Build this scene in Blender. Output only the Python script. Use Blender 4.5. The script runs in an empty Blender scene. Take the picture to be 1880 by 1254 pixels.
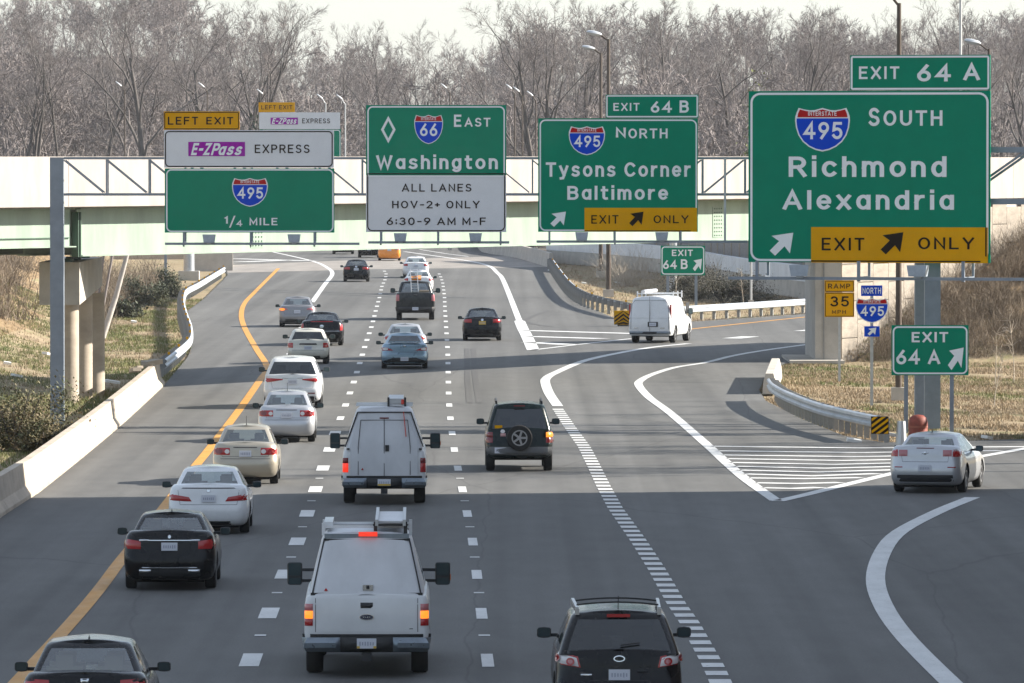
import bpy, bmesh, math, random
import numpy as np
from mathutils import Vector, Matrix

scene = bpy.context.scene
COL = scene.collection
R = math.radians

# ------------------------------------------------------------------ camera
H, F, CX, HY = 8.33, 13200.0, 940.0, 287.0      # eye height, focal length and horizon row of the 1880 px photograph
cam_data = bpy.data.cameras.new('camera')
cam_data.sensor_width = 36.0
cam_data.lens = 36.0 * F / 1880.0
cam_data.clip_start = 1.0
cam_data.clip_end = 12000.0
cam = bpy.data.objects.new('camera', cam_data)
COL.objects.link(cam)
cam.location = (0, 0, H)
cam.rotation_euler = (R(90) - math.atan(340.0 / F), 0, 0)
scene.camera = cam

# ------------------------------------------------------------------ light
SUN_EL, SUN_AZ = R(27.0), R(11.0)                # elevation; angle beyond "straight from the right"
sdir = Vector((math.cos(SUN_EL) * math.cos(SUN_AZ), math.cos(SUN_EL) * math.sin(SUN_AZ), math.sin(SUN_EL)))
world = bpy.data.worlds.new('World')
scene.world = world
world.use_nodes = True
wn = world.node_tree
wn.nodes.clear()
sky = wn.nodes.new('ShaderNodeTexSky')
sky.sky_type = 'NISHITA'
sky.sun_disc = False
sky.sun_elevation = SUN_EL
sky.sun_rotation = math.atan2(sdir.x, sdir.y)
sky.altitude = 100
sky.air_density = 1.0
sky.dust_density = 0.6
sky.ozone_density = 1.0
bg = wn.nodes.new('ShaderNodeBackground')
bg.inputs['Strength'].default_value = 0.077
wo = wn.nodes.new('ShaderNodeOutputWorld')
veil = wn.nodes.new('ShaderNodeMix')               # thin high winter haze over the whole sky
veil.data_type = 'RGBA'
veil.inputs[0].default_value = 0.5
veil.inputs[7].default_value = (4.3, 4.75, 5.4, 1)
wn.links.new(sky.outputs[0], veil.inputs[6])
wn.links.new(veil.outputs[2], bg.inputs[0])
wn.links.new(bg.outputs[0], wo.inputs[0])
sun_data = bpy.data.lights.new('sun', 'SUN')
sun_data.energy = 5.0
sun_data.angle = R(0.53)
sun_data.color = (1.0, 0.93, 0.82)
sun = bpy.data.objects.new('sun', sun_data)
COL.objects.link(sun)
sun.rotation_euler = sdir.to_track_quat('Z', 'Y').to_euler()
sun.location = (60, 200, 80)

scene.render.engine = 'CYCLES'
scene.view_settings.view_transform = 'Standard'
scene.view_settings.look = 'None'
scene.view_settings.gamma = 1.0
scene.view_settings.exposure = 1.42
scene.view_settings.use_curve_mapping = False
scene.cycles.max_bounces = 6
scene.cycles.transparent_max_bounces = 12
scene.cycles.use_denoising = True
scene.cycles.caustics_reflective = False
scene.cycles.caustics_refractive = False

# ------------------------------------------------------------------ placing helpers
def dep(py, z=0.0):
    return F * (H - z) / (py - HY)
def at(px, py, z=0.0):
    d = dep(py, z)
    return Vector(((px - CX) * d / F, d, z))
def atd(px, py, d):
    return Vector(((px - CX) * d / F, d, H - (py - HY) * d / F))

# ------------------------------------------------------------------ materials
MATS = {}
def pmat(name, col, rough=0.6, metal=0.0, var=0.0, scale=4.0, stretch=(1, 1, 1), bump=0.0, bscale=30.0, coat=0.0,
         col2=None, emit=None, estr=0.0, spec=0.5, detail=6.0, coords='Object', rvar=0.0):
    if name in MATS:
        return MATS[name]
    m = bpy.data.materials.new(name)
    m.use_nodes = True
    nt = m.node_tree
    b = nt.nodes['Principled BSDF']
    b.inputs['Base Color'].default_value = (*col, 1)
    b.inputs['Roughness'].default_value = rough
    b.inputs['Metallic'].default_value = metal
    b.inputs['Coat Weight'].default_value = coat
    b.inputs['Coat Roughness'].default_value = 0.06
    b.inputs['Specular IOR Level'].default_value = spec
    if emit:
        b.inputs['Emission Color'].default_value = (*emit, 1)
        b.inputs['Emission Strength'].default_value = estr
    if var > 0 or bump > 0 or col2 or rvar > 0:
        tc = nt.nodes.new('ShaderNodeTexCoord')
        mp = nt.nodes.new('ShaderNodeMapping')
        mp.inputs['Scale'].default_value = stretch
        nt.links.new(tc.outputs[coords], mp.inputs[0])
    if var > 0 or col2:
        n1 = nt.nodes.new('ShaderNodeTexNoise')
        n1.inputs['Scale'].default_value = scale
        n1.inputs['Detail'].default_value = detail
        n1.inputs['Roughness'].default_value = 0.65
        nt.links.new(mp.outputs[0], n1.inputs[0])
        cr = nt.nodes.new('ShaderNodeValToRGB')
        c2 = col2 if col2 else tuple(c * (1 + var) for c in col)
        c1 = col if col2 else tuple(c * (1 - var) for c in col)
        cr.color_ramp.elements[0].position = 0.36
        cr.color_ramp.elements[1].position = 0.64
        cr.color_ramp.elements[0].color = (*c1, 1)
        cr.color_ramp.elements[1].color = (*c2, 1)
        nt.links.new(n1.outputs[0], cr.inputs[0])
        nt.links.new(cr.outputs[0], b.inputs['Base Color'])
    if rvar > 0:
        n3 = nt.nodes.new('ShaderNodeTexNoise')
        n3.inputs['Scale'].default_value = scale * 2.3
        n3.inputs['Detail'].default_value = 4
        nt.links.new(mp.outputs[0], n3.inputs[0])
        mr = nt.nodes.new('ShaderNodeMapRange')
        mr.inputs[1].default_value, mr.inputs[2].default_value = 0.3, 0.7
        mr.inputs[3].default_value, mr.inputs[4].default_value = max(0.02, rough - rvar), min(1, rough + rvar)
        nt.links.new(n3.outputs[0], mr.inputs[0])
        nt.links.new(mr.outputs[0], b.inputs['Roughness'])
    if bump > 0:
        n2 = nt.nodes.new('ShaderNodeTexNoise')
        n2.inputs['Scale'].default_value = bscale
        n2.inputs['Detail'].default_value = 4
        nt.links.new(mp.outputs[0], n2.inputs[0])
        bp = nt.nodes.new('ShaderNodeBump')
        bp.inputs['Strength'].default_value = bump
        bp.inputs['Distance'].default_value = 0.02
        nt.links.new(n2.outputs[0], bp.inputs['Height'])
        nt.links.new(bp.outputs[0], b.inputs['Normal'])
    MATS[name] = m
    return m

def glass_mat(name, tint, gloss=0.12):
    if name in MATS:
        return MATS[name]
    m = bpy.data.materials.new(name)
    m.use_nodes = True
    nt = m.node_tree
    nt.nodes.clear()
    out = nt.nodes.new('ShaderNodeOutputMaterial')
    tr = nt.nodes.new('ShaderNodeBsdfTransparent')
    tr.inputs[0].default_value = (*tint, 1)
    gl = nt.nodes.new('ShaderNodeBsdfGlossy')
    gl.inputs['Roughness'].default_value = 0.04
    gl.inputs[0].default_value = (0.95, 0.98, 1, 1)
    lw = nt.nodes.new('ShaderNodeLayerWeight')
    lw.inputs[0].default_value = 0.35
    mr = nt.nodes.new('ShaderNodeMapRange')
    mr.inputs[3].default_value = gloss
    mr.inputs[4].default_value = 0.85
    mx = nt.nodes.new('ShaderNodeMixShader')
    nt.links.new(lw.outputs['Fresnel'], mr.inputs[0])
    nt.links.new(mr.outputs[0], mx.inputs[0])
    nt.links.new(tr.outputs[0], mx.inputs[1])
    nt.links.new(gl.outputs[0], mx.inputs[2])
    nt.links.new(mx.outputs[0], out.inputs[0])
    MATS[name] = m
    return m

def asphalt_mat(name, base, dark):
    """Asphalt with aggregate speckle, long oily streaks that follow the lanes, and faint patches."""
    m = bpy.data.materials.new(name)
    m.use_nodes = True
    nt = m.node_tree
    b = nt.nodes['Principled BSDF']
    b.inputs['Roughness'].default_value = 0.82
    b.inputs['Specular IOR Level'].default_value = 0.35
    tc = nt.nodes.new('ShaderNodeTexCoord')
    def noise(sc, st, det=5):
        mp = nt.nodes.new('ShaderNodeMapping')
        mp.inputs['Scale'].default_value = st
        mp.inputs['Rotation'].default_value = (0, 0, R(-0.7))
        nt.links.new(tc.outputs['Object'], mp.inputs[0])
        n = nt.nodes.new('ShaderNodeTexNoise')
        n.inputs['Scale'].default_value = sc
        n.inputs['Detail'].default_value = det
        nt.links.new(mp.outputs[0], n.inputs[0])
        return n
    def rng(src, lo, hi, a, c):
        mr = nt.nodes.new('ShaderNodeMapRange')
        mr.inputs[1].default_value, mr.inputs[2].default_value = lo, hi
        mr.inputs[3].default_value, mr.inputs[4].default_value = a, c
        nt.links.new(src, mr.inputs[0])
        return mr.outputs[0]
    def mul(a, c):
        mm = nt.nodes.new('ShaderNodeMath')
        mm.operation = 'MULTIPLY'
        nt.links.new(a, mm.inputs[0])
        nt.links.new(c, mm.inputs[1])
        return mm.outputs[0]
    streak = rng(noise(1.0, (1.1, 0.006, 1), 3).outputs[0], 0.3, 0.7, 0.72, 1.17)
    patch = rng(noise(0.10, (1, 0.35, 1), 6).outputs[0], 0.3, 0.7, 0.86, 1.12)
    fine = rng(noise(1.6, (1, 0.25, 1), 6).outputs[0], 0.3, 0.7, 0.9, 1.09)
    speck = rng(noise(22, (1, 0.5, 1), 2).outputs[0], 0.3, 0.7, 0.88, 1.12)
    f = mul(mul(streak, patch), mul(fine, speck))
    mx = nt.nodes.new('ShaderNodeMix')
    mx.data_type = 'RGBA'
    mx.blend_type = 'MULTIPLY'
    mx.inputs[0].default_value = 1.0
    mx.inputs[6].default_value = (*base, 1)
    nt.links.new(f, mx.inputs[7])
    # cracks / tar seams, sparse
    vo = nt.nodes.new('ShaderNodeTexVoronoi')
    vo.feature = 'DISTANCE_TO_EDGE'
    vo.inputs['Scale'].default_value = 0.16
    wp = nt.nodes.new('ShaderNodeMapping')
    wp.inputs['Scale'].default_value = (1.0, 0.16, 1)
    wn_ = noise(0.5, (1, 0.3, 1), 4)
    ad = nt.nodes.new('ShaderNodeMix')
    ad.data_type = 'RGBA'
    ad.inputs[0].default_value = 0.35
    nt.links.new(tc.outputs['Object'], wp.inputs[0])
    nt.links.new(wp.outputs[0], ad.inputs[6])
    nt.links.new(wn_.outputs['Color'], ad.inputs[7])
    nt.links.new(ad.outputs[2], vo.inputs['Vector'])
    cr = rng(vo.outputs['Distance'], 0.0, 0.0035, 0.45, 1.0)
    m2 = nt.nodes.new('ShaderNodeMix')
    m2.data_type = 'RGBA'
    nt.links.new(cr, m2.inputs[0])
    m2.inputs[6].default_value = (*dark, 1)
    nt.links.new(mx.outputs[2], m2.inputs[7])
    nt.links.new(m2.outputs[2], b.inputs['Base Color'])
    bp = nt.nodes.new('ShaderNodeBump')
    bp.inputs['Strength'].default_value = 0.25
    bp.inputs['Distance'].default_value = 0.01
    nt.links.new(noise(30, (1, 1, 1), 2).outputs[0], bp.inputs['Height'])
    nt.links.new(bp.outputs[0], b.inputs['Normal'])
    MATS[name] = m
    return m

def ground_mat(name, cols, scale=0.35):
    m = bpy.data.materials.new(name)
    m.use_nodes = True
    nt = m.node_tree
    b = nt.nodes['Principled BSDF']
    b.inputs['Roughness'].default_value = 0.95
    b.inputs['Specular IOR Level'].default_value = 0.1
    tc = nt.nodes.new('ShaderNodeTexCoord')
    n1 = nt.nodes.new('ShaderNodeTexNoise')
    n1.inputs['Scale'].default_value = scale
    n1.inputs['Detail'].default_value = 9
    n1.inputs['Roughness'].default_value = 0.7
    nt.links.new(tc.outputs['Object'], n1.inputs[0])
    cr = nt.nodes.new('ShaderNodeValToRGB')
    els = cr.color_ramp.elements
    while len(els) < len(cols):
        els.new(0.5)
    for i, c in enumerate(cols):
        els[i].position = 0.32 + 0.36 * i / (len(cols) - 1)
        els[i].color = (*c, 1)
    nt.links.new(n1.outputs[0], cr.inputs[0])
    nt.links.new(cr.outputs[0], b.inputs['Base Color'])
    n2 = nt.nodes.new('ShaderNodeTexNoise')
    n2.inputs['Scale'].default_value = 6
    n2.inputs['Detail'].default_value = 6
    nt.links.new(tc.outputs['Object'], n2.inputs[0])
    bp = nt.nodes.new('ShaderNodeBump')
    bp.inputs['Strength'].default_value = 0.6
    bp.inputs['Distance'].default_value = 0.08
    nt.links.new(n2.outputs[0], bp.inputs['Height'])
    nt.links.new(bp.outputs[0], b.inputs['Normal'])
    MATS[name] = m
    return m

asphalt = asphalt_mat('asphalt', (0.101, 0.100, 0.096), (0.05, 0.048, 0.046))
concrete_deck = pmat('concrete_pavement', (0.225, 0.205, 0.185), 0.85, var=0.14, scale=0.6, stretch=(1, 0.2, 1), bump=0.2)
def paint_mat(name, col, worn):
    m = pmat(name, tuple(c * 0.84 for c in col), 0.6, col2=col, scale=1.6, stretch=(1, 0.3, 1), rvar=0.08)
    nt = m.node_tree
    b = nt.nodes['Principled BSDF']
    src = b.inputs['Base Color'].links[0].from_socket
    tc = nt.nodes.new('ShaderNodeTexCoord')
    n = nt.nodes.new('ShaderNodeTexNoise')
    n.inputs['Scale'].default_value = 7.0
    n.inputs['Detail'].default_value = 8
    n.inputs['Roughness'].default_value = 0.75
    nt.links.new(tc.outputs['Object'], n.inputs[0])
    r = nt.nodes.new('ShaderNodeMapRange')
    r.inputs[1].default_value, r.inputs[2].default_value = 0.33, 0.41
    nt.links.new(n.outputs[0], r.inputs[0])
    mx = nt.nodes.new('ShaderNodeMix')
    mx.data_type = 'RGBA'
    nt.links.new(r.outputs[0], mx.inputs[0])
    mx.inputs[6].default_value = (*worn, 1)
    nt.links.new(src, mx.inputs[7])
    nt.links.new(mx.outputs[2], b.inputs['Base Color'])
    return m
paint_white = paint_mat('road_paint_white', (0.60, 0.60, 0.59), (0.16, 0.155, 0.15))
paint_yellow = paint_mat('road_paint_yellow', (0.54, 0.25, 0.028), (0.15, 0.10, 0.06))
grass_ground = ground_mat('verge_ground', [(0.19, 0.145, 0.09), (0.26, 0.20, 0.13), (0.30, 0.235, 0.155), (0.18, 0.17, 0.085), (0.31, 0.245, 0.17)])
dirt_ground = ground_mat('woodland_ground', [(0.075, 0.066, 0.059), (0.105, 0.092, 0.081), (0.14, 0.122, 0.106)], 0.2)
bank_ground = ground_mat('bank_ground', [(0.10, 0.072, 0.045), (0.19, 0.135, 0.08), (0.26, 0.185, 0.105), (0.12, 0.115, 0.05)], 0.3)
conc = pmat('concrete', (0.42, 0.39, 0.345), 0.85, var=0.13, scale=0.9, bump=0.25, bscale=14, rvar=0.05)
conc_light = pmat('concrete_pale', (0.40, 0.34, 0.272), 0.85, var=0.16, scale=0.7, stretch=(1, 1, 2), bump=0.15, bscale=12)
conc_panel = pmat('concrete_panel', (0.27, 0.235, 0.195), 0.9, var=0.2, scale=1.1, stretch=(1, 1, 3), bump=0.4, bscale=10)
noise_wall_m = pmat('noise_wall_panel', (0.235, 0.225, 0.215), 0.9, var=0.1, scale=1.5, stretch=(1, 1, 5), bump=0.3, bscale=6)
galv = pmat('galvanised_steel', (0.42, 0.44, 0.46), 0.45, metal=0.65, var=0.12, scale=3, rvar=0.1)
galv_dark = pmat('weathered_galvanised_steel', (0.20, 0.235, 0.28), 0.55, metal=0.35, var=0.1, scale=2.0, rvar=0.08)
rail_steel = pmat('guardrail_steel', (0.46, 0.49, 0.52), 0.42, metal=0.22, var=0.12, scale=1.5, stretch=(1, 0.5, 1))
post_steel = pmat('guardrail_post_steel', (0.27, 0.27, 0.26), 0.6, metal=0.4, var=0.15, scale=4)
bronze = pmat('bronze_pole_paint', (0.07, 0.052, 0.04), 0.5, metal=0.3, var=0.12, scale=4)
alu = pmat('aluminium_sign_back', (0.45, 0.46, 0.47), 0.45, metal=0.7)
girder_green = pmat('pale_green_girder_paint', (0.235, 0.305, 0.245), 0.5, var=0.13, scale=0.9, stretch=(1, 1, 0.25), rvar=0.08)
girder_dark = pmat('dark_green_steel_paint', (0.05, 0.10, 0.07), 0.5)
bark_w = pmat('offset_block_grey', (0.20, 0.20, 0.20), 0.7, var=0.2, scale=5)
sg_green = pmat('sign_sheeting_green', (0.001, 0.205, 0.120), 0.7, var=0.05, scale=1.2, spec=0.03)
sg_white = pmat('sign_sheeting_white', (0.62, 0.64, 0.67), 0.45, var=0.03, scale=2)
sg_legend = pmat('sign_legend_white', (0.72, 0.76, 0.78), 0.5, spec=0.1)
sg_yellow = pmat('sign_sheeting_yellow', (0.64, 0.32, 0.001), 0.7, var=0.05, scale=1.2, spec=0.03)
sg_black = pmat('sign_legend_black', (0.018, 0.012, 0.008), 0.7, spec=0.05)
sg_blue = pmat('sign_sheeting_blue', (0.003, 0.055, 0.52), 0.7, spec=0.03)
sg_red = pmat('sign_sheeting_red', (0.40, 0.012, 0.012), 0.7, spec=0.03)
sg_purple = pmat('sign_sheeting_purple', (0.30, 0.015, 0.33), 0.7, spec=0.03)

# ------------------------------------------------------------------ mesh helpers
class MB:
    def __init__(self):
        self.v, self.f = [], []
    def add(self, vs, fs):
        n = len(self.v)
        self.v += [tuple(p) for p in vs]
        self.f += [tuple(i + n for i in q) for q in fs]
        return self
    def box(self, c, s, rz=0.0, rx=0.0, ry=0.0):
        M = Matrix.Translation(c) @ Matrix.Rotation(rz, 4, 'Z') @ Matrix.Rotation(ry, 4, 'Y') @ Matrix.Rotation(rx, 4, 'X')
        a, b, d = s[0] / 2, s[1] / 2, s[2] / 2
        vs = [M @ Vector((x, y, z)) for x in (-a, a) for y in (-b, b) for z in (-d, d)]
        return self.add(vs, [(0, 1, 3, 2), (4, 6, 7, 5), (0, 4, 5, 1), (2, 3, 7, 6), (0, 2, 6, 4), (1, 5, 7, 3)])
    def tube(self, p, q, r, r2=None, n=8, cap=True):
        p, q = Vector(p), Vector(q)
        r2 = r if r2 is None else r2
        ax = (q - p).normalized()
        u = ax.orthogonal().normalized()
        w = ax.cross(u)
        vs = []
        for c, rr in ((p, r), (q, r2)):
            for k in range(n):
                a = 2 * math.pi * k / n
                vs.append(c + (u * math.cos(a) + w * math.sin(a)) * rr)
        fs = [(k, (k + 1) % n, n + (k + 1) % n, n + k) for k in range(n)]
        if cap:
            fs += [tuple(reversed(range(n))), tuple(range(n, 2 * n))]
        return self.add(vs, fs)
    def bar(self, p, q, w, h):
        """rectangular bar from p to q, w across, h the other way (h kept near vertical)."""
        p, q = Vector(p), Vector(q)
        ax = (q - p).normalized()
        up = Vector((0, 0, 1)) if abs(ax.z) < 0.95 else Vector((0, 1, 0))
        s = ax.cross(up).normalized()
        t = s.cross(ax).normalized()
        vs = [c + s * a * w / 2 + t * b * h / 2 for c in (p, q) for a, b in ((-1, -1), (1, -1), (1, 1), (-1, 1))]
        return self.add(vs, [(3, 2, 1, 0), (4, 5, 6, 7), (0, 1, 5, 4), (1, 2, 6, 5), (2, 3, 7, 6), (3, 0, 4, 7)])
    def sweep(self, path, prof, closed=False):
        """prof: list of (across, up) offsets; across is horizontal right of travel."""
        n, m = len(path), len(prof)
        vs = []
        for i, p in enumerate(path):
            a = Vector(path[max(0, i - 1)])
            b = Vector(path[min(n - 1, i + 1)])
            t = Vector((b.x - a.x, b.y - a.y, 0)).normalized()
            s = Vector((t.y, -t.x, 0))
            for (u, w) in prof:
                vs.append(Vector(p) + s * u + Vector((0, 0, w)))
        fs = []
        for i in range(n - 1):
            for k in range(m if closed else m - 1):
                k2 = (k + 1) % m
                fs.append((i * m + k, i * m + k2, (i + 1) * m + k2, (i + 1) * m + k))
        if closed:
            fs += [tuple(range(m)), tuple((n - 1) * m + k for k in reversed(range(m)))]
        return self.add(vs, fs)
    def mesh(self, name, mats=None, smooth=False):
        me = bpy.data.meshes.new(name)
        me.from_pydata(self.v, [], self.f)
        me.update()
        if smooth:
            for p in me.polygons:
                p.use_smooth = True
            me.set_sharp_from_angle(angle=R(38))
        for m in (mats if isinstance(mats, (list, tuple)) else [mats]):
            if m:
                me.materials.append(m)
        return me
    def build(self, name, mat, parent=None, smooth=False, fix=False):
        me = self.mesh(name, mat, smooth)
        if fix:
            fix_normals(me)
        return link(name, me, parent)

def fix_normals(me):
    bm = bmesh.new()
    bm.from_mesh(me)
    bmesh.ops.recalc_face_normals(bm, faces=bm.faces)
    bm.to_mesh(me)
    bm.free()

def link(name, me, parent=None):
    o = bpy.data.objects.new(name, me)
    COL.objects.link(o)
    if parent is not None:
        o.parent = parent
    return o
def tag(o, label, cat, group=None):
    o['label'] = label
    o['category'] = cat
    if group:
        o['group'] = group
    return o
def thing(name, label, cat, loc=(0, 0, 0), rz=0.0, group=None):
    o = bpy.data.objects.new(name, None)
    o.empty_display_size = 0.3
    COL.objects.link(o)
    o.location = loc
    o.rotation_euler = (0, 0, rz)
    return tag(o, label, cat, group)
def copy_tree(o, parent=None):
    c = o.copy()
    COL.objects.link(c)
    c.parent = parent
    for ch in list(o.children):
        copy_tree(ch, c)
    return c
def structure(o):
    o['kind'] = 'structure'
    return o

def resample(pts, step):
    """polyline of Vectors -> evenly spaced, after smoothing with Catmull-Rom."""
    P = [Vector(p) for p in pts]
    P = [P[0] * 2 - P[1]] + P + [P[-1] * 2 - P[-2]]
    out = []
    for i in range(1, len(P) - 2):
        for k in range(12):
            t = k / 12
            a, b, c, d = P[i - 1], P[i], P[i + 1], P[i + 2]
            out.append(0.5 * ((2 * b) + (c - a) * t + (2 * a - 5 * b + 4 * c - d) * t * t + (3 * b - a - 3 * c + d) * t ** 3))
    out.append(P[-2])
    res, acc = [out[0]], 0.0
    for i in range(1, len(out)):
        seg = (out[i] - out[i - 1]).length
        if seg < 1e-9:
            continue
        while acc + seg >= step:
            t = (step - acc) / seg
            q = out[i - 1].lerp(out[i], t)
            res.append(q)
            out[i - 1] = q
            seg = (out[i] - q).length
            acc = 0.0
            if seg < 1e-9:
                break
        acc += seg
    res.append(out[-1])
    return res
def ipol(pts, y):
    """X of a polyline (sorted by Y) at depth y."""
    ys = [p.y for p in pts]
    xs = [p.x for p in pts]
    return float(np.interp(y, ys, xs))

TXT = {}
# ------------------------------------------------------------------ road-sign alphabet drawn as strokes (cap height 1)
def _arc(cx, cy, rx, ry, a0, a1, n=10):
    return [(cx + rx * math.cos(R(a0 + (a1 - a0) * k / n)), cy + ry * math.sin(R(a0 + (a1 - a0) * k / n))) for k in range(n + 1)]
XH = 0.74
def _glyphs():
    g = {}
    def G(c, w, *st):
        g[c] = (w, [list(s_) for s_ in st])
    G('A', .74, [(0, 0), (.37, 1), (.74, 0)], [(.13, .3), (.61, .3)])
    G('B', .62, [(0, 0), (0, 1), (.32, 1)] + _arc(.34, .77, .24, .23, 90, -90) + [(0, .54)], [(.34, .54)] + _arc(.36, .27, .26, .27, 90, -90) + [(0, 0)])
    G('C', .66, _arc(.36, .5, .36, .5, 42, 318, 18))
    G('E', .54, [(.54, 1), (0, 1), (0, 0), (.54, 0)], [(0, .52), (.46, .52)])
    G('F', .54, [(.54, 1), (0, 1), (0, 0)], [(0, .52), (.46, .52)])
    G('H', .62, [(0, 0), (0, 1)], [(.62, 0), (.62, 1)], [(0, .52), (.62, .52)])
    G('I', .0, [(0, 0), (0, 1)])
    G('L', .52, [(0, 1), (0, 0), (.52, 0)])
    G('M', .78, [(0, 0), (0, 1), (.39, .2), (.78, 1), (.78, 0)])
    G('N', .64, [(0, 0), (0, 1), (.64, 0), (.64, 1)])
    G('O', .70, _arc(.35, .5, .35, .5, 90, 450, 24))
    G('P', .60, [(0, 0), (0, 1), (.32, 1)] + _arc(.33, .73, .27, .27, 90, -90) + [(0, .46)])
    G('R', .62, [(0, 0), (0, 1), (.32, 1)] + _arc(.33, .74, .27, .26, 90, -90) + [(0, .48)], [(.33, .48), (.62, 0)])
    G('S', .58, _arc(.30, .75, .26, .25, 30, 270, 10) + _arc(.29, .25, .29, .25, 90, -150, 10))
    G('T', .60, [(0, 1), (.60, 1)], [(.30, 1), (.30, 0)])
    G('U', .64, [(0, 1), (0, .34)] + _arc(.32, .34, .32, .34, 180, 360) + [(.64, 1)])
    G('V', .70, [(0, 1), (.35, 0), (.70, 1)])
    G('W', 1.0, [(0, 1), (.25, 0), (.5, .9), (.75, 0), (1.0, 1)])
    G('X', .66, [(0, 0), (.66, 1)], [(0, 1), (.66, 0)])
    G('Y', .66, [(0, 1), (.33, .45), (.66, 1)], [(.33, .45), (.33, 0)])
    G('Z', .60, [(0, 1), (.60, 1), (0, 0), (.60, 0)])
    G('0', .60, _arc(.30, .5, .30, .5, 90, 450, 24))
    G('1', .16, [(0, .84), (.16, 1), (.16, 0)])
    G('2', .56, _arc(.28, .72, .28, .28, 165, -30, 10) + [(0, 0), (.58, 0)])
    G('3', .56, _arc(.27, .76, .25, .24, 150, -90, 10), _arc(.27, .26, .29, .26, 90, -155, 12))
    G('4', .66, [(.48, 0), (.48, 1), (0, .30), (.66, .30)])
    G('5', .56, [(.52, 1), (.08, 1), (.03, .54)] + _arc(.27, .31, .29, .31, 125, -150, 14))
    G('6', .58, [(.44, 1), (.10, .52)] + _arc(.29, .29, .29, .29, 150, 510, 18))
    G('9', .58, _arc(.29, .71, .29, .29, -30, 330, 18) + [(.48, .48), (.14, 0)])
    G('-', .34, [(0, .46), (.34, .46)])
    G('+', .44, [(0, .46), (.44, .46)], [(.22, .68), (.22, .24)])
    G(':', .0, [(0, .14), (0, .28)], [(0, .6), (0, .74)])
    G('a', .50, _arc(.25, XH / 2, .25, XH / 2, 40, 320, 16), [(.50, XH), (.50, 0)])
    G('c', .48, _arc(.27, XH / 2, .27, XH / 2, 45, 315, 16))
    G('d', .50, _arc(.25, XH / 2, .25, XH / 2, 40, 320, 16), [(.50, 1.02), (.50, 0)])
    G('e', .52, [(.03, XH * .50), (.51, XH * .50)] + _arc(.26, XH / 2, .26, XH / 2, 8, 312, 18))
    G('g', .50, _arc(.25, XH / 2, .25, XH / 2, 40, 320, 16), [(.50, XH), (.50, .02)] + _arc(.25, -.02, .25, .24, 0, -140, 8))
    G('h', .46, [(0, 0), (0, 1.02)], [(0, XH * .62)] + _arc(.23, XH * .62, .23, XH * .38, 150, 0, 8) + [(.46, 0)])
    G('i', .0, [(0, 0), (0, XH)], [(0, 1.05), (0, 1.07)])
    G('l', .0, [(0, 0), (0, 1.02)])
    G('m', .82, [(0, 0), (0, XH)], [(0, XH * .64)] + _arc(.205, XH * .64, .205, XH * .36, 150, 0, 8) + [(.41, 0)], [(.41, XH * .64)] + _arc(.615, XH * .64, .205, XH * .36, 150, 0, 8) + [(.82, 0)])
    G('n', .46, [(0, 0), (0, XH)], [(0, XH * .62)] + _arc(.23, XH * .62, .23, XH * .38, 150, 0, 8) + [(.46, 0)])
    G('o', .54, _arc(.27, XH / 2, .27, XH / 2, 90, 450, 20))
    G('r', .30, [(0, 0), (0, XH)], [(0, XH * .55)] + _arc(.27, XH * .55, .25, XH * .44, 150, 85, 5))
    G('s', .46, _arc(.24, XH * .75, .21, XH * .25, 35, 270, 9) + _arc(.22, XH * .25, .24, XH * .25, 90, -145, 9))
    G('t', .34, [(.12, .98), (.12, .2)] + _arc(.27, .16, .15, .16, 170, 290, 6), [(0, XH), (.34, XH)])
    G('x', .50, [(0, 0), (.50, XH)], [(0, XH), (.50, 0)])
    G('y', .52, [(0, XH), (.28, .02)], [(.52, XH), (.20, -.22), (.04, -.24)])
    return g
GLYPHS = _glyphs()
def stroke_strip(pts, w):
    """mitred ribbon round a polyline (2D)"""
    pts = [p for i, p in enumerate(pts) if i == 0 or abs(p[0] - pts[i - 1][0]) + abs(p[1] - pts[i - 1][1]) > 1e-4]
    P = np.array(pts, float)
    closed = np.allclose(P[0], P[-1], atol=1e-6) and len(P) > 3
    if closed:
        P = P[:-1]
    n = len(P)
    L, Rr = [], []
    for i in range(n):
        a = P[(i - 1) % n] if (closed or i > 0) else None
        b = P[(i + 1) % n] if (closed or i < n - 1) else None
        d1 = (P[i] - a) / (np.linalg.norm(P[i] - a) + 1e-9) if a is not None else None
        d2 = (b - P[i]) / (np.linalg.norm(b - P[i]) + 1e-9) if b is not None else None
        if d1 is None:
            d1 = d2
        if d2 is None:
            d2 = d1
        n1, n2 = np.array([-d1[1], d1[0]]), np.array([-d2[1], d2[0]])
        m = n1 + n2
        m /= np.linalg.norm(m) + 1e-9
        k = 1.0 / max(0.42, float(m @ n1))
        ext = 0.0
        L.append(P[i] + m * w / 2 * k)
        Rr.append(P[i] - m * w / 2 * k)
    if not closed:
        d0 = (P[0] - P[1]) / (np.linalg.norm(P[0] - P[1]) + 1e-9) * w * 0.5
        d9 = (P[-1] - P[-2]) / (np.linalg.norm(P[-1] - P[-2]) + 1e-9) * w * 0.5
        L[0], Rr[0], L[-1], Rr[-1] = L[0] + d0, Rr[0] + d0, L[-1] + d9, Rr[-1] + d9
    V = []
    for l, r in zip(L, Rr):
        V += [l, r]
    m = n if closed else n - 1
    Fc = [(2 * i, 2 * i + 1, (2 * ((i + 1) % n)) + 1, 2 * ((i + 1) % n)) for i in range(m)]
    return V, Fc
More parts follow.
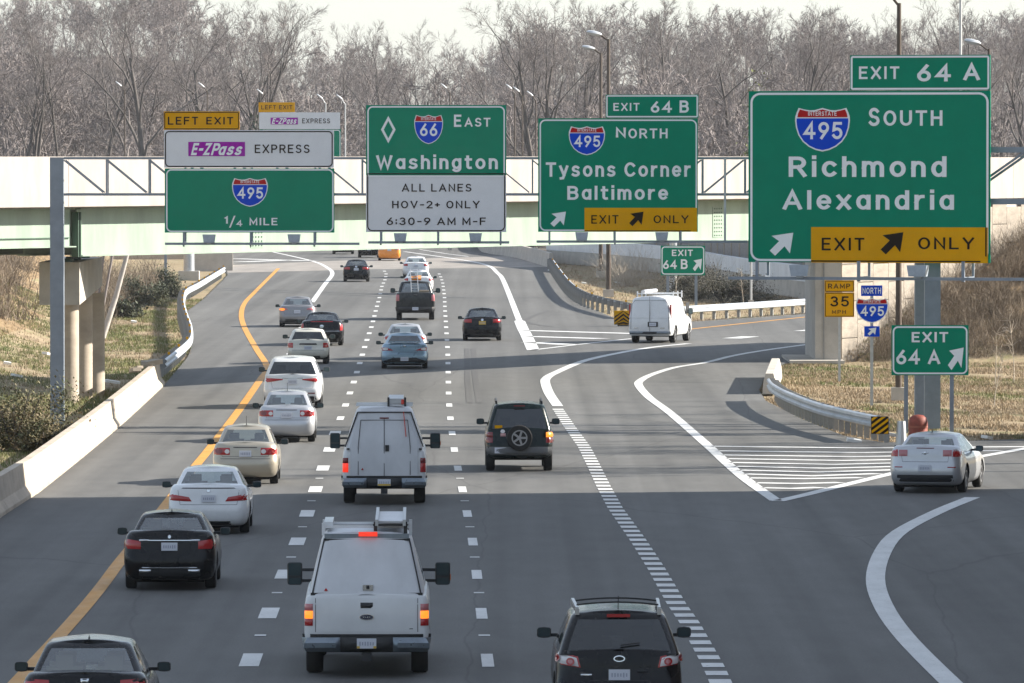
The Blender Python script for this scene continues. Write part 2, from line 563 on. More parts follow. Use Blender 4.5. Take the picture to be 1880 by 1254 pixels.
def text_geo(s, weight=0.16, shear=0.0, spacing=1.0):
    key = (s, weight, shear, spacing)
    if key in TXT:
        return TXT[key]
    V, Fc, x = [], [], 0.0
    gap = 0.30 * spacing + weight * 0.55
    lay, word, wi = [], [], 0
    for ch in s:
        if ch == ' ':
            x += 0.42 * spacing
            wi += 1
            continue
        w, sts = GLYPHS[ch]
        for j, st in enumerate(sts):
            v, f = stroke_strip(st, weight)
            n = len(V)
            V += [(p[0] + x + shear * p[1], p[1]) for p in v]
            lay += [j + 0.9 * q_ / len(v) for q_ in range(len(v))]
            Fc += [tuple(i + n for i in q) for q in f]
            word += [wi] * len(f)
        x += w + gap
    V = np.array(V)
    lo, hi = V.min(0), V.max(0)
    V = (V - (lo + hi) / 2) / (hi - lo)
    TXT[key] = (V, Fc, lay, word)
    return TXT[key]
# ================================================================== SETTING
def sm(a, b, x):
    t = np.clip((np.asarray(x, float) - a) / (b - a), 0, 1)
    return t * t * (3 - 2 * t)
BX, BY, BK = -14.6, 238.0, 1.9                      # a point on the overpass and its run (depth per metre to the right)
BN = math.hypot(1, BK)
def q_along(x, y):
    return ((x - BX) + BK * (y - BY)) / BN
def p_perp(x, y):
    return (BK * (x - BX) - (y - BY)) / BN
def terrain(x, y):
    x, y = np.asarray(x, float), np.asarray(y, float)
    h = np.zeros(np.broadcast(x, y).shape)
    xl = np.interp(y, [150, 250, 330, 430, 520, 700], [-15.5, -16.5, -19.5, -26, -28, -34])
    h = h + 5.5 * sm(0, 13, xl - x) * sm(262, 330, y) * (1 - 0.3 * sm(600, 700, y))
    h = h + 0.7 * sm(0, 5, xl - x) * sm(200, 240, y) * np.exp(-((y - 262) / 18) ** 2)
    far = sm(740, 960, y)
    h = h + far * (16.5 + 1.5 * np.sin(x * 0.09) - 4.0 * np.exp(-((x + 12) / 16.0) ** 2))
    h = h + 9 * sm(70, 180, np.abs(x)) * sm(500, 800, y)
    q, p = q_along(x, y), p_perp(x, y)
    zw = np.clip(0.5 + 0.27 * (q - 61), 0, 6.2)
    slope = np.clip(zw - np.maximum(p, 0) / 4.2, 0, 6.2)
    slope = np.where(p < -0.5, 0, slope) * sm(57, 62, q) * (1 - sm(120, 150, q))
    h = h + slope
    return h
def road_clear(x, y):
    return terrain(x, y)

xs = np.concatenate([[-6000, -2500, -900, -400, -220], np.arange(-140, -40, 5), np.arange(-40, 40, 1.5), np.arange(40, 141, 5), [220, 400, 900, 2500, 6000]])
ys = np.concatenate([[-3000, -800, -200, -50, 50], np.arange(90, 460, 3.0), np.arange(460, 1100, 12), [1200, 1500, 2500, 5000, 9000]])
gx, gy = np.meshgrid(xs, ys)
gz = terrain(gx, gy) + 0.05 * np.sin(gx * 1.3) * np.sin(gy * 0.7) * (np.abs(gx) > 14)
mb = MB()
mb.v = list(zip(gx.ravel().tolist(), gy.ravel().tolist(), (gz - 0.08).ravel().tolist()))
nx = len(xs)
mb.f = [(j * nx + i, j * nx + i + 1, (j + 1) * nx + i + 1, (j + 1) * nx + i) for j in range(len(ys) - 1) for i in range(nx - 1)]
ground = structure(mb.build('ground', [grass_ground, dirt_ground, bank_ground], smooth=True))
for p in ground.data.polygons:
    if p.center.y > 590:
        p.material_index = 1
    elif p.center.y > 265 and p.center.z > 0.5:
        p.material_index = 2
ground['label'] = 'dry winter grass and earth on both sides of the highway'

# ---- pavement
left_edge = [at(-60, 1010), at(0, 950), at(58, 912), at(210, 789), at(302, 706), at(345, 655), at(352, 634), at(346, 610),
             at(343, 586), at(345, 570), at(375, 548), at(418, 505), at(412, 490), at(408, 476), at(402, 466)]
left_edge = [Vector((-11.6, 30, 0)), Vector((-11.6, 110, 0))] + left_edge + [Vector((-27, 700, 0)), Vector((-27, 900, 0))]
right_edge = [Vector((34, 30, 0)), Vector((30, 150, 0)), at(2150, 800), at(1880, 806), at(1700, 812), at(1620, 812), at(1550, 800), at(1470, 768), at(1405, 735),
              at(1394, 716), at(1405, 692), at(1440, 668), at(1530, 657)]
ramp_out = [Vector((18.5, 299, 0)), Vector((36, 372, 0)), Vector((30, 392, 0)), at(1500, 575), at(1280, 590), at(1150, 592),
            at(1100, 572), at(1065, 556), at(1038, 527), at(1020, 502), at(1012, 489), at(960, 474), at(905, 465)]
ramp_out += [Vector((-4, 700, 0)), Vector((-6, 900, 0))]
def sheet(name, poly, z, mat, parent=None, flat=True):
    bm = bmesh.new()
    vs = [bm.verts.new((p.x, p.y, z)) for p in poly]
    es = [bm.edges.new((vs[i], vs[(i + 1) % len(vs)])) for i in range(len(vs))]
    bmesh.ops.triangle_fill(bm, use_beauty=True, use_dissolve=False, edges=es)
    bmesh.ops.recalc_face_normals(bm, faces=bm.faces)
    if bm.faces and sum(f.normal.z for f in bm.faces) < 0:
        bmesh.ops.reverse_faces(bm, faces=bm.faces)
    me = bpy.data.meshes.new(name)
    bm.to_mesh(me)
    bm.free()
    me.materials.append(mat)
    return link(name, me, parent)
road = structure(sheet('road', right_edge + ramp_out + list(reversed(left_edge)), 0.0, asphalt))
road['label'] = 'grey asphalt highway with exit lanes and painted lines'
slab = structure(sheet('concrete_pavement', [at(418, 501), at(700, 494), at(900, 492), at(1010, 490), at(930, 470), at(870, 472), at(640, 478), at(412, 487)], 0.005, concrete_deck))
slab['label'] = 'pale concrete strip of pavement across the highway under the overpass'

# ---- painted markings, each its own sheet on the road
def ribbon(name, pts, width, mat, z=0.01, step=2.0, smooth=True):
    P = resample(pts, step) if smooth else [Vector(p) for p in pts]
    mb = MB()
    vs, fs = [], []
    for i, p in enumerate(P):
        a, b = P[max(0, i - 1)], P[min(len(P) - 1, i + 1)]
        t = (b - a)
        t.z = 0
        t.normalize()
        s = Vector((t.y, -t.x, 0))
        w = width(i / max(1, len(P) - 1)) if callable(width) else width
        vs += [(p.x - s.x * w / 2, p.y - s.y * w / 2, z), (p.x + s.x * w / 2, p.y + s.y * w / 2, z)]
        if i:
            fs.append((2 * i - 2, 2 * i - 1, 2 * i + 1, 2 * i))
    mb.add(vs, fs)
    return mb.build(name, mat, road)
yl = [Vector((-7.8, 60, 0)), at(113, 1163), at(226, 1024), at(300, 933), at(362, 852), at(380, 830), at(436, 757), at(477, 698), at(490, 674), at(470, 640), at(449, 602),
      at(443, 578), at(449, 557), at(468, 536), at(511, 493)]
ribbon('yellow_edge_line', yl, 0.27, paint_yellow)
ld = [Vector((-3.6, 60, 0)), at(460, 1213), at(494, 1125), at(547, 992), at(579, 899), at(602, 834), at(620, 781), at(637, 737), at(650, 700), at(661, 665), at(672, 629), at(683, 597),
      at(690, 570), at(697, 545), at(701, 526), at(708, 511), at(709, 503), at(704, 495)]
rd = [Vector((0.3, 60, 0)), at(895, 1215), at(884, 1128), at(868, 995), at(849, 900), at(835, 834), at(828, 781), at(824, 737), at(823, 700), at(822, 646), at(819, 600), at(817, 570), at(816, 545),
      at(813, 520), at(808, 505), at(800, 496)]
def dashes(name, row, d0, d1, period, ln, wfun, mat=paint_white, z=0.01):
    d = d0
    while d < d1:
        w = wfun(d)
        mb = MB()
        a, b = ipol(row, d - ln / 2), ipol(row, d + ln / 2)
        mb.add([(a - w / 2, d - ln / 2, z), (a + w / 2, d - ln / 2, z), (b + w / 2, d + ln / 2, z), (b - w / 2, d + ln / 2, z)], [(0, 1, 2, 3)])
        mb.build(name, mat, road)
        d += period
dashes('lane_dash', ld, 118.7 - 12.19, 525, 12.19, 3.05, lambda d: 0.33 if d < 228 else 0.22)
dashes('lane_dash', rd, 118.6 - 12.19, 520, 12.19, 3.05, lambda d: 0.2)
dashes('reflector_patch', ld, 124.8 - 12.19, 190, 12.19, 0.35, lambda d: 0.2)
dashes('reflector_patch', rd, 124.8 - 12.19, 190, 12.19, 0.35, lambda d: 0.2)
dr = [Vector((3.4, 85, 0)), at(1310, 1224), at(1266, 1144), at(1243, 1111), at(1206, 1046), at(1172, 993), at(1130, 934), at(1108, 893), at(1088, 851), at(1072, 820), at(1046, 784), at(1022, 748)]
dashes('dotted_line_mark', dr, 101.0, 237, 1.83, 0.95, lambda d: 0.36)
fl = [at(527, 660), at(541, 628), at(558, 590), at(573, 555)]
dashes('dotted_line_mark', fl, 292, 402, 3.6, 1.8, lambda d: 0.26)
ribbon('white_edge_line', [at(573, 555), at(595, 524), at(610, 503), at(600, 491), at(572, 479), at(498, 462), at(470, 456)], 0.3, paint_white)
ribbon('white_edge_line', [at(1024, 746), at(1008, 722), at(1001, 702), at(1004, 694), at(1019, 685), at(1072, 663), at(1133, 649), at(1197, 638), at(1264, 631)], 0.36, paint_white)
ribbon('white_edge_line', [at(1425, 920), at(1360, 873), at(1298, 817), at(1231, 759), at(1192, 730), at(1173, 708), at(1176, 699), at(1197, 688), at(1239, 675), at(1295, 666), at(1348, 653), at(1420, 641), at(1520, 628)], 0.31, paint_white)
ribbon('white_edge_line', [at(979, 643), at(966, 615), at(954, 590), at(924, 515), at(912, 500), at(899, 489), at(870, 481), at(820, 473), at(742, 462)],
       lambda t: 0.55 if t < 0.17 else 0.32, paint_white)
ribbon('white_edge_line', [at(977, 643), at(1060, 633), at(1160, 622)], 0.26, paint_white)
ribbon('gore_outline', [at(1428, 921), at(1480, 909), at(1560, 889), at(1638, 870), at(1720, 853), at(1805, 838), at(1900, 821)], 0.34, paint_white, smooth=False)
ribbon('white_edge_line', [at(1786, 914), at(1723, 940), at(1653, 977), at(1622, 1013), at(1608, 1062), at(1622, 1112), at(1662, 1170), at(1745, 1254), at(1850, 1350)], 0.38, paint_white)
gl_ = [at(1425, 920), at(1360, 873), at(1298, 817), at(1290, 812)]
gr_ = [at(1428, 921), at(1480, 909), at(1560, 889), at(1638, 870), at(1720, 853), at(1805, 838), at(1895, 822), at(1990, 806)]
for py in (820.5, 829, 836.5, 843.5, 850.5, 857.5, 864.5, 871.5, 879, 888, 897):
    d = dep(py)
    a, b = ipol(gl_, d) + 0.1, ipol(gr_, d) - 0.25
    if py < 825:
        b = 17.5
    bend = 2.0 * (1 if b - a > 3 else 0.2)
    mid = min(a + 4.2, (a + b) / 2)
    ribbon('gore_stripe', [Vector((a, d + 0.2, 0)), Vector((mid, d - bend * 0.5, 0)), Vector((b, d + 0.4, 0))], 0.62, paint_white, smooth=False)
for a, b in (((965, 607), (1175, 613)), ((971, 618), (1105, 622)), ((976, 629), (1046, 633))):
    ribbon('gore_stripe', [at(*a), at(*b)], 1.1, paint_white, smooth=False)
ribbon('yellow_edge_line', [at(1180, 616), at(1272, 604), at(1423, 588), at(1560, 574)], 0.3, paint_yellow, smooth=False)
for a, b in (((1343, 621.6), (1378, 618)), ((1473, 608), (1510, 604.5))):
    ribbon('lane_dash', [at(*a), at(*b)], 0.9, paint_white, smooth=False)
for a, b in (((430, 475), (570, 479)), ((440, 481), (520, 478))):
    ribbon('gore_stripe', [at(*a), at(*b)], 1.6, paint_white, smooth=False)
ribbon('white_edge_line', [at(770, 458), at(820, 466), at(860, 471)], 0.22, paint_white, smooth=False)
# skid marks and a tar joint: dark rubber left on the pavement
tar = pmat('tyre_rubber_mark', (0.062, 0.06, 0.058), 0.8, var=0.2, scale=3)
ribbon('skid_mark', [at(862, 740), at(858, 690), at(857, 640)], 0.22, tar, z=0.006)
ribbon('skid_mark', [at(880, 740), at(872, 690), at(869, 640)], 0.22, tar, z=0.006)
ribbon('skid_mark', [at(1012, 600), at(980, 595), at(965, 590)], 0.3, tar, z=0.006)
ribbon('skid_mark', [at(960, 590), at(985, 578), at(1010, 570)], 0.3, tar, z=0.006)

# ---- concrete barrier along the left shoulder
def rel(root, p):
    return Vector(p) - root.location
jersey = [(-0.30, 0), (-0.30, 0.09), (-0.17, 0.30), (-0.10, 0.84), (0.10, 0.84), (0.17, 0.30), (0.30, 0.09), (0.30, 0)]
def barrier(name, label, pts, seg, prof, mat, rough_last=False):
    P = resample(pts, seg)
    t = thing(name, label, 'barrier', P[0])
    for i in range(len(P) - 1):
        a, b = P[i], P[i + 1]
        dr_ = (b - a).normalized() * 0.012
        n = 2
        mb = MB().sweep([rel(t, a + dr_), rel(t, b - dr_)], prof, closed=True)
        mb.build('barrier_segment', mat, t, fix=True)
    return t
bp = [Vector((-12.0, 108, 0)), Vector((-12.05, 140, 0))] + [at(-6, 952) - Vector((0.25, 0, 0)), at(58, 912) - Vector((0.25, 0, 0)), at(210, 789) - Vector((0.25, 0, 0)), at(300, 707) - Vector((0.25, 0, 0))]
barrier('concrete_barrier', 'long pale concrete barrier along the left shoulder in front of the tall gantry post', bp, 10.0, jersey, conc_light)
# broken top of its far end: crumbled pieces
rnd = random.Random(4)
te = at(300, 707) - Vector((0.25, 0, 0))
rub = thing('broken_concrete', 'crumbled broken concrete pieces on top of the barrier end', 'rubble', (te.x, te.y - 14, 0))
for k in range(7):
    mb = MB()
    s = rnd.uniform(0.12, 0.3)
    mb.box((rnd.uniform(-0.25, 0.05), rnd.uniform(0, 13), 0.84 + s * 0.28), (s * 1.4, s * 2.5, s * 0.6), rz=rnd.uniform(0, 3), rx=rnd.uniform(-0.2, 0.2))
    mb.build('chunk', conc_light, rub)

# ---- steel guardrails
wbeam = [(0, 0.42), (0.075, 0.46), (0.085, 0.53), (0.015, 0.585), (0.015, 0.615), (0.085, 0.67), (0.075, 0.74), (0, 0.78)]
postm = MB().box((0, 0, 0.36), (0.11, 0.15, 0.72)).mesh('post', post_steel)
blockm = MB().box((0, 0, 0.6), (0.15, 0.2, 0.34)).mesh('offset_block', bark_w)
def guardrail(name, label, path, face, spacing=1.9, delineators=False):
    P = resample(path, spacing)
    t = thing(name, label, 'guardrail', P[0])
    prof = [(face * u, w) for u, w in wbeam]
    back = [(face * (u - 0.006), w) for u, w in reversed(wbeam)]
    mb = MB().sweep([rel(t, p) for p in P], prof + back, closed=True)
    mb.build('rail', rail_steel, t, smooth=True, fix=True)
    for i, p in enumerate(P):
        a, b = P[max(0, i - 1)], P[min(len(P) - 1, i + 1)]
        ang = math.atan2((b - a).y, (b - a).x)
        s = Vector((math.sin(ang), -math.cos(ang), 0)) * -face
        o = link('post', postm, t)
        o.location = rel(t, p + s * 0.26)
        o.rotation_euler = (0, 0, ang)
        o2 = link('offset_block', blockm, t)
        o2.location = rel(t, p + s * 0.11)
        o2.rotation_euler = (0, 0, ang)
        if delineators and i % 6 == 3:
            mb = MB().box(rel(t, p + s * 0.05) + Vector((0, 0, 0.84)), (0.1, 0.02, 0.11))
            mb.build('reflector', sg_yellow, t)
    return t
lg = [at(302, 668, 0.6), at(322, 652, 0.6), at(348, 628, 0.6), at(350, 606, 0.6), at(342, 582, 0.6), at(337, 562, 0.6), at(338, 545, 0.6), at(344, 535, 0.6), at(368, 522, 0.6), at(412, 495, 0.6)]
lg = [Vector((p.x, p.y, 0)) for p in lg]
guardrail('steel_guardrail', 'sunlit steel guardrail snaking along the left shoulder beyond the concrete barrier', lg, 1, delineators=True)
rg = [at(1013, 478, 0.6), at(1030, 502, 0.6), at(1050, 525, 0.6), at(1075, 541, 0.6), at(1110, 552, 0.6), at(1165, 564, 0.6)]
rg = [Vector((p.x, p.y, 0)) for p in rg]
guardrail('steel_guardrail', 'curved steel guardrail leading to the chevron panel behind the white van', rg, -1, spacing=3.6, delineators=True)
rg2 = [at(1200, 573, 0.6), at(1280, 567, 0.6), at(1380, 561, 0.6), at(1500, 553, 0.6), at(1600, 546, 0.6)]
rg2 = [Vector((p.x, p.y, 0)) for p in rg2]
guardrail('steel_guardrail', 'straight bright guardrail along the far side of the exit ramp', rg2, 1)
rg3 = [at(1412, 704, 0.6), at(1420, 714, 0.6), at(1445, 728, 0.6), at(1500, 749, 0.6), at(1560, 764, 0.6), at(1612, 775, 0.6)]
rg3 = [Vector((p.x, p.y, 0)) for p in rg3]
guardrail('steel_guardrail', 'curved guardrail in front of the dry grass island with the exit sign', rg3, 1, spacing=1.2)
# concrete end pier that the near right guardrail is bolted to
e0, e1 = at(1424, 671, 0.45), at(1413, 700, 0.45)
t = barrier('concrete_barrier_end', 'short rounded pale concrete barrier where the island guardrail starts', [Vector((e0.x, e0.y, 0)), Vector((e1.x, e1.y, 0))], 3.4,
            [(-0.25, 0), (-0.22, 0.4), (-0.14, 0.72), (0.14, 0.72), (0.22, 0.4), (0.25, 0)], conc)
# far barriers
barrier('far_concrete_barrier', 'grey concrete barrier between highway and ramp beyond the overpass',
        [at(1012, 490), at(960, 475), at(925, 468), at(890, 462), Vector((-3.5, 720, 0))], 12.0, [(-0.3, 0), (-0.2, 0.4), (-0.12, 1.05), (0.12, 1.05), (0.2, 0.4), (0.3, 0)], conc)
barrier('far_concrete_barrier', 'grey concrete wall at the left edge of the highway beyond the guardrail',
        [at(414, 490), at(408, 478), at(398, 470), Vector((-27.6, 700, 0))], 12.0, [(-0.3, 0), (-0.2, 0.4), (-0.12, 1.1), (0.12, 1.1), (0.2, 0.4), (0.3, 0)], conc)
wl = atd(355, 500, 520)
t = thing('wing_wall', 'grey concrete wing wall behind the far gantry column', 'wall', (wl.x, 524, 0))
MB().box((1.2, 0, 0.8), (3.0, 0.3, 1.7)).build('wall_face', conc, t)
# balustrade far left
bl = atd(290, 478, 560)
t = thing('parapet_railing', 'pale railing with dark slots far left under the overpass', 'railing', (bl.x, 560, 0))
mb = MB().box((0, 0, 0.55), (7.5, 0.3, 0.5)).build('base_wall', conc_light, t)
MB().box((0, 0, 1.52), (7.5, 0.25, 0.14)).build('top_rail', conc_light, t)
bal = MB().box((0, 0, 1.12), (0.22, 0.22, 0.66)).mesh('baluster', conc_light)
for k in range(16):
    o = link('baluster', bal, t)
    o.location = (-3.6 + k * 0.48, 0, 0)

# ---- walls beyond the ramp
wall_white = pmat('whitewashed_concrete', (0.66, 0.67, 0.68), 0.8, var=0.08, scale=0.8, stretch=(1, 1, 0.4))
wpts = [at(1008, 481), at(1120, 490), at(1240, 503), at(1330, 522), at(1420, 538), at(1520, 551), at(1640, 560)]
P = resample(wpts, 6.0)
t = thing('ramp_retaining_wall', 'pale concrete retaining wall behind the grassy bank of the ramp', 'wall', P[0])
for i in range(len(P) - 1):
    a, b = rel(t, P[i]), rel(t, P[i + 1])
    dv = (b - a).normalized() * 0.02
    MB().bar(a + dv + Vector((0, 0, 0.45)), b - dv + Vector((0, 0, 0.45)), 0.4, 1.0).build('panel', conc, t)
    MB().bar(a + dv + Vector((0, 0, 1.42)), b - dv + Vector((0, 0, 1.42)), 0.46, 0.93).build('barrier_panel', wall_white, t)
off = Vector((1.0, 5.0, 0))
Pn = [p + off for p in resample(wpts, 6.0)]
t = thing('noise_wall', 'tall grey noise wall with posts behind the pale ramp wall', 'wall', Pn[0])
for i in range(len(Pn) - 1):
    a, b = rel(t, Pn[i]), rel(t, Pn[i + 1])
    dv = (b - a).normalized() * 0.12
    MB().bar(a + dv + Vector((0, 0, 2.5)), b - dv + Vector((0, 0, 2.5)), 0.14, 5.0).build('panel', noise_wall_m, t)
    MB().box(a + Vector((0, 0, 2.55)), (0.26, 0.3, 5.1)).build('post', conc_light, t)

# ================================================================== OVERPASS
bridge = thing('overpass_bridge', 'pale green steel girder overpass with white concrete parapet crossing the highway', 'bridge', (BX, BY, 0))
bux, buy = 1 / BN, BK / BN
def BW(t_, p_, z):
    return Vector((t_ * bux - p_ * buy, t_ * buy + p_ * bux, z))       # p_ grows away from the camera
BWID = 6.0
parapet_m = pmat('parapet_concrete', (0.335, 0.305, 0.28), 0.85, var=0.13, scale=0.8, stretch=(1, 1, 0.35), bump=0.1)
T0, T1 = -46.0, 61.0
n_seg = 14
for side in (0.0, BWID - 0.3):
    for k in range(n_seg):
        a = T0 + (T1 - T0) * k / n_seg + 0.012
        b = T0 + (T1 - T0) * (k + 1) / n_seg - 0.012
        MB().bar(BW(a, side + 0.15, 7.49), BW(b, side + 0.15, 7.49), 0.3, 1.66).build('parapet_panel', parapet_m, bridge)
MB().bar(BW(T0, BWID / 2, 6.74), BW(T1, BWID / 2, 6.74), BWID - 0.62, 0.25).build('deck', conc, bridge)
def girder(name, p, t0, t1, zb, mat):
    mb = MB()
    mb.bar(BW(t0, p, (zb + 6.6) / 2), BW(t1, p, (zb + 6.6) / 2), 0.03, 6.6 - zb - 0.08)
    mb.bar(BW(t0, p, zb + 0.02), BW(t1, p, zb + 0.02), 0.5, 0.04)
    mb.bar(BW(t0, p, 6.58), BW(t1, p, 6.58), 0.4, 0.04)
    return mb.build(name, mat, bridge)
for p in (0.95, 3.0, 5.05):
    girder('girder', p, 1.9, T1 - 1.0, 4.99, girder_green)
    girder('girder', p, T0, 1.5, 5.3, girder_green)
for tt in (1.65, 1.8):
    MB().box(BW(tt, 0.83, 5.72), (0.04, 0.26, 1.5), rz=math.atan2(buy, bux)).build('bearing_stiffener', girder_dark, bridge)
for tt in (14.0, 50.5):
    mb = MB().box(BW(tt, 0.925, 5.74), (0.9, 0.02, 1.2), rz=math.atan2(buy, bux))
    sp = mb.build('splice_plate', girder_green, bridge)
    mb = MB()
    for ix in range(4):
        for iz in range(8):
            mb.box(BW(tt - 0.3 + ix * 0.2, 0.91, 5.22 + iz * 0.15), (0.05, 0.03, 0.05), rz=math.atan2(buy, bux))
    mb.build('bolts', girder_dark, sp)
MB().bar(BW(T0, 0.9, 5.62), BW(1.4, 0.9, 5.62), 0.06, 0.03).build('flange_line', girder_dark, bridge)
# left pier: cap parallel to the highway on three round columns
cap = MB()
cx0, cx1 = -15.85 - BX, -14.5 - BX
cap.add([(cx0, 3, 3.35), (cx1, 3, 3.35), (cx1, 16.5, 3.75), (cx0, 16.5, 3.75), (cx0, 3, 4.78), (cx1, 3, 4.78), (cx1, 16.5, 4.78), (cx0, 16.5, 4.78)],
        [(3, 2, 1, 0), (4, 5, 6, 7), (0, 1, 5, 4), (1, 2, 6, 5), (2, 3, 7, 6), (3, 0, 4, 7)])
cap.build('pier_cap', conc, bridge, fix=True)
for (x, y) in ((-15.15, 245.5), (-14.95, 250.0), (-14.75, 254.0)):
    MB().tube((x - BX, y - BY, -0.3), (x - BX, y - BY, 3.5), 0.36, n=20).build('pier_column', conc_light, bridge, smooth=True)
for y in (241.5, 246, 251):
    MB().box((-15.0 - BX, y - BY, 4.84), (0.5, 0.5, 0.12)).build('bearing', girder_dark, bridge)
# right pier with a corbel top
mb = MB().box((12.8 - BX, 296 - BY, 2.3), (1.05, 10.0, 4.8))
mb.build('pier_wall', conc, bridge)
MB().box((12.86 - BX, 296 - BY, 4.72), (1.3, 10.3, 0.34)).build('pier_cap', conc, bridge)
MB().box((12.62 - BX, 290.97 - BY, 2.3), (0.04, 0.04, 4.6)).build('joint_cover', post_steel, bridge)
MB().box((12.3 - BX, 294 - BY, 0.04), (2.2, 9, 0.12)).build('apron', conc, bridge)
# panel wall that carries the ramp on, right of the pier
wall = thing('panel_retaining_wall', 'sunlit wall of interlocking concrete panels behind the brushy slope', 'wall', (BX, BY, 0))
pm = MB().box((0, 0, 0), (1.47, 0.16, 1.47)).mesh('panel', conc_panel)
pm2 = MB().box((0, 0, 0), (0.5, 0.10, 1.2)).mesh('panel_rib', conc_light)
q0 = q_along(13.4, 291.4)
for i in range(22):
    for j in range(5):
        z = 0.2 + j * 1.5 + (0.75 if i % 2 else 0)
        if z > 6.2:
            continue
        tt = q0 + 0.75 + i * 1.5
        gx_, gy_ = BW(tt, 0.2, 0).x + BX, BW(tt, 0.2, 0).y + BY
        if z + 0.75 < float(terrain(gx_ + 0.3, gy_ - 0.3)):
            continue
        o = link('panel', pm, wall)
        o.location = BW(tt, 0.2, z)
        o.rotation_euler = (0, 0, math.atan2(buy, bux))
MB().bar(BW(q0, 0.42, 3.2), BW(q0 + 33.5, 0.42, 3.2), 0.26, 6.8).build('backing', conc, wall)
for k in range(6):
    a, b = q0 + 0.4 + k * 5.5, q0 + 0.4 + (k + 1) * 5.5 - 0.02
    MB().bar(BW(a, 0.15, 7.42), BW(b, 0.15, 7.42), 0.32, 1.74).build('parapet_panel', parapet_m, wall)
MB().bar(BW(q0, 3.2, 6.4), BW(q0 + 33.5, 3.2, 6.4), 5.4, 0.3).build('ramp_deck', conc, wall)
# ================================================================== SIGN GANTRIES
GA = 223.6                                            # depth of the long gantry
def gantry_bar(p, q, w, h, name, mat, root):
    return MB().bar(rel(root, p), rel(root, q), w, h).build(name, mat, root)
sA = F / GA
xl_, xr_ = (105 - CX) / sA, (1694 - CX) / sA
zt_, zb_ = H - (290.5 - HY) / sA, H - (357 - HY) / sA
ga = thing('sign_gantry', 'long blue grey steel truss gantry spanning the highway on square posts', 'gantry', (xl_, GA, 0))
def Lg(x, y, z):
    return Vector((x - xl_, y - GA, z))
MB().box(Lg(xl_, GA, 4.15), (0.42, 0.42, 8.3)).build('post', galv_dark, ga)
MB().box(Lg(xr_, GA + 0.6, 4.15), (0.42, 0.42, 8.3)).build('post', galv_dark, ga)
x0, x1 = xl_ + 0.22, xr_ - 0.22
nb = 20
bay = (x1 - x0) / nb
for yy in (GA - 0.15, GA + 0.75):
    for zz in (zt_, zb_):
        MB().bar(Lg(x0, yy, zz), Lg(x1, yy, zz), 0.075, 0.075).build('chord', galv_dark, ga)
vm = MB().box((0, 0, (zt_ + zb_) / 2), (0.045, 0.045, zt_ - zb_ - 0.08)).mesh('vertical_strut', galv_dark)
dm1 = MB().bar((0, 0, zt_ - 0.06), (bay - 0.1, 0, zb_ + 0.06), 0.04, 0.04).mesh('diagonal_brace', galv_dark)
dm2 = MB().bar((0.05, 0, zb_ + 0.06), (bay - 0.05, 0, zt_ - 0.06), 0.04, 0.04).mesh('diagonal_brace', galv_dark)
cm = MB().bar((0, -0.15, zt_), (0, 0.75, zt_), 0.04, 0.04).mesh('cross_strut', galv_dark)
for k in range(nb):
    for yy in (-0.15, 0.75):
        if k:
            o = link('vertical_strut', vm, ga)
            o.location = Lg(x0 + k * bay, GA + yy, 0)
        o = link('diagonal_brace', dm1 if k < nb * 0.6 else dm2, ga)
        o.location = Lg(x0 + k * bay, GA + yy, 0)
    o = link('cross_strut', cm, ga)
    o.location = Lg(x0 + k * bay, GA, 0)
# light rail under the signs with hangers and lamp boxes
RY = GA - 1.5
sR = F / RY
def Rg(px, py):
    return Vector(((px - CX) / sR, RY, H - (py - HY) / sR))
lamp_box = pmat('lamp_housing_grey', (0.30, 0.35, 0.41), 0.5, metal=0.2, var=0.08, scale=5)
def lamp_mesh(w, h, d):
    a = w / 2
    vs = [(-a * 0.82, -d / 2, -h / 2), (a * 0.82, -d / 2, -h / 2), (a * 0.82, d / 2, -h / 2), (-a * 0.82, d / 2, -h / 2),
          (-a, -d / 2, h / 2), (a, -d / 2, h / 2), (a, d / 2, h / 2), (-a, d / 2, h / 2)]
    mb = MB().add(vs, [(3, 2, 1, 0), (4, 5, 6, 7), (0, 1, 5, 4), (1, 2, 6, 5), (2, 3, 7, 6), (3, 0, 4, 7)])
    mb.box((0, 0, -h / 2 - 0.03), (w * 0.35, d * 0.5, 0.06))
    return mb.mesh('sign_light', lamp_box)
lmA = lamp_mesh(0.40, 0.25, 0.34)
for a, b, py in ((303, 660, 447.5), (676, 935, 445), (985, 1372, 443.5)):
    p, q = Rg(a, py), Rg(b, py)
    MB().bar(Lg(*p), Lg(*q), 0.09, 0.075).build('light_rail', galv_dark, ga)
for px, y0, y1 in ((337, 427, 453), (460, 427, 453), (577, 427, 453), (699, 425, 450), (804, 425, 450), (919, 425, 450), (1009, 425, 449), (1129, 425, 449), (1250, 424, 449)):
    p = Rg(px, (y0 + y1) / 2)
    MB().box(Lg(p.x, RY + 0.1, p.z), (0.055, 0.07, (y1 - y0) / sR)).build('hanger', galv_dark, ga)
    arm = MB().bar(Lg(p.x, RY, p.z - 0.1), Lg(p.x, GA, p.z - 0.1), 0.05, 0.06)
    arm.bar(Lg(p.x, GA - 0.16, p.z - 0.1), Lg(p.x, GA - 0.16, zt_), 0.06, 0.06)
    arm.build('bracket_arm', galv_dark, ga)
for px, py in ((384, 438), (540, 437.5), (735, 435.5), (873, 435.5), (1068, 433.5), (1215, 433.5)):
    p = Rg(px, py)
    o = link('sign_light', lmA, ga)
    o.location = Lg(*p)
# a spare hanger bracket right of the middle signs
p = atd(1331, 284, GA - 0.3)
MB().box(Lg(p.x, GA - 0.3, (zt_ + H - (443 - HY) / sA) / 2), (0.07, 0.07, zt_ - (H - (443 - HY) / sA))).build('spare_bracket', galv, ga)

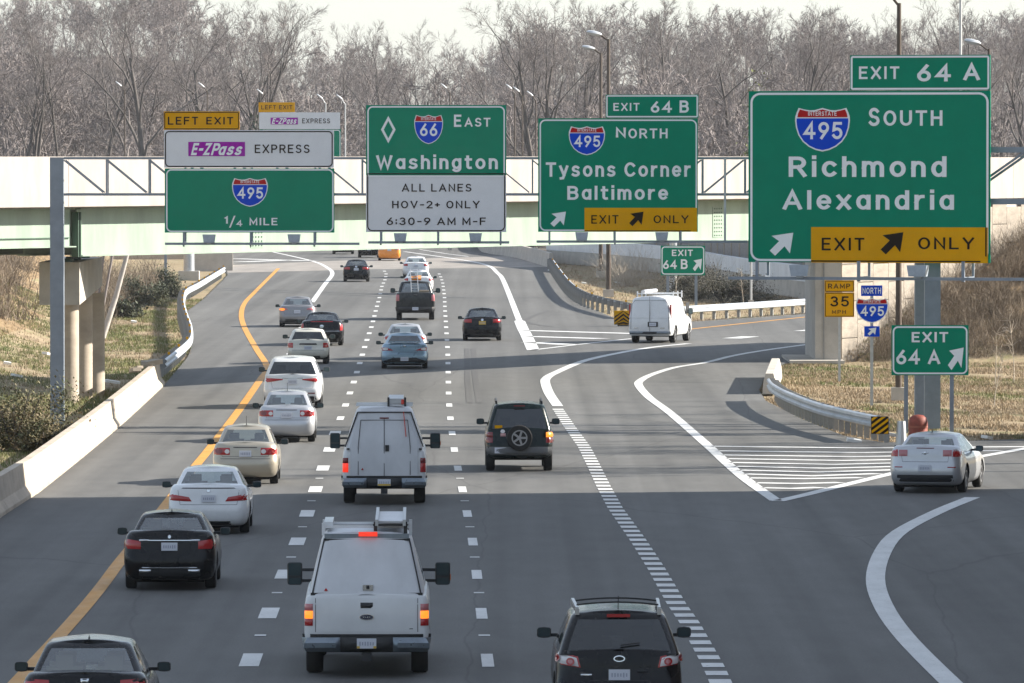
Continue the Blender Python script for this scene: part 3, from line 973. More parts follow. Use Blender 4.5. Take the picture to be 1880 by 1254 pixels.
# second gantry, turned towards the exit lane
GB, YB = 219.5, R(-15)
cb = Vector(((1705 - CX) * GB / F, GB, 0))
gb = thing('sign_gantry', 'nearer steel gantry column and deep truss holding the biggest green sign', 'gantry', cb, YB)
sB = F / GB
MB().box((0, 0.55, 4.3), (0.48, 0.48, 8.6), rz=-YB).build('post', galv_dark, gb)
zt2, zb2 = H + 12 / sB, H - (370 - HY) / sB
for yy in (0.15, 1.05):
    for zz in (zt2, zb2):
        MB().bar((-5.4, yy, zz), (9.5, yy, zz), 0.15, 0.17).build('chord', galv_dark, gb)
for k in range(7):
    xa = -5.4 + k * 2.1
    for yy in (0.15, 1.05):
        MB().bar((xa, yy, zb2 + 0.1), (xa + 2.0, yy, zt2 - 0.1), 0.07, 0.07).build('diagonal_brace', galv_dark, gb)
MB().box((9.3, 0.6, 4.3), (0.5, 0.5, 8.6)).build('post', galv_dark, gb)
zr = H - (512 - HY) / (F / (GB - 1.6))
MB().bar((-5.9, -1.6, zr), (9.0, -1.6, zr), 0.1, 0.09).build('light_rail', galv_dark, gb)
lmB = lamp_mesh(0.62, 0.34, 0.4)
def bx_of(px):
    return (px - 1705) / sB / math.cos(YB)
for px in (1413, 1597, 1785):
    MB().box((bx_of(px), -1.5, zr + 0.22), (0.09, 0.09, 0.62)).build('hanger', galv_dark, gb)
    arm = MB().bar((bx_of(px), -1.5, zr + 0.02), (bx_of(px), 0.06, zr + 0.02), 0.06, 0.07)
    arm.bar((bx_of(px), 0.03, zr), (bx_of(px), 0.03, zt2), 0.07, 0.07)
    arm.build('bracket_arm', galv_dark, gb)
for px in (1493, 1705):
    o = link('sign_light', lmB, gb)
    o.location = (bx_of(px), -1.6, zr + 0.24)

# far gantry beyond the overpass
c1, c2 = atd(347, 510, 488), atd(1236, 552, 425)
gf = thing('sign_gantry', 'distant gantry with round grey columns beyond the overpass', 'gantry', (c1.x, c1.y, 0))
MB().tube((0, 0, 0), (0, 0, 8.0), 0.38, 0.3, n=16).build('post', galv, gf, smooth=True)
MB().box((0, 0, 0.1), (1.4, 1.4, 0.9)).build('footing', conc, gf)
dv = Vector((c2.x, c2.y, 0)) - Vector((c1.x, c1.y, 0))
MB().tube(dv, dv + Vector((0, 0, 8.0)), 0.24, 0.2, n=16).build('post', galv, gf, smooth=True)
for zz in (6.3, 7.7):
    MB().bar(Vector((0, 0, zz)), dv + Vector((0, 0, zz)), 0.14, 0.14).build('chord', galv_dark, gf)

# ================================================================== SIGNS
SHIELD = [(0, -1), (0.25, -0.93), (0.5, -0.78), (0.72, -0.55), (0.88, -0.25), (0.97, 0.1), (1.0, 0.42), (0.99, 0.62), (0.94, 0.8), (0.87, 1.0),
          (0.66, 0.93), (0.45, 0.885), (0.28, 0.9), (0.14, 0.95), (0, 1.0)]
SHIELD = SHIELD + [(-x, y) for x, y in reversed(SHIELD[1:-1])]
ARROW = [(1, 1), (0.08, 0.86), (0.40, 0.63), (0, 0.22), (0.23, 0), (0.63, 0.41), (0.86, 0.10)]
class Sign:
    def __init__(self, name, label, px, py, d, yaw=0.0, cat='sign', group=None, base=None):
        self.px, self.py, self.d = px, py, d
        self.s = F / d
        p = atd(px, py, d)
        self.cz = p.z
        self.cy = math.cos(yaw)
        self.root = thing(name, label, cat, (p.x, d, 0), yaw, group)
        self.last = self.root
    def L(self, px, py, lay=0.0):
        return ((px - self.px) / self.s / self.cy, -lay, self.cz - (py - self.py) / self.s)
    def panel(self, x0, y0, x1, y1, mat, name='panel', th=0.05, lay=0.0):
        a, b = self.L(x0, y1), self.L(x1, y0)
        mb = MB().box(((a[0] + b[0]) / 2, th / 2 - lay, (a[2] + b[2]) / 2), (b[0] - a[0], th, b[2] - a[2]))
        self.last = mb.build(name, mat, self.root)
        return self.last
    def poly(self, pts, mat, lay, name, parent=None):
        mb = MB().add([self.L(x, y, lay) for x, y in pts], [tuple(range(len(pts)))])
        return mb.build(name, mat, parent or self.last)
    def rrect(self, x0, y0, x1, y1, r, n=6, sq=()):
        pts = []
        for k, (cx, cy, a0) in enumerate(((x1 - r, y0 + r, -90), (x1 - r, y1 - r, 0), (x0 + r, y1 - r, 90), (x0 + r, y0 + r, 180))):
            for i in range(n + 1):
                a = R(a0 + 90 * i / n)
                if k in sq:
                    pts.append(((x1, x1, x0, x0)[k], (y0, y1, y1, y0)[k]))
                else:
                    pts.append((cx + r * math.cos(a), cy + r * math.sin(a)))
        return pts
    def ring(self, x0, y0, x1, y1, r, w, mat, lay=0.012, name='border', parent=None, sq=()):
        o = self.rrect(x0, y0, x1, y1, r, sq=sq)
        i_ = self.rrect(x0 + w, y0 + w, x1 - w, y1 - w, max(0.5, r - w), sq=sq)
        n = len(o)
        vs = [self.L(x, y, lay) for x, y in o] + [self.L(x, y, lay) for x, y in i_]
        mb = MB().add(vs, [(k, (k + 1) % n, n + (k + 1) % n, n + k) for k in range(n)])
        return mb.build(name, mat, parent or self.last)
    def text(self, s, x0, y0, x1, y1, mat, lay=0.014, bold=0.02, shear=0.0, spacing=1.0, name='lettering', parent=None):
        vs, fs, ly, wd = text_geo(s, 0.162 + bold * 1.8, shear, spacing)
        cx, cy, w, h = (x0 + x1) / 2, (y0 + y1) / 2, x1 - x0, y1 - y0
        P = [self.L(cx + v[0] * w, cy - v[1] * h, lay + 0.002 * l) for v, l in zip(vs, ly)]
        for k in range(max(wd) + 1):
            fk = [f for f, q in zip(fs, wd) if q == k]
            used = sorted({i for f in fk for i in f})
            re_ = {o: i for i, o in enumerate(used)}
            o = MB().add([P[i] for i in used], [tuple(re_[i] for i in f) for f in fk]).build(name, mat, parent or self.last)
        return o
    def arrow(self, x0, y0, x1, y1, mat, lay=0.014, name='arrow'):
        return self.poly([(x0 + u * (x1 - x0), y1 - v * (y1 - y0)) for u, v in ARROW], mat, lay, name)
    def shield(self, x0, y0, x1, y1, num, parent=None):
        cx, cy, a, b = (x0 + x1) / 2, (y0 + y1) / 2, (x1 - x0) / 2, (y1 - y0) / 2
        def sc(k, kb=None):
            return [(cx + x * (a - k), cy - y * (b - k)) for x, y in SHIELD]
        sh = self.poly(sc(0), sg_legend, 0.013, 'route_shield', parent)
        e = max(0.9, a * 0.055)
        cut = 0.52
        inner = [(x * (a - e) , y * (b - e)) for x, y in SHIELD]
        low = [p for p in inner if p[1] <= cut * b - 0.01 * b]
        # lower field: split the outline at the cut height
        def split(poly, h, keep_low):
            out = []
            n = len(poly)
            for i in range(n):
                p, q = poly[i], poly[(i + 1) % n]
                ip, iq = (p[1] <= h) == keep_low, (q[1] <= h) == keep_low
                if ip:
                    out.append(p)
                if ip != iq:
                    t = (h - p[1]) / (q[1] - p[1])
                    out.append((p[0] + (q[0] - p[0]) * t, h))
            return out
        lo = split(inner, cut * b, True)
        hi = split(inner, (cut + 0.05) * b, False)
        self.poly([(cx + x, cy - y) for x, y in lo], sg_blue, 0.019, 'blue_field', sh)
        # the red band is concave along its top: fan it from its lower edge
        xs_ = sorted(hi, key=lambda p: p[0])
        top = [p for p in xs_ if p[1] > (cut + 0.06) * b]
        hb = (cut + 0.05) * b
        mb = MB()
        lw = max(p[0] for p in hi)
        cols = [(-lw, hb)] + top + [(lw, hb)]
        vs, fs = [], []
        for k, p in enumerate(top):
            vs += [self.L(cx + p[0], cy - p[1], 0.019), self.L(cx + max(-lw, min(lw, p[0] * 1.03)), cy - hb, 0.019)]
            if k:
                fs.append((2 * k - 2, 2 * k, 2 * k + 1, 2 * k - 1))
        mb.add(vs, fs).build('red_band', sg_red, sh)
        self.text('INTERSTATE', cx - a * 0.52, cy - 0.86 * b, cx + a * 0.52, cy - 0.62 * b, sg_legend, 0.024, 0.012, parent=sh, name='band_lettering')
        wn_ = 0.73 if len(num) == 3 else 0.60
        self.text(num, cx - a * wn_, cy - 0.44 * b, cx + a * wn_, cy + 0.46 * b, sg_legend, 0.024, 0.022, parent=sh, name='number')

# --- left express lanes sign
s = Sign('guide_sign', 'overhead sign with purple toll logo, EXPRESS and LEFT EXIT plaque, quarter mile', 457, 330, GA - 0.35)
s.panel(301, 204.5, 440, 238.3, sg_yellow, 'left_exit_plaque')
s.ring(302, 205.5, 439, 237.3, 3, 1.5, sg_black)
s.text('LEFT', 308.5, 214.5, 364, 229, sg_black, spacing=1.25, bold=0.012)
s.text('EXIT', 379, 214.5, 428.5, 229, sg_black, spacing=1.25, bold=0.012)
s.panel(301.5, 239, 613, 308, sg_white, 'express_panel')
s.ring(303, 240.5, 611, 306.5, 8, 2, sg_black)
ep = s.poly([(346, 260.5), (450, 260.5), (450, 286.7), (346, 286.7)], sg_purple, 0.012, 'toll_logo')
s.text('E-Z', 350.5, 262.5, 391, 285, sg_legend, 0.018, 0.05, 0.35, parent=ep)
s.text('P', 387, 263, 405, 285, sg_legend, 0.02, 0.045, 0.35, parent=ep)
s.text('ass', 401.5, 268.5, 446, 285, sg_legend, 0.018, 0.045, 0.35, parent=ep)
s.text('EXPRESS', 468, 265, 568.5, 281.5, sg_black, spacing=1.15, bold=0.0)
s.panel(302.5, 309, 614, 427, sg_green, 'green_panel')
s.ring(305, 310.5, 612.5, 426, 10, 2.6, sg_legend)
s.shield(426, 327, 492, 379.5, '495')
s.text('1', 411.5, 396, 418.5, 410.5, sg_legend, bold=0.02)
s.poly([(420.5, 418), (429.5, 396), (432.5, 396), (423.5, 418)], sg_legend, 0.014, 'lettering')
s.text('4', 433, 403, 445, 415.5, sg_legend, bold=0.02)
s.text('MILE', 458, 398.5, 509.5, 413.5, sg_legend, spacing=1.2)
# --- east sign
s = Sign('guide_sign', 'overhead green and white sign reading EAST Washington with lane hours below', 800, 310, GA - 0.35)
s.panel(672, 193, 929.5, 322.3, sg_green, 'green_panel')
s.ring(674.5, 195, 927, 324.5, 10, 2.6, sg_legend, sq=(1, 2))
s.poly([(713, 213), (726.5, 238), (713, 263), (699.5, 238)], sg_legend, 0.012, 'diamond')
s.poly([(713, 222), (721.3, 238), (713, 254), (704.7, 238)], sg_green, 0.018, 'diamond_field')
s.shield(760.5, 211, 813.5, 264.5, '66')
s.text('E', 833.5, 210.5, 847, 233, sg_legend, bold=0.028)
s.text('AST', 852.5, 214.5, 900.5, 233, sg_legend, spacing=1.15, bold=0.02)
s.text('Washington', 690, 283.6, 914, 316, sg_legend, spacing=1.12, bold=0.028)
s.panel(672, 323, 929.5, 426, sg_white, 'white_panel')
s.ring(674, 318, 927.5, 424.5, 10, 2, sg_black, sq=(0, 3))
s.text('ALL LANES', 737.5, 336, 865.5, 353, sg_black, spacing=1.2, bold=0.0)
s.text('HOV-2+ ONLY', 720, 367.5, 881, 383.7, sg_black, spacing=1.2, bold=0.0)
s.text('6:30-9 AM M-F', 710, 398, 892, 413.5, sg_black, spacing=1.2, bold=0.0)
# --- north sign
s = Sign('guide_sign', 'overhead green sign for NORTH to Tysons Corner and Baltimore, EXIT 64 B', 1135, 320, GA - 0.35)
s.panel(1112, 174, 1282, 216.5, sg_green, 'exit_plaque')
s.ring(1113, 175, 1281, 215.5, 3, 2.4, sg_legend)
s.text('EXIT', 1126, 188.7, 1174, 204, sg_legend, spacing=1.25)
s.text('64', 1194.5, 184, 1233.5, 207, sg_legend, spacing=1.2, bold=0.028)
s.text('B', 1247.5, 184.5, 1264.5, 207, sg_legend, bold=0.028)
s.panel(988, 217.3, 1281, 425.5, sg_green, 'green_panel')
s.ring(990.5, 219.5, 1279.5, 424, 11, 2.6, sg_legend)
s.shield(1044, 232, 1110.8, 285, '495')
s.text('N', 1130.5, 232.3, 1149, 254.4, sg_legend, bold=0.028)
s.text('ORTH', 1153.5, 236, 1225.5, 254.6, sg_legend, spacing=1.15)
s.text('Tysons Corner', 1002, 298, 1268, 330, sg_legend, spacing=1.1, bold=0.028)
s.text('Baltimore', 1041.5, 340, 1226.5, 366.8, sg_legend, spacing=1.12, bold=0.028)
s.arrow(1010.5, 388.5, 1039, 416.5, sg_legend)
s.panel(1073, 381.5, 1279.5, 425.5, sg_yellow, 'exit_only_panel', lay=0.02, th=0.04)
s.ring(1060, 383, 1278, 424, 10, 1.6, sg_black, 0.034, sq=(0, 2, 3)) if False else None
s.poly([(1073, 423), (1268, 423), (1268, 425), (1073, 425)], sg_black, 0.034, 'edge_line')
s.text('EXIT', 1085.5, 394.5, 1135.5, 411, sg_black, 0.034, 0.0, spacing=1.2)
s.arrow(1155, 388.5, 1181.5, 415.3, sg_black, 0.034)
s.text('ONLY', 1199.8, 394, 1264.5, 411, sg_black, 0.034, 0.0, spacing=1.15)
# --- south sign, nearest and largest
s = Sign('guide_sign', 'largest overhead green sign for SOUTH to Richmond and Alexandria, EXIT 64 A', 1594, 330, GB - 0.22 + math.sin(-YB) * 1.85, YB)
s.panel(1560.5, 101.5, 1813.5, 166, sg_green, 'exit_plaque')
s.ring(1562, 103, 1812, 165, 4, 3.4, sg_legend)
s.text('EXIT', 1577, 121.5, 1650, 146, sg_legend, spacing=1.25)
s.text('64', 1682, 115.5, 1743, 150, sg_legend, spacing=1.2, bold=0.028)
s.text('A', 1764.5, 114, 1796, 148.5, sg_legend, bold=0.028)
s.panel(1376, 167, 1814, 482, sg_green, 'green_panel')
s.ring(1379.5, 170, 1811, 480, 18, 4, sg_legend)
s.shield(1461, 198, 1560.8, 278.3, '495')
s.text('S', 1594, 198, 1614.5, 231.5, sg_legend, bold=0.026)
s.text('OUTH', 1621.5, 202.8, 1728, 231, sg_legend, spacing=1.15)
s.text('Richmond', 1449.5, 285.3, 1735.5, 326, sg_legend, spacing=1.14, bold=0.024)
s.text('Alexandria', 1437.5, 345.7, 1749, 386, sg_legend, spacing=1.14, bold=0.024)
s.arrow(1415, 427.5, 1458, 470, sg_legend)
s.panel(1490.5, 417, 1810, 482.5, sg_yellow, 'exit_only_panel', lay=0.02, th=0.04)
s.poly([(1490.5, 478.2), (1797, 478.2), (1797, 480.6), (1490.5, 480.6)], sg_black, 0.034, 'edge_line')
s.poly([(1805.5, 417), (1808, 417), (1808, 470), (1805.5, 470)], sg_black, 0.034, 'edge_line')
s.text('EXIT', 1510, 436, 1587.5, 460.5, sg_black, 0.034, 0.004, spacing=1.2)
s.arrow(1616.8, 426, 1658, 467, sg_black, 0.034)
s.text('ONLY', 1684.5, 433.3, 1786.5, 459.2, sg_black, 0.034, 0.004, spacing=1.15)
# --- far express sign beyond the overpass
s = Sign('guide_sign', 'small far express sign with LEFT EXIT plaque seen above the overpass', 550, 240, 462)
s.panel(475, 188, 541.5, 206, sg_yellow, 'left_exit_plaque')
s.text('LEFT EXIT', 480, 193, 537, 201, sg_black, 0.03, 0.0, spacing=1.2)
s.panel(476, 206.5, 624.5, 237, sg_white, 'express_panel')
ep = s.poly([(497, 216), (547, 216), (547, 228.5), (497, 228.5)], sg_purple, 0.03, 'toll_logo')
s.text('E-ZPass', 499, 217, 545, 227.5, sg_legend, 0.045, 0.04, 0.35, parent=ep)
s.text('EXPRESS', 555, 217.3, 606, 226.6, sg_black, 0.03, 0.0, spacing=1.15)
s.panel(478, 237.5, 626, 300, sg_green, 'green_panel')
s.ring(479, 238.5, 625, 299, 5, 1.4, sg_legend, 0.03)
# --- ground signs
def post(s, px, py0, py1, w, mat=galv_dark, dy=0.08, name='post'):
    a, b = s.L(px, py1), s.L(px, py0)
    MB().box((a[0], dy, (a[2] + b[2]) / 2), (w, w * 0.8, b[2] - a[2])).build(name, mat, s.root)
dB = 402.0
s = Sign('exit_sign', 'small green EXIT 64 B sign on posts beyond the white van', 1254, 478, dB)
s.panel(1213, 451, 1294.5, 505.5, sg_green)
s.ring(1214.5, 452.5, 1293, 504, 6, 2, sg_legend, 0.02)
s.text('EXIT', 1233.5, 458, 1272, 470.3, sg_legend, 0.024, spacing=1.15, bold=0.03)
s.text('64', 1217, 476, 1242.8, 493.8, sg_legend, 0.024, bold=0.03)
s.text('B', 1250, 476, 1262.5, 493.8, sg_legend, 0.024, bold=0.03)
s.arrow(1272, 475, 1288.8, 498, sg_legend, 0.024)
yb = HY + H * s.s
for px in (1226, 1278):
    post(s, px, 470, yb, 0.16)
dA = 217.0
s = Sign('exit_sign', 'green EXIT 64 A gore sign on two posts above the silver sedan', 1707.5, 643, dA)
s.panel(1637, 597, 1778.5, 689, sg_green)
s.ring(1639, 599, 1776.5, 687, 10, 3, sg_legend)
s.text('EXIT', 1674, 609, 1741, 629, sg_legend, spacing=1.15, bold=0.03)
s.text('64', 1645.5, 639.5, 1689.3, 669, sg_legend, bold=0.03)
s.text('A', 1703.2, 640, 1727, 669, sg_legend, bold=0.03)
s.arrow(1740.5, 638, 1769.5, 679.5, sg_legend)
yb = HY + H * s.s
for px in (1664, 1748):
    post(s, px, 640, yb + 2, 0.12)
s = Sign('speed_sign', 'yellow RAMP 35 MPH advisory sign on a thin post by the pier', 1541, 549, 266)
s.panel(1514, 514.5, 1568.5, 536, sg_yellow, 'upper_panel')
s.ring(1515, 515.5, 1567.5, 535.4, 2, 1.1, sg_black)
s.text('RAMP', 1520.5, 520, 1561, 530, sg_black, 0.016, 0.0, spacing=1.2)
s.panel(1514, 536.8, 1568.5, 582, sg_yellow, 'lower_panel')
s.ring(1515, 537.6, 1567.5, 581, 2, 1.1, sg_black)
s.text('35', 1524, 544, 1558.7, 562.8, sg_black, 0.016, 0.01, spacing=1.15)
s.text('MPH', 1527.5, 568.6, 1553, 576, sg_black, 0.016, 0.0, spacing=1.3)
post(s, 1541.5, 520, HY + H * s.s, 0.09, galv)
s = Sign('route_marker', 'blue NORTH route shield with small arrow plate on a post', 1601, 570, 240.2)
s.panel(1581, 524, 1620, 543.5, sg_blue, 'direction_plate', 0.03)
s.text('NORTH', 1583.5, 527, 1617.5, 540.5, sg_legend, 0.016, 0.01)
s.panel(1588, 552, 1613, 588, alu, 'shield_backing', 0.03, lay=-0.02)
s.shield(1571, 547.5, 1631, 593, '495')
s.panel(1587, 599, 1615, 618, sg_blue, 'arrow_plate', 0.03)
s.arrow(1593, 601.5, 1609, 616, sg_legend, 0.016)
post(s, 1601, 525, HY + H * s.s, 0.1, galv, 0.1)
# striped end markers
s = Sign('object_marker', 'yellow and black chevron panel on the guardrail nose beside the white van', 1145, 583, 352.5, cat='marker')
pn = s.panel(1127.5, 570.5, 1161.5, 596, sg_yellow, 'panel', 0.25)
for k in range(4):
    y0 = 574 + k * 7.5 - 4
    for sg in (-1, 1):
        s.poly([(1144.5, max(570.8, y0 - 2)), (1144.5 + sg * 16.5, min(595.7, y0 + 11)), (1144.5 + sg * 16.5, min(595.9, y0 + 14.5)), (1144.5, max(571, y0 + 1.8))], sg_black, 0.03, 'stripe')
MB().box((0, 0.35, 0.35), (0.6, 0.4, 0.7)).build('nose_base', post_steel, s.root)
s = Sign('object_marker', 'black and yellow diagonal striped panel on the nose of the island guardrail', 1616, 781, 206.5, cat='marker')
s.panel(1600, 765, 1632, 797, sg_black, 'panel', 0.2)
for k in range(5):
    c = 1.0 + k * 0.52 - 0.9
    pts = []
    def clipband(c, w):
        # diagonal band u + v between c and c + w inside the unit square (u right, v down)
        import itertools
        poly = [(0, 0), (1, 0), (1, 1), (0, 1)]
        for sgn, lim in ((1, c + w), (-1, -c)):
            out = []
            for i in range(len(poly)):
                p, q = poly[i], poly[(i + 1) % len(poly)]
                fp, fq = sgn * (p[0] * 0.75 + p[1]) - lim, sgn * (q[0] * 0.75 + q[1]) - lim
                if fp <= 0:
                    out.append(p)
                if fp * fq < 0:
                    t_ = fp / (fp - fq)
                    out.append((p[0] + (q[0] - p[0]) * t_, p[1] + (q[1] - p[1]) * t_))
            poly = out
            if not poly:
                break
        return poly
    pl = clipband(0.1 + k * 0.36, 0.17)
    if len(pl) >= 3:
        s.poly([(1600.6 + u * 30.8, 765.6 + v * 30.8) for u, v in pl], sg_yellow, 0.012, 'stripe')
MB().tube((0.62, 0.1, 0.02), (0.62, 0.1, 0.72), 0.17, 0.12, n=10).build('crushed_end', alu, s.root)

# ================================================================== LIGHT POLES
def light_pole(label, px, py_base, py_top, d=None, arm=-1.6, w=0.2, head=True, mat=bronze, tilt=0.12, group='street lamps', hl=0.75, zbase=0.0):
    d = d or dep(py_base)
    s_ = F / d
    X = (px - CX) / s_
    z1 = H - (py_top - HY) / s_
    t = thing('street_lamp', label, 'street lamp', (X, d, zbase), 0, group)
    MB().tube((0, 0, 0), (0, 0, z1 - zbase), w / 2 * 1.15, w / 2 * 0.75, n=10).build('pole', mat, t, smooth=True)
    MB().box((0, 0, 0.22), (w * 2.4, w * 2.4, 0.44)).build('base', conc, t)
    if head:
        ex = arm
        MB().tube((0, 0, z1 - zbase - 0.1), (ex * 0.6, 0, z1 - zbase + abs(ex) * tilt + 0.15), w * 0.24, n=8).build('arm', mat, t)
        mb = MB()
        mx_, mz = ex, z1 - zbase + abs(ex) * tilt + 0.22
        a = math.copysign(1, ex)
        hgt = hl * 0.3
        vs = []
        for k, (u, r1) in enumerate(((0, 0.4), (0.15, 0.8), (0.5, 1.0), (0.85, 0.8), (1, 0.3))):
            for j in range(8):
                an = 2 * math.pi * j / 8
                vs.append((ex * 0.5 + a * hl * u, math.cos(an) * hgt * 0.9 * r1, mz - 0.06 + u * hl * tilt * 1.6 + math.sin(an) * hgt * 0.6 * r1))
        fs = [(r * 8 + j, r * 8 + (j + 1) % 8, (r + 1) * 8 + (j + 1) % 8, (r + 1) * 8 + j) for r in range(4) for j in range(8)]
        mb.add(vs, fs).build('lamp_head', lamp_grey, t, smooth=True, fix=True)
    return t
lamp_grey = pmat('lamp_head_grey', (0.5, 0.52, 0.54), 0.4, metal=0.4)
light_pole('tall bronze lamp whose pole passes behind the largest green sign', 1650, 735, 6, w=0.2, arm=-0.55, tilt=0.3, hl=0.55)
light_pole('thick bronze lamp pole right of the north sign, the nearer of the pair', 1117, 545, 72, arm=-0.8, hl=0.9, w=0.26)
light_pole('bronze lamp pole left of the north exit plaque, the farther of the pair', 1103, 509, 97, arm=-0.8, hl=0.9, w=0.26)
light_pole('short dark lamp pole along the right edge of the largest sign', 1815, 0, 90, d=330, arm=-0.75, hl=0.75, w=0.16)
light_pole('white flagpole like mast above the largest sign', 1763, 0, -40, d=420, head=False, mat=alu, w=0.2)
for i, (px, py, d, lab) in enumerate(((945, 171, 632, 'leftmost of three bronze lamps between the east and north signs'), (959, 176, 640, 'middle of three bronze lamps between the east and north signs'),
                                (984, 184, 625, 'rightmost of three bronze lamps between the east and north signs'),
                                (826, 170, 640, 'distant lamp just above the east sign'), (381, 168, 640, 'distant lamp just above the express sign plaque'),
                                (229, 166, 640, 'distant lamp left of the express sign against the trees'), (598, 189, 640, 'pale lamp behind the far express sign'),
                                (634, 190, 640, 'pale slim lamp left of the east sign'), (488, 180, 640, 'small lamp above the far LEFT EXIT plaque'))):
    light_pole(lab, px, 0, py, d=d, arm=-0.5, hl=0.55, w=0.16, mat=alu if i in (6, 7) else bronze, tilt=0.45)
# lamp posts and thin poles beyond the ramp guardrail
for px, y0, d, lab in ((1379, 440, 405, 'slim pale pole standing just behind the ramp guardrail'), (1485, 440, 405, 'slim pale pole beside the right pier behind the guardrail')):
    p = atd(px, y0, d)
    t = thing('slim_pole', lab, 'pole', (p.x, d, 0))
    MB().tube((0, 0, 0), (0, 0, 5.2), 0.07, 0.06, n=8).build('shaft', alu, t)
    MB().box((0, 0, 0.12), (0.3, 0.3, 0.24)).build('base', conc, t)
p = atd(304, 538, 440)
t = thing('slim_pole', 'thin blue grey sign post beside the evergreen shrubs far left', 'pole', (p.x, 440, 0))
MB().box((0, 0, 1.5), (0.16, 0.12, 3.4)).build('shaft', galv_dark, t)
MB().box((0, -0.08, 3.0), (0.5, 0.04, 0.3)).build('plate', alu, t)
# rust coloured drum behind the silver sedan
p = at(1686, 800)
t = thing('traffic_drum', 'rust red round topped drum behind the silver sedan', 'drum', (p.x, p.y, 0))
drum_m = pmat('weathered_red_plastic', (0.20, 0.038, 0.022), 0.65, var=0.25, scale=4)
prof = [(0.30, 0), (0.30, 0.06), (0.28, 0.1), (0.29, 0.30), (0.285, 0.42), (0.25, 0.54), (0.16, 0.61), (0.0, 0.63)]
mb = MB()
n = 20
for (r_, z_) in prof:
    mb.v += [(r_ * math.cos(2 * math.pi * k / n), r_ * math.sin(2 * math.pi * k / n), z_) for k in range(n)]
mb.f = [(i * n + k, i * n + (k + 1) % n, (i + 1) * n + (k + 1) % n, (i + 1) * n + k) for i in range(len(prof) - 1) for k in range(n)]
mb.build('body', drum_m, t, smooth=True)
MB().tube((0, 0, 0.24), (0, 0, 0.30), 0.296, n=20).build('band', pmat('faded_band', (0.26, 0.08, 0.05), 0.6), t, smooth=True)
# ================================================================== VEGETATION
bark_m = pmat('grey_bark', (0.085, 0.074, 0.068), 0.9, var=0.25, scale=2.0, stretch=(1, 1, 0.3))
twig_m = pmat('winter_twigs', (0.168, 0.145, 0.136), 0.9, var=0.22, scale=0.25, detail=2)
twig_b = pmat('grey_winter_twigs', (0.212, 0.184, 0.176), 0.9, var=0.25, scale=0.12, detail=2)
brush_m = pmat('brown_brush', (0.165, 0.13, 0.094), 0.9, var=0.3, scale=0.5, detail=3)
pale_twig = pmat('pale_twigs', (0.42, 0.36, 0.29), 0.9, var=0.15, scale=1)
leaf_dark = pmat('evergreen_leaves', (0.045, 0.058, 0.028), 0.7, col2=(0.10, 0.105, 0.06), scale=1.2)
leaf_mix = pmat('shrub_leaves', (0.085, 0.105, 0.035), 0.7, col2=(0.19, 0.125, 0.065), scale=0.9)
brush_leaf = pmat('dark_scrub_leaves', (0.05, 0.05, 0.034), 0.8, col2=(0.105, 0.092, 0.062), scale=1.4)
leaf_yel = pmat('budding_leaves', (0.16, 0.17, 0.05), 0.7, var=0.25, scale=1.0)
straw = pmat('dry_grass_blades', (0.245, 0.185, 0.115), 0.9, col2=(0.37, 0.285, 0.185), scale=0.3)
greengrass = pmat('green_grass_blades', (0.085, 0.12, 0.028), 0.9, col2=(0.19, 0.175, 0.07), scale=0.3)

def quads_mesh(name, V, Q, mat, smooth=False):
    V = np.asarray(V, np.float32)
    Q = np.asarray(Q, np.int32)
    me = bpy.data.meshes.new(name)
    k = Q.shape[1]
    me.vertices.add(len(V))
    me.vertices.foreach_set('co', V.ravel())
    me.loops.add(Q.size)
    me.loops.foreach_set('vertex_index', Q.ravel())
    me.polygons.add(len(Q))
    me.polygons.foreach_set('loop_start', np.arange(0, Q.size, k, dtype=np.int32))
    me.polygons.foreach_set('loop_total', np.full(len(Q), k, np.int32))
    if smooth:
        me.polygons.foreach_set('use_smooth', np.ones(len(Q), bool))
    me.update(calc_edges=True)
    me.materials.append(mat)
    return me

def perp(d):
    a = np.where(np.abs(d[:, 2:3]) < 0.9, np.array([[0, 0, 1.0]]), np.array([[1.0, 0, 0]]))
    u = np.cross(d, a)
    u /= np.linalg.norm(u, axis=1, keepdims=True) + 1e-9
    return u, np.cross(d, u)
def tubes(seg, n):
    """seg: (N, 8) p0 p1 r0 r1 -> verts, quads"""
    seg = np.asarray(seg, float)
    if len(seg) == 0:
        return np.zeros((0, 3)), np.zeros((0, 4), int)
    p0, p1, r0, r1 = seg[:, 0:3], seg[:, 3:6], seg[:, 6:7], seg[:, 7:8]
    d = p1 - p0
    d /= np.linalg.norm(d, axis=1, keepdims=True) + 1e-9
    u, w = perp(d)
    V = []
    for k in range(n):
        a = 2 * math.pi * k / n
        V.append(p0 + (u * math.cos(a) + w * math.sin(a)) * r0)
    for k in range(n):
        a = 2 * math.pi * k / n
        V.append(p1 + (u * math.cos(a) + w * math.sin(a)) * r1)
    V = np.stack(V, 1).reshape(-1, 3)
    base = (np.arange(len(seg)) * 2 * n)[:, None]
    Q = np.concatenate([base + np.array([[k, (k + 1) % n, n + (k + 1) % n, n + k]]) for k in range(n)], 0)
    return V, Q
def strips(seg, rs):
    """flat ribbons, randomly turned about their own axis"""
    seg = np.asarray(seg, float)
    p0, p1, r0, r1 = seg[:, 0:3], seg[:, 3:6], seg[:, 6:7], seg[:, 7:8]
    d = p1 - p0
    d /= np.linalg.norm(d, axis=1, keepdims=True) + 1e-9
    u, w = perp(d)
    a = rs.uniform(0, math.pi, (len(seg), 1))
    s = u * np.cos(a) + w * np.sin(a)
    V = np.stack([p0 - s * r0, p0 + s * r0, p1 + s * r1, p1 - s * r1], 1).reshape(-1, 3)
    Q = np.arange(len(seg) * 4).reshape(-1, 4)
    return V, Q

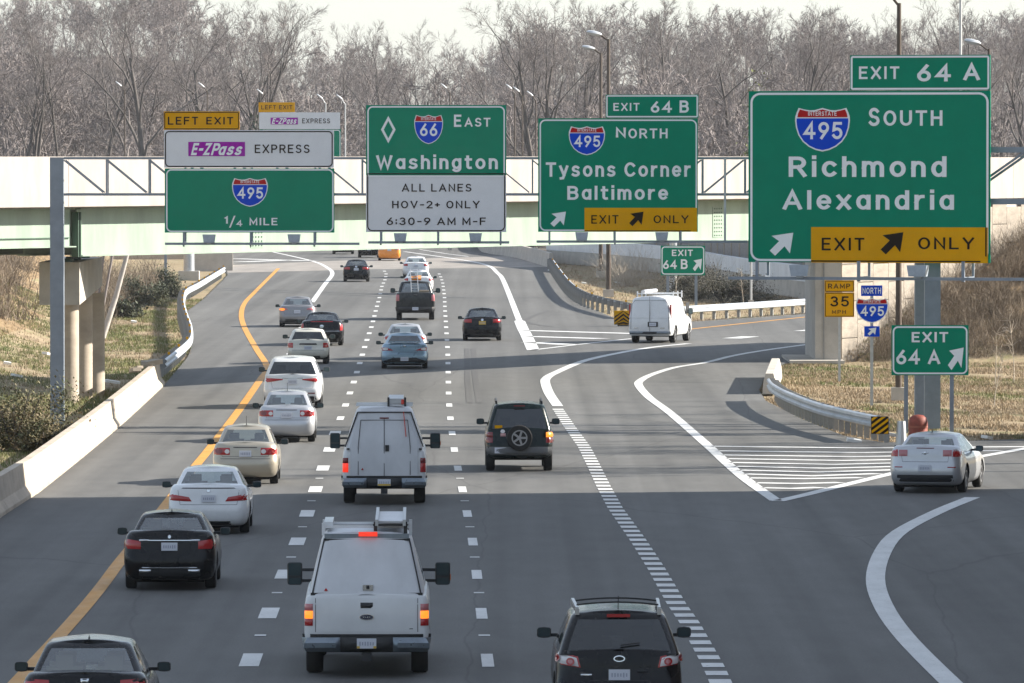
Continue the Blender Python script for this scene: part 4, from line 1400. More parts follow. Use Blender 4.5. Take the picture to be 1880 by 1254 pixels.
def grow_tree(seed, h=22.0, fork=0.35, spread=0.30, up=0.6, rad=0.32, dens=(7, 7, 8, 9), twig_w=0.0115, stems=1):
    rs = np.random.RandomState(seed)
    thick, mid, thin = [], [], []
    def vec(a):
        return np.array(a, float)
    def branch(p, d, L, r, lvl, nseg):
        pts, dirs = [p], [d]
        cur, dd = p, d
        for i in range(nseg):
            wob = 0.10 if lvl == 0 else 0.22
            dd = dd + rs.normal(0, wob, 3) * (1, 1, 0.6)
            dd[2] += (0.05 if lvl < 3 else 0.02) * up
            dd /= np.linalg.norm(dd)
            nxt = cur + dd * (L / nseg)
            ra = r * (1 - 0.75 * i / nseg)
            rb = r * (1 - 0.75 * (i + 1) / nseg)
            (thick if lvl <= 1 else mid if lvl == 2 else thin).append([*cur, *nxt, ra, rb])
            cur = nxt
            pts.append(cur)
            dirs.append(dd.copy())
        return pts, dirs
    def rec(p, d, L, r, lvl):
        nseg = (6, 5, 4, 3, 2)[min(lvl, 4)]
        pts, dirs = branch(p, d, L, r, lvl, nseg)
        if lvl >= 4:
            return
        n = dens[lvl] if lvl < len(dens) else 5
        lo = fork if lvl == 0 else 0.25
        for k in range(n):
            t = lo + (1 - lo) * (k + rs.uniform(0, 1)) / n
            i = min(int(t * nseg), nseg - 1)
            f = t * nseg - i
            q = pts[i] * (1 - f) + pts[i + 1] * f
            b = dirs[i + 1]
            ang = rs.uniform(0.4, 0.85) if lvl else rs.uniform(spread * 1.1, spread * 2.6)
            az = rs.uniform(0, 2 * math.pi) if lvl else k * 2.4 + rs.uniform(-0.4, 0.4)
            u, w = perp(b[None])
            side = u[0] * math.cos(az) + w[0] * math.sin(az)
            nd = b * math.cos(ang) + side * math.sin(ang)
            nd[2] += 0.25 * up
            nd /= np.linalg.norm(nd)
            frac = (0.62, 0.5, 0.5, 0.55)[lvl] * (1.15 - 0.55 * t) * rs.uniform(0.75, 1.2)
            rr = max(r * (1 - 0.75 * t) * (0.55, 0.5, 0.5, 0.5)[lvl], twig_w * (1 if lvl == 3 else 1.3))
            if lvl == 3:
                rr = twig_w
            rec(q, nd, max(L * frac, 0.5), rr, lvl + 1)
    for k in range(stems):
        d0 = vec([rs.normal(0, 0.05 if stems == 1 else 0.22), rs.normal(0, 0.05 if stems == 1 else 0.22), 1])
        d0 /= np.linalg.norm(d0)
        rec(vec([rs.normal(0, 0.3 * (stems > 1)), rs.normal(0, 0.3 * (stems > 1)), 0]), d0, h * rs.uniform(0.72, 0.8), rad / math.sqrt(stems), 0)
    V1, Q1 = tubes(thick, 6)
    V2, Q2 = tubes(mid, 3)
    V3, Q3 = strips(thin, rs)
    trunk = (V1, Q1)
    crown = (np.concatenate([V2, V3]), np.concatenate([Q2, Q3 + len(V2)]))
    top = crown[0][:, 2].max()
    k = h / top
    return (trunk[0] * k, trunk[1]), (crown[0] * k, crown[1])

TREES = []
specs = [dict(seed=11, h=23, fork=0.22, spread=0.30, rad=0.42, dens=(7, 6, 7, 10)),
         dict(seed=23, h=23, fork=0.45, spread=0.26, rad=0.34, dens=(8, 6, 6, 10)),
         dict(seed=31, h=23, fork=0.18, spread=0.24, rad=0.55, dens=(5, 6, 7, 9), stems=3),
         dict(seed=47, h=23, fork=0.35, spread=0.36, rad=0.36, dens=(8, 6, 7, 10)),
         dict(seed=59, h=23, fork=0.55, spread=0.22, rad=0.28, dens=(7, 6, 6, 10)),
         dict(seed=67, h=23, fork=0.28, spread=0.20, rad=0.50, dens=(6, 6, 7, 9), stems=2)]
for sp in specs:
    tr, cr = grow_tree(**sp)
    TREES.append((quads_mesh('trunk', *tr, bark_m, True), quads_mesh('crown', *cr, twig_m)))
white_bark = pmat('pale_bark', (0.40, 0.37, 0.34), 0.85, var=0.15, scale=2)
def put_tree(label, px, d, py_top, kind, rz=0.0, wide=1.0, group='bare trees behind the overpass', bark=None):
    s_ = F / d
    X = (px - CX) / s_
    z0 = float(terrain(X, d)) - 0.2
    hgt = H - (py_top - HY) / s_ - z0
    t = thing('bare_tree', label, 'tree', (X, d, z0), rz, group)
    k = hgt / 23.0
    t.scale = (k * wide, k * wide, k)
    link('trunk', TREES[kind][0] if not bark else bark, t)
    link('crown', TREES[kind][1], t)
    return t
wb_mesh = TREES[4][0].copy()
wb_mesh.materials.clear()
wb_mesh.materials.append(white_bark)
put_tree('bare tree with a fan of close upright stems at the far left', 62, 660, 2, 2, 0.3, 0.9)
put_tree('bare tree with one straight dark trunk left of the forked tree', 118, 660, -12, 4, 1.1)
put_tree('largest bare tree with heavy forked limbs above the express sign', 268, 652, -18, 0, 2.0, 1.0)
put_tree('bare tree with a spreading crown right of the forked tree', 372, 670, -14, 3, 0.7)
put_tree('tall twin stemmed bare tree above the far express sign', 440, 680, -16, 5, 1.9)
put_tree('tall narrow bare tree right of the twin stemmed one', 497, 690, -10, 1, 0.2, 0.8)
put_tree('slender pale barked tree against the sky gap', 555, 700, 22, 4, 0.9, 0.8, bark=wb_mesh)
put_tree('bare tree left of the forked tree, leaning over thicket', 190, 690, 6, 1, 2.6)
put_tree('tall bare tree where the sky gap ends on the right', 985, 670, -20, 5, 0.5, 1.0)
put_tree('upright bare tree above the exit plaque lamps', 1060, 690, -16, 1, 2.2)
put_tree('wide bare tree above the north exit plaque', 1195, 680, -18, 0, 0.8, 0.95)
put_tree('bare tree between the north and largest signs', 1345, 690, -2, 3, 2.8)
put_tree('tall bare tree at the left end of the largest sign', 1450, 700, -8, 5, 1.4, 0.9)
put_tree('bare tree just left of the tall bronze lamp', 1560, 710, 10, 1, 0.4, 0.9)
put_tree('bare tree with round crown behind the white mast', 1722, 690, 14, 3, 1.0)
put_tree('tall bare tree with arching limbs at the far right', 1822, 650, -20, 0, 3.0)
put_tree('bare tree cut by the right edge of the picture', 1885, 680, 0, 3, 2.0)
put_tree('bare tree cut by the left edge of the picture', -12, 680, 6, 3, 1.2)
lab = 'mid sized bare tree in the misty wood behind the overpass'
rt = random.Random(8)
ordn = {}
for px in range(10, 1890, 46):
    top = np.interp(px, [0, 500, 560, 640, 900, 960, 1100, 1880], [2, 6, 62, 44, 40, 10, 8, 14])
    pxx = px + rt.uniform(-25, 25)
    for lim, where in ((250, 'left of the express sign'), (455, 'above the express sign plaque'), (660, 'above the far express sign'), (935, 'above the east sign'),
                       (1105, 'above the left half of the north sign'), (1290, 'above the north exit plaque'), (1470, 'left above the largest sign'), (1640, 'left of the tall bronze lamp'), (9999, 'right of the tall bronze lamp')):
        if pxx < lim:
            break
    ordn[where] = ordn.get(where, 0) + 1
    lab = '%s mid sized bare tree from the left %s' % (('first', 'second', 'third', 'fourth', 'fifth', 'sixth', 'seventh', 'eighth', 'ninth')[ordn[where] - 1], where)
    put_tree(lab, pxx, rt.uniform(700, 830), float(top) + rt.uniform(-14, 30), rt.randrange(6), rt.uniform(0, 6), rt.uniform(0.8, 1.15), 'mid sized trees of the far wood')

# the thicket below them: one mass nobody could count
def merge(items):
    Vs, Qs, n = [], [], 0
    for V, Q in items:
        Vs.append(V)
        Qs.append(Q + n)
        n += len(V)
    return np.concatenate(Vs), np.concatenate(Qs)
def xform(VQ, x, y, z, rz, sxy, sz):
    V, Q = VQ
    c, s_ = math.cos(rz), math.sin(rz)
    W = np.empty_like(V)
    W[:, 0] = (V[:, 0] * c - V[:, 1] * s_) * sxy + x
    W[:, 1] = (V[:, 0] * s_ + V[:, 1] * c) * sxy + y
    W[:, 2] = V[:, 2] * sz + z
    return W, Q
small = []
for sd in (101, 102, 103, 104):
    tr, cr = grow_tree(sd, h=12, fork=0.15, spread=0.34, rad=0.16, dens=(7, 5, 5, 4), twig_w=0.027, stems=2)
    small.append(merge([tr, cr]))
items = []
rs = np.random.RandomState(5)
for k in range(320):
    d = rs.uniform(660, 780) if k % 5 < 2 else rs.uniform(780, 1010)
    X = rs.uniform(-0.0755, 0.0755) * d
    px = CX + X * F / d
    h_ = np.interp(px, [0, 300, 560, 640, 900, 1000, 1880], [17.5, 17.5, 15, 16.5, 16.5, 17, 17.5]) * rs.uniform(0.65, 1.12)
    if d > 780:
        h_ = rs.uniform(9.5, 13.0)
    items.append(xform(small[k % 4], X, d, float(terrain(X, d)) - 0.3, rs.uniform(0, 6.3), h_ / 12 * rs.uniform(0.9, 1.25), h_ / 12))
wood = link('woodland_thicket', quads_mesh('woodland_thicket', *merge(items), twig_b))
wood['kind'] = 'stuff'
wood['label'] = 'grey brown mass of winter woodland behind the overpass'
wood['category'] = 'woodland'

# ---- brush on the banks
def shrub(seed, n=90, h=2.0):
    rs = np.random.RandomState(seed)
    seg = []
    for k in range(n):
        p = np.array([rs.normal(0, 0.35), rs.normal(0, 0.35), 0])
        d = np.array([rs.normal(0, 0.38), rs.normal(0, 0.38), 1.0])
        d /= np.linalg.norm(d)
        L = h * rs.uniform(0.4, 1.0)
        for i in range(3):
            d = d + rs.normal(0, 0.22, 3)
            d /= np.linalg.norm(d)
            q = p + d * L / 3
            r = 0.012 * (1 - i * 0.25)
            seg.append([*p, *q, r, r * 0.8])
            if i:
                e = d + rs.normal(0, 0.6, 3)
                e /= np.linalg.norm(e)
                seg.append([*q, *(q + e * L * 0.3), r * 0.8, r * 0.5])
            p = q
    return strips(seg, rs)
SH = [shrub(s_, 70) for s_ in (1, 2, 3, 4)]
def brush_mass(name, label, spots, mat):
    its = [xform(SH[i % 4], x, y, float(terrain(x, y)) - 0.1, i * 1.7, sc_, sc_ * rs.uniform(0.8, 1.2)) for i, (x, y, sc_) in enumerate(spots)]
    o = link(name, quads_mesh(name, *merge(its), mat))
    o['kind'] = 'stuff'
    o['label'] = label
    o['category'] = 'brush'
    return o
spots = []
while len(spots) < 330:
    y = rs.uniform(275, 460)
    x = rs.uniform(-44, -16)
    if float(terrain(x, y)) > 0.9 and CX + x * F / y < 340:
        spots.append((x, y, rs.uniform(0.6, 1.5)))
for k in range(130):
    y = rs.uniform(345, 480)
    px_ = rs.uniform(150, 310)
    x_ = (px_ - CX) * y / F
    if x_ < ipol(left_edge, y) - 4.0:
        spots.append((x_, y, rs.uniform(0.45, 1.1)))
brush_mass('bank_brush', 'tangled brown brush on the bank left of the pier columns', spots, brush_m)
spots = []
while len(spots) < 230:
    x = rs.uniform(14, 30)
    y = rs.uniform(270, 318)
    if p_perp(x, y) > 0.2 and float(terrain(x, y)) > 0.12 and CX + x * F / y < 1960:
        spots.append((x, y, rs.uniform(0.25, 0.75)))
brush_mass('slope_brush', 'brown dead brush covering the slope below the panel wall', spots, brush_m)
spots = [(rs.uniform(6, 14), rs.uniform(440, 500), rs.uniform(0.5, 1.2)) for k in range(26)]
brush_mass('ramp_brush', 'pale bare brush on the grass bank behind the exit ramp', spots, pale_twig)

def leaf_cloud(seed, n, sx, sy, sz, leaf=0.14):
    rs = np.random.RandomState(seed)
    lob = rs.normal(0, 0.45, (14, 3)) * (1, 1, 0.8)
    c = lob[rs.randint(0, 14, n)] + rs.normal(0, 0.24, (n, 3))
    c[:, 2] = np.abs(c[:, 2] + 0.6)
    c *= (sx, sy, sz)
    d = rs.normal(0, 1, (n, 3))
    d /= np.linalg.norm(d, axis=1, keepdims=True)
    u, w = perp(d)
    L = leaf * rs.uniform(0.6, 1.3, (n, 1))
    V = np.stack([c - d * L, c + u * L * 0.5, c + d * L, c - u * L * 0.5], 1).reshape(-1, 3)
    return V, np.arange(n * 4).reshape(-1, 4)
def leafy(name, label, px, py, d, w, h_, mat, seed, n=3500, leaf=0.13, group=None):
    p = atd(px, py, d)
    z0 = float(terrain(p.x, d))
    t = thing(name, label, 'shrub', (p.x, d, z0), 0, group)
    V, Q = leaf_cloud(seed, n, w * 0.62, w * 0.62, h_ * 0.62, leaf)
    link('foliage', quads_mesh('foliage', V, Q, mat), t)
    seg = []
    rs = np.random.RandomState(seed)
    for k in range(9):
        a = rs.uniform(0, 6.28)
        seg.append([0, 0, -0.1, math.cos(a) * w * 0.35, math.sin(a) * w * 0.35, h_ * rs.uniform(0.5, 0.85), 0.04, 0.012])
    link('stems', quads_mesh('stems', *tubes(seg, 4), bark_m), t)
    return t
leafy('evergreen_shrub', 'dark evergreen shrub left of the far gantry column', 262, 540, 400, 2.0, 1.7, leaf_dark, 1, 6000, 0.08)
leafy('evergreen_shrub', 'dark evergreen shrub right beside the far gantry column', 312, 536, 425, 1.7, 1.6, leaf_dark, 2, 6000, 0.08)
leafy('evergreen_shrub', 'small dark shrub at the foot of the leaning trunk', 232, 566, 372, 1.3, 1.0, leaf_dark, 3, 1500)
leafy('leafy_shrub', 'green and russet shrub behind the barrier at the left edge', 22, 800, 205, 2.3, 1.9, leaf_mix, 4, 12000, 0.055)
leafy('leafy_shrub', 'russet low shrub at the foot of the tall gantry post', 78, 810, 203, 1.4, 0.9, leaf_mix, 5, 5000, 0.05)
leafy('evergreen_shrub', 'large dark shrub right of the small exit sign post', 1330, 552, 412, 4.0, 1.7, brush_leaf, 6, 15000, 0.055)
leafy('evergreen_shrub', 'low dark shrub trailing down toward the ramp wall', 1400, 556, 408, 2.4, 0.5, brush_leaf, 7, 5000, 0.055)
leafy('evergreen_shrub', 'dark shrub mound behind the small exit sign', 1275, 540, 420, 2.8, 1.9, brush_leaf, 8, 12000, 0.055)
leafy('budding_shrub', 'yellow green budding bush below the trees left of the largest sign', 1387, 175, 640, 2.2, 14.5, leaf_yel, 9, 2500, 0.2)
p_ = atd(462, 235, 640)
t = thing('cedar_tree', 'small dark green cedar left of the far express sign', 'tree', (p_.x, 640, 0))
V, Q = leaf_cloud(12, 5000, 1.1, 1.1, 5.2, 0.22)
V[:, :2] *= np.clip(1.7 - V[:, 2:3] / 9.0, 0.25, 1.6)
V[:, 2] = V[:, 2] * 1.15 + 2.4
link('crown', quads_mesh('crown', V, Q, pmat('cedar_green', (0.05, 0.065, 0.038), 0.7, var=0.25, scale=0.8)), t)
link('trunk', quads_mesh('trunk', *tubes([[0, 0, -0.1, 0, 0, 11, 0.16, 0.05]], 6), bark_m), t)

# leaning trunk left of the bridge pier
def polytree(name, label, cat, segs_main, segs_fine, loc, mat1, mat2, group=None):
    t = thing(name, label, cat, loc, 0, group)
    link('trunk', quads_mesh('trunk', *tubes(segs_main, 7), mat1, True), t)
    if segs_fine is not None:
        link('crown', quads_mesh('crown', *strips(segs_fine, np.random.RandomState(3)), mat2), t)
    return t
a, b = atd(184, 585, 330), atd(238, 440, 330)
polytree('leaning_tree', 'thick pale leaning trunk between the pier and evergreen shrubs', 'tree',
         [[0, 0, -0.3, (b.x - a.x) * 0.5, 0.3, (b.z - a.z) * 0.5, 0.16, 0.13], [(b.x - a.x) * 0.5, 0.3, (b.z - a.z) * 0.5, (b.x - a.x) * 1.15, 0.4, (b.z - a.z) * 1.4, 0.13, 0.09]],
         None, (a.x, 330, float(terrain(a.x, 330))), white_bark, twig_m)
for k, (px0, px1, lab_) in enumerate(((178, 206, 'thin leaning trunk left of the thick pale one'), (170, 190, 'thinnest upright trunk by the pier column'))):
    a, b = atd(px0, 575, 338), atd(px1, 440, 338)
    polytree('leaning_tree', lab_, 'tree', [[0, 0, -0.3, (b.x - a.x) * 1.2, 0.3, (b.z - a.z) * 1.3, 0.08, 0.05]], None, (a.x, 338, float(terrain(a.x, 338))), twig_b, twig_m)
# saplings on the right
for k, (px, py, h_, lab_) in enumerate(((1828, 705, 1.9, 'bare pale sapling in front of the brushy slope'), (1862, 700, 2.3, 'bare sapling nearest the right edge'),
                                        (1826, 742, 1.5, 'thin leaning sapling standing in the dry grass'), (1240, 560, 3.2, 'bare sapling behind the roof of the white van'), (1365, 563, 1.9, 'bare sapling behind the ramp guardrail'))):
    p = at(px, py)
    rs_ = np.random.RandomState(40 + k)
    main, fine = [], []
    cur = np.array([0, 0, -0.05])
    dd = np.array([0.03, 0, 1.0])
    for i in range(5):
        dd = dd + rs_.normal(0, 0.06, 3)
        dd /= np.linalg.norm(dd)
        nx_ = cur + dd * h_ / 5
        main.append([*cur, *nx_, 0.022 * (1 - i * 0.15), 0.02 * (1 - (i + 1) * 0.15)])
        for j in range(7 if i else 0):
            e = dd + rs_.normal(0, 0.5, 3)
            e /= np.linalg.norm(e)
            q = nx_ + e * h_ * 0.2 * rs_.uniform(0.5, 1.2)
            fine.append([*nx_, *q, 0.008, 0.004])
            e2 = e + rs_.normal(0, 0.5, 3)
            fine.append([*q, *(q + e2 * h_ * 0.1), 0.005, 0.003])
        cur = nx_
    polytree('sapling', lab_, 'tree', main, fine, (p.x, p.y, 0), pale_twig, pale_twig)

# ---- grass
def in_poly(x, y, poly):
    inside = False
    n = len(poly)
    for i in range(n):
        a, b = poly[i], poly[(i + 1) % n]
        if (a[1] > y) != (b[1] > y) and x < (b[0] - a[0]) * (y - a[1]) / (b[1] - a[1] + 1e-12) + a[0]:
            inside = not inside
    return inside
road_poly = [(p.x, p.y) for p in right_edge + ramp_out + list(reversed(left_edge))]
def grass_mass(name, label, n, xr, yr, hgt, mat, seed, test=None):
    rs = np.random.RandomState(seed)
    pts = []
    while len(pts) < n:
        x, y = rs.uniform(*xr), rs.uniform(*yr)
        px = CX + x * F / y
        if px < -30 or px > 1910 or in_poly(x, y, road_poly) or (test and not test(x, y, rs)):
            continue
        pts.append((x, y))
    P = np.array(pts)
    z = terrain(P[:, 0], P[:, 1]) - 0.09
    N = len(P)
    k = 5
    ang = rs.uniform(0, 6.28, (N, k))
    b = np.stack([P[:, 0:1] + rs.normal(0, 0.08, (N, k)), P[:, 1:2] + rs.normal(0, 0.08, (N, k)), np.repeat(z[:, None], k, 1)], -1).reshape(-1, 3)
    hh = (hgt * rs.uniform(0.4, 1.2, (N, k))).reshape(-1, 1)
    lean = np.stack([np.cos(ang), np.sin(ang), np.zeros_like(ang)], -1).reshape(-1, 3)
    tip = b + np.array([0, 0, 1.0]) * hh + lean * hh * 0.55
    w = np.stack([np.sin(ang), -np.cos(ang), np.zeros_like(ang)], -1).reshape(-1, 3) * 0.014
    V = np.stack([b - w, b + w, tip], 1).reshape(-1, 3)
    o = link(name, quads_mesh(name, V, np.arange(len(V)).reshape(-1, 3), mat))
    o['kind'] = 'stuff'
    o['label'] = label
    o['category'] = 'grass'
def nz(x, y, s_=0.35):
    return math.sin(x * s_ * 2.1 + 1.3) * math.sin(y * s_ * 0.8 + 0.4) + 0.5 * math.sin(x * s_ * 5 + y * s_ * 1.9)
grass_mass('dry_grass', 'straw coloured dry grass on the island by the gore sign', 15000, (8, 24), (200, 300), 0.13, straw, 1, lambda x, y, r: nz(x, y) < 0.55)
grass_mass('green_grass', 'green tinged grass patches on the island and ramp verge', 5000, (8, 24), (203, 300), 0.12, greengrass, 2, lambda x, y, r: nz(x, y, 0.16) + (0.5 if y > 262 else -0.2) > 0.25)
grass_mass('bank_grass', 'straw and leaf litter on the left bank', 4500, (-34, -11.5), (165, 420), 0.16, straw, 3, lambda x, y, r: nz(x, y, 0.2) < 0.3)
grass_mass('bank_green_grass', 'mown green grass on the left bank behind the barrier', 15000, (-34, -12.2), (165, 420), 0.16, greengrass, 4, lambda x, y, r: nz(x, y, 0.2) > -0.35)
grass_mass('ramp_grass', 'yellowed grass between highway and exit ramp', 6000, (1.5, 22), (345, 560), 0.2, straw, 5)
# litter scattered on the banks and shoulders
litter = pmat('white_litter', (0.7, 0.7, 0.68), 0.6)
lm_ = MB().box((0, 0, 0.05), (0.28, 0.2, 0.09)).mesh('litter', litter)
for k, (px, py, rz_) in enumerate(((13, 676, 0.2), (30, 697, 0.9), (205, 703, 0.4), (245, 592, 0.1), (85, 654, 1.2), (1013, 498, 0.4), (1072, 521, 0.2), (1135, 520, 0.8), (1630, 800, 0.5), (1812, 806, 0.9), (1568, 812, 0.1))):
    o = link('litter', lm_)
    p = at(px, py)
    o.location = (p.x, p.y, max(0.0, float(terrain(p.x, p.y))))
    o.rotation_euler = (0.1, 0.15, rz_)
    o.scale = (1.0 + 0.5 * (k % 3), 1.2, 1)
    tag(o, 'scrap of white litter lying on the verge', 'litter', 'scraps of litter on the verges')

# ================================================================== OFF-FRAME: block and trees added to shade the foreground
caster = thing('shade_block', 'brick and glass block added right of the near lanes to shade them, outside the picture', 'building', (38.0, 121.0, 0))
brick_m = pmat('brown_brick', (0.26, 0.17, 0.12), 0.9, var=0.12, scale=3)
win_m = pmat('shade_block_glass', (0.04, 0.05, 0.06), 0.1, metal=0.2)
MB().box((0, 0, 11), (20, 124.0, 22)).build('wall', brick_m, caster)
MB().box((0, 0, 22.3), (20.6, 124.6, 0.6)).build('roof_parapet', conc, caster)
wm = MB().box((0, 0, 0), (0.1, 2.6, 1.7)).mesh('window', win_m)
for f_ in range(6):
    for k in range(30):
        o = link('window', wm, caster)
        o.location = (-10.02, -58 + k * 4.0, 2.2 + f_ * 3.5)
for k, (x, y, hh, kd) in enumerate(((27, 192, 17, 4), (30, 199, 19, 1), (26, 206, 15, 5), (31, 213, 18, 3), (33, 224, 20, 1), (40, 238, 19, 4))):  # unseen trees added to throw streaky shadows across the lanes
    t = thing('bare_tree', 'bare tree added right of the exit lane for its shadow, outside the picture', 'tree', (x, y, 0), k * 1.3, 'trees added right of the exit lane')
    t.scale = (hh / 23,) * 3
    link('trunk', TREES[kd][0], t)
    link('crown', TREES[kd][1], t)
# ================================================================== VEHICLES
def paint(name, col, metal=0.0, rough=0.28, coat=0.6, spec=0.4):
    return pmat(name, col, rough, metal=metal, coat=coat, var=0.03, scale=1.5, rvar=0.05, spec=spec)
P_BLACK = paint('black_car_paint', (0.004, 0.0045, 0.006), coat=0.32, spec=0.12)
P_DKGREEN = paint('dark_green_car_paint', (0.004, 0.012, 0.012), coat=0.3, spec=0.12)
P_WHITE = paint('white_car_paint', (0.70, 0.71, 0.72))
P_CREAM = paint('cream_white_car_paint', (0.62, 0.60, 0.53))
P_SILVER = paint('silver_car_paint', (0.47, 0.48, 0.50), 0.55, 0.33)
P_BEIGE = paint('beige_car_paint', (0.40, 0.36, 0.29), 0.5, 0.35)
P_GREY = paint('grey_car_paint', (0.24, 0.24, 0.25), 0.5, 0.35)
P_BLUE = paint('pale_blue_car_paint', (0.23, 0.335, 0.43), 0.45, 0.3)
P_ORANGE = paint('orange_taxi_paint', (0.75, 0.25, 0.015))
P_TRUCKGREY = paint('dark_grey_truck_paint', (0.026, 0.029, 0.031), coat=0.3, spec=0.2)
P_TRUCKWHITE = pmat('work_truck_white_paint', (0.62, 0.63, 0.64), 0.4, coat=0.3, var=0.06, scale=1.2, rvar=0.08)
P_TOPPER = pmat('dusty_white_topper', (0.55, 0.56, 0.58), 0.5, var=0.07, scale=1.6, stretch=(1, 1, 0.6))
M_TRIM = pmat('black_plastic_trim', (0.014, 0.015, 0.017), 0.55, var=0.1, scale=6)
M_UNDER = pmat('dark_underbody', (0.008, 0.008, 0.008), 0.9)
M_TYRE = pmat('tyre_rubber', (0.012, 0.012, 0.012), 0.85, var=0.1, scale=8)
M_RIM = pmat('alloy_rim', (0.30, 0.30, 0.31), 0.4, metal=0.7)
M_RED = pmat('tail_lamp_red', (0.36, 0.012, 0.014), 0.2, coat=0.5)
M_REDD = pmat('dark_tail_lamp_red', (0.16, 0.008, 0.01), 0.2, coat=0.5)
M_LENS = pmat('clear_lamp_lens', (0.62, 0.60, 0.60), 0.2, coat=0.5)
M_PINK = pmat('pale_red_lamp_lens', (0.45, 0.15, 0.16), 0.2, coat=0.5)
M_LIT = pmat('lit_brake_lamp', (0.5, 0.02, 0.01), 0.3, emit=(1.0, 0.05, 0.02), estr=0.32)
M_AMBER = pmat('lit_amber_lamp', (0.6, 0.2, 0.02), 0.3, emit=(1.0, 0.22, 0.02), estr=0.6)
M_CHROME = pmat('chrome_trim', (0.62, 0.64, 0.66), 0.16, metal=1.0)
M_PLATE = pmat('licence_plate_white', (0.58, 0.60, 0.66), 0.5)
M_PLATEY = pmat('licence_plate_yellow', (0.62, 0.40, 0.05), 0.5)
M_PLATEINK = pmat('licence_plate_ink', (0.33, 0.35, 0.43), 0.6)
M_SEAT = pmat('seat_fabric_grey', (0.16, 0.155, 0.145), 0.9, var=0.1, scale=5)
M_SEATD = pmat('seat_fabric_dark', (0.03, 0.03, 0.032), 0.9)
M_STEELBUMP = pmat('steel_bumper', (0.20, 0.235, 0.27), 0.35, metal=0.6, var=0.12, scale=4, rvar=0.1)
M_MIRROR = pmat('mirror_glass', (0.06, 0.09, 0.10), 0.1, metal=0.6)
M_OVAL = pmat('dark_blue_emblem', (0.012, 0.018, 0.05), 0.3)
M_SEAM = pmat('panel_seam', (0.03, 0.03, 0.033), 0.8)
G_CLEAR = glass_mat('tinted_car_glass', (0.80, 0.88, 0.85), 0.15)
G_FRONT = glass_mat('windscreen_glass', (0.86, 0.90, 0.88), 0.04)
G_DARK = glass_mat('privacy_glass', (0.035, 0.04, 0.045), 0.045)

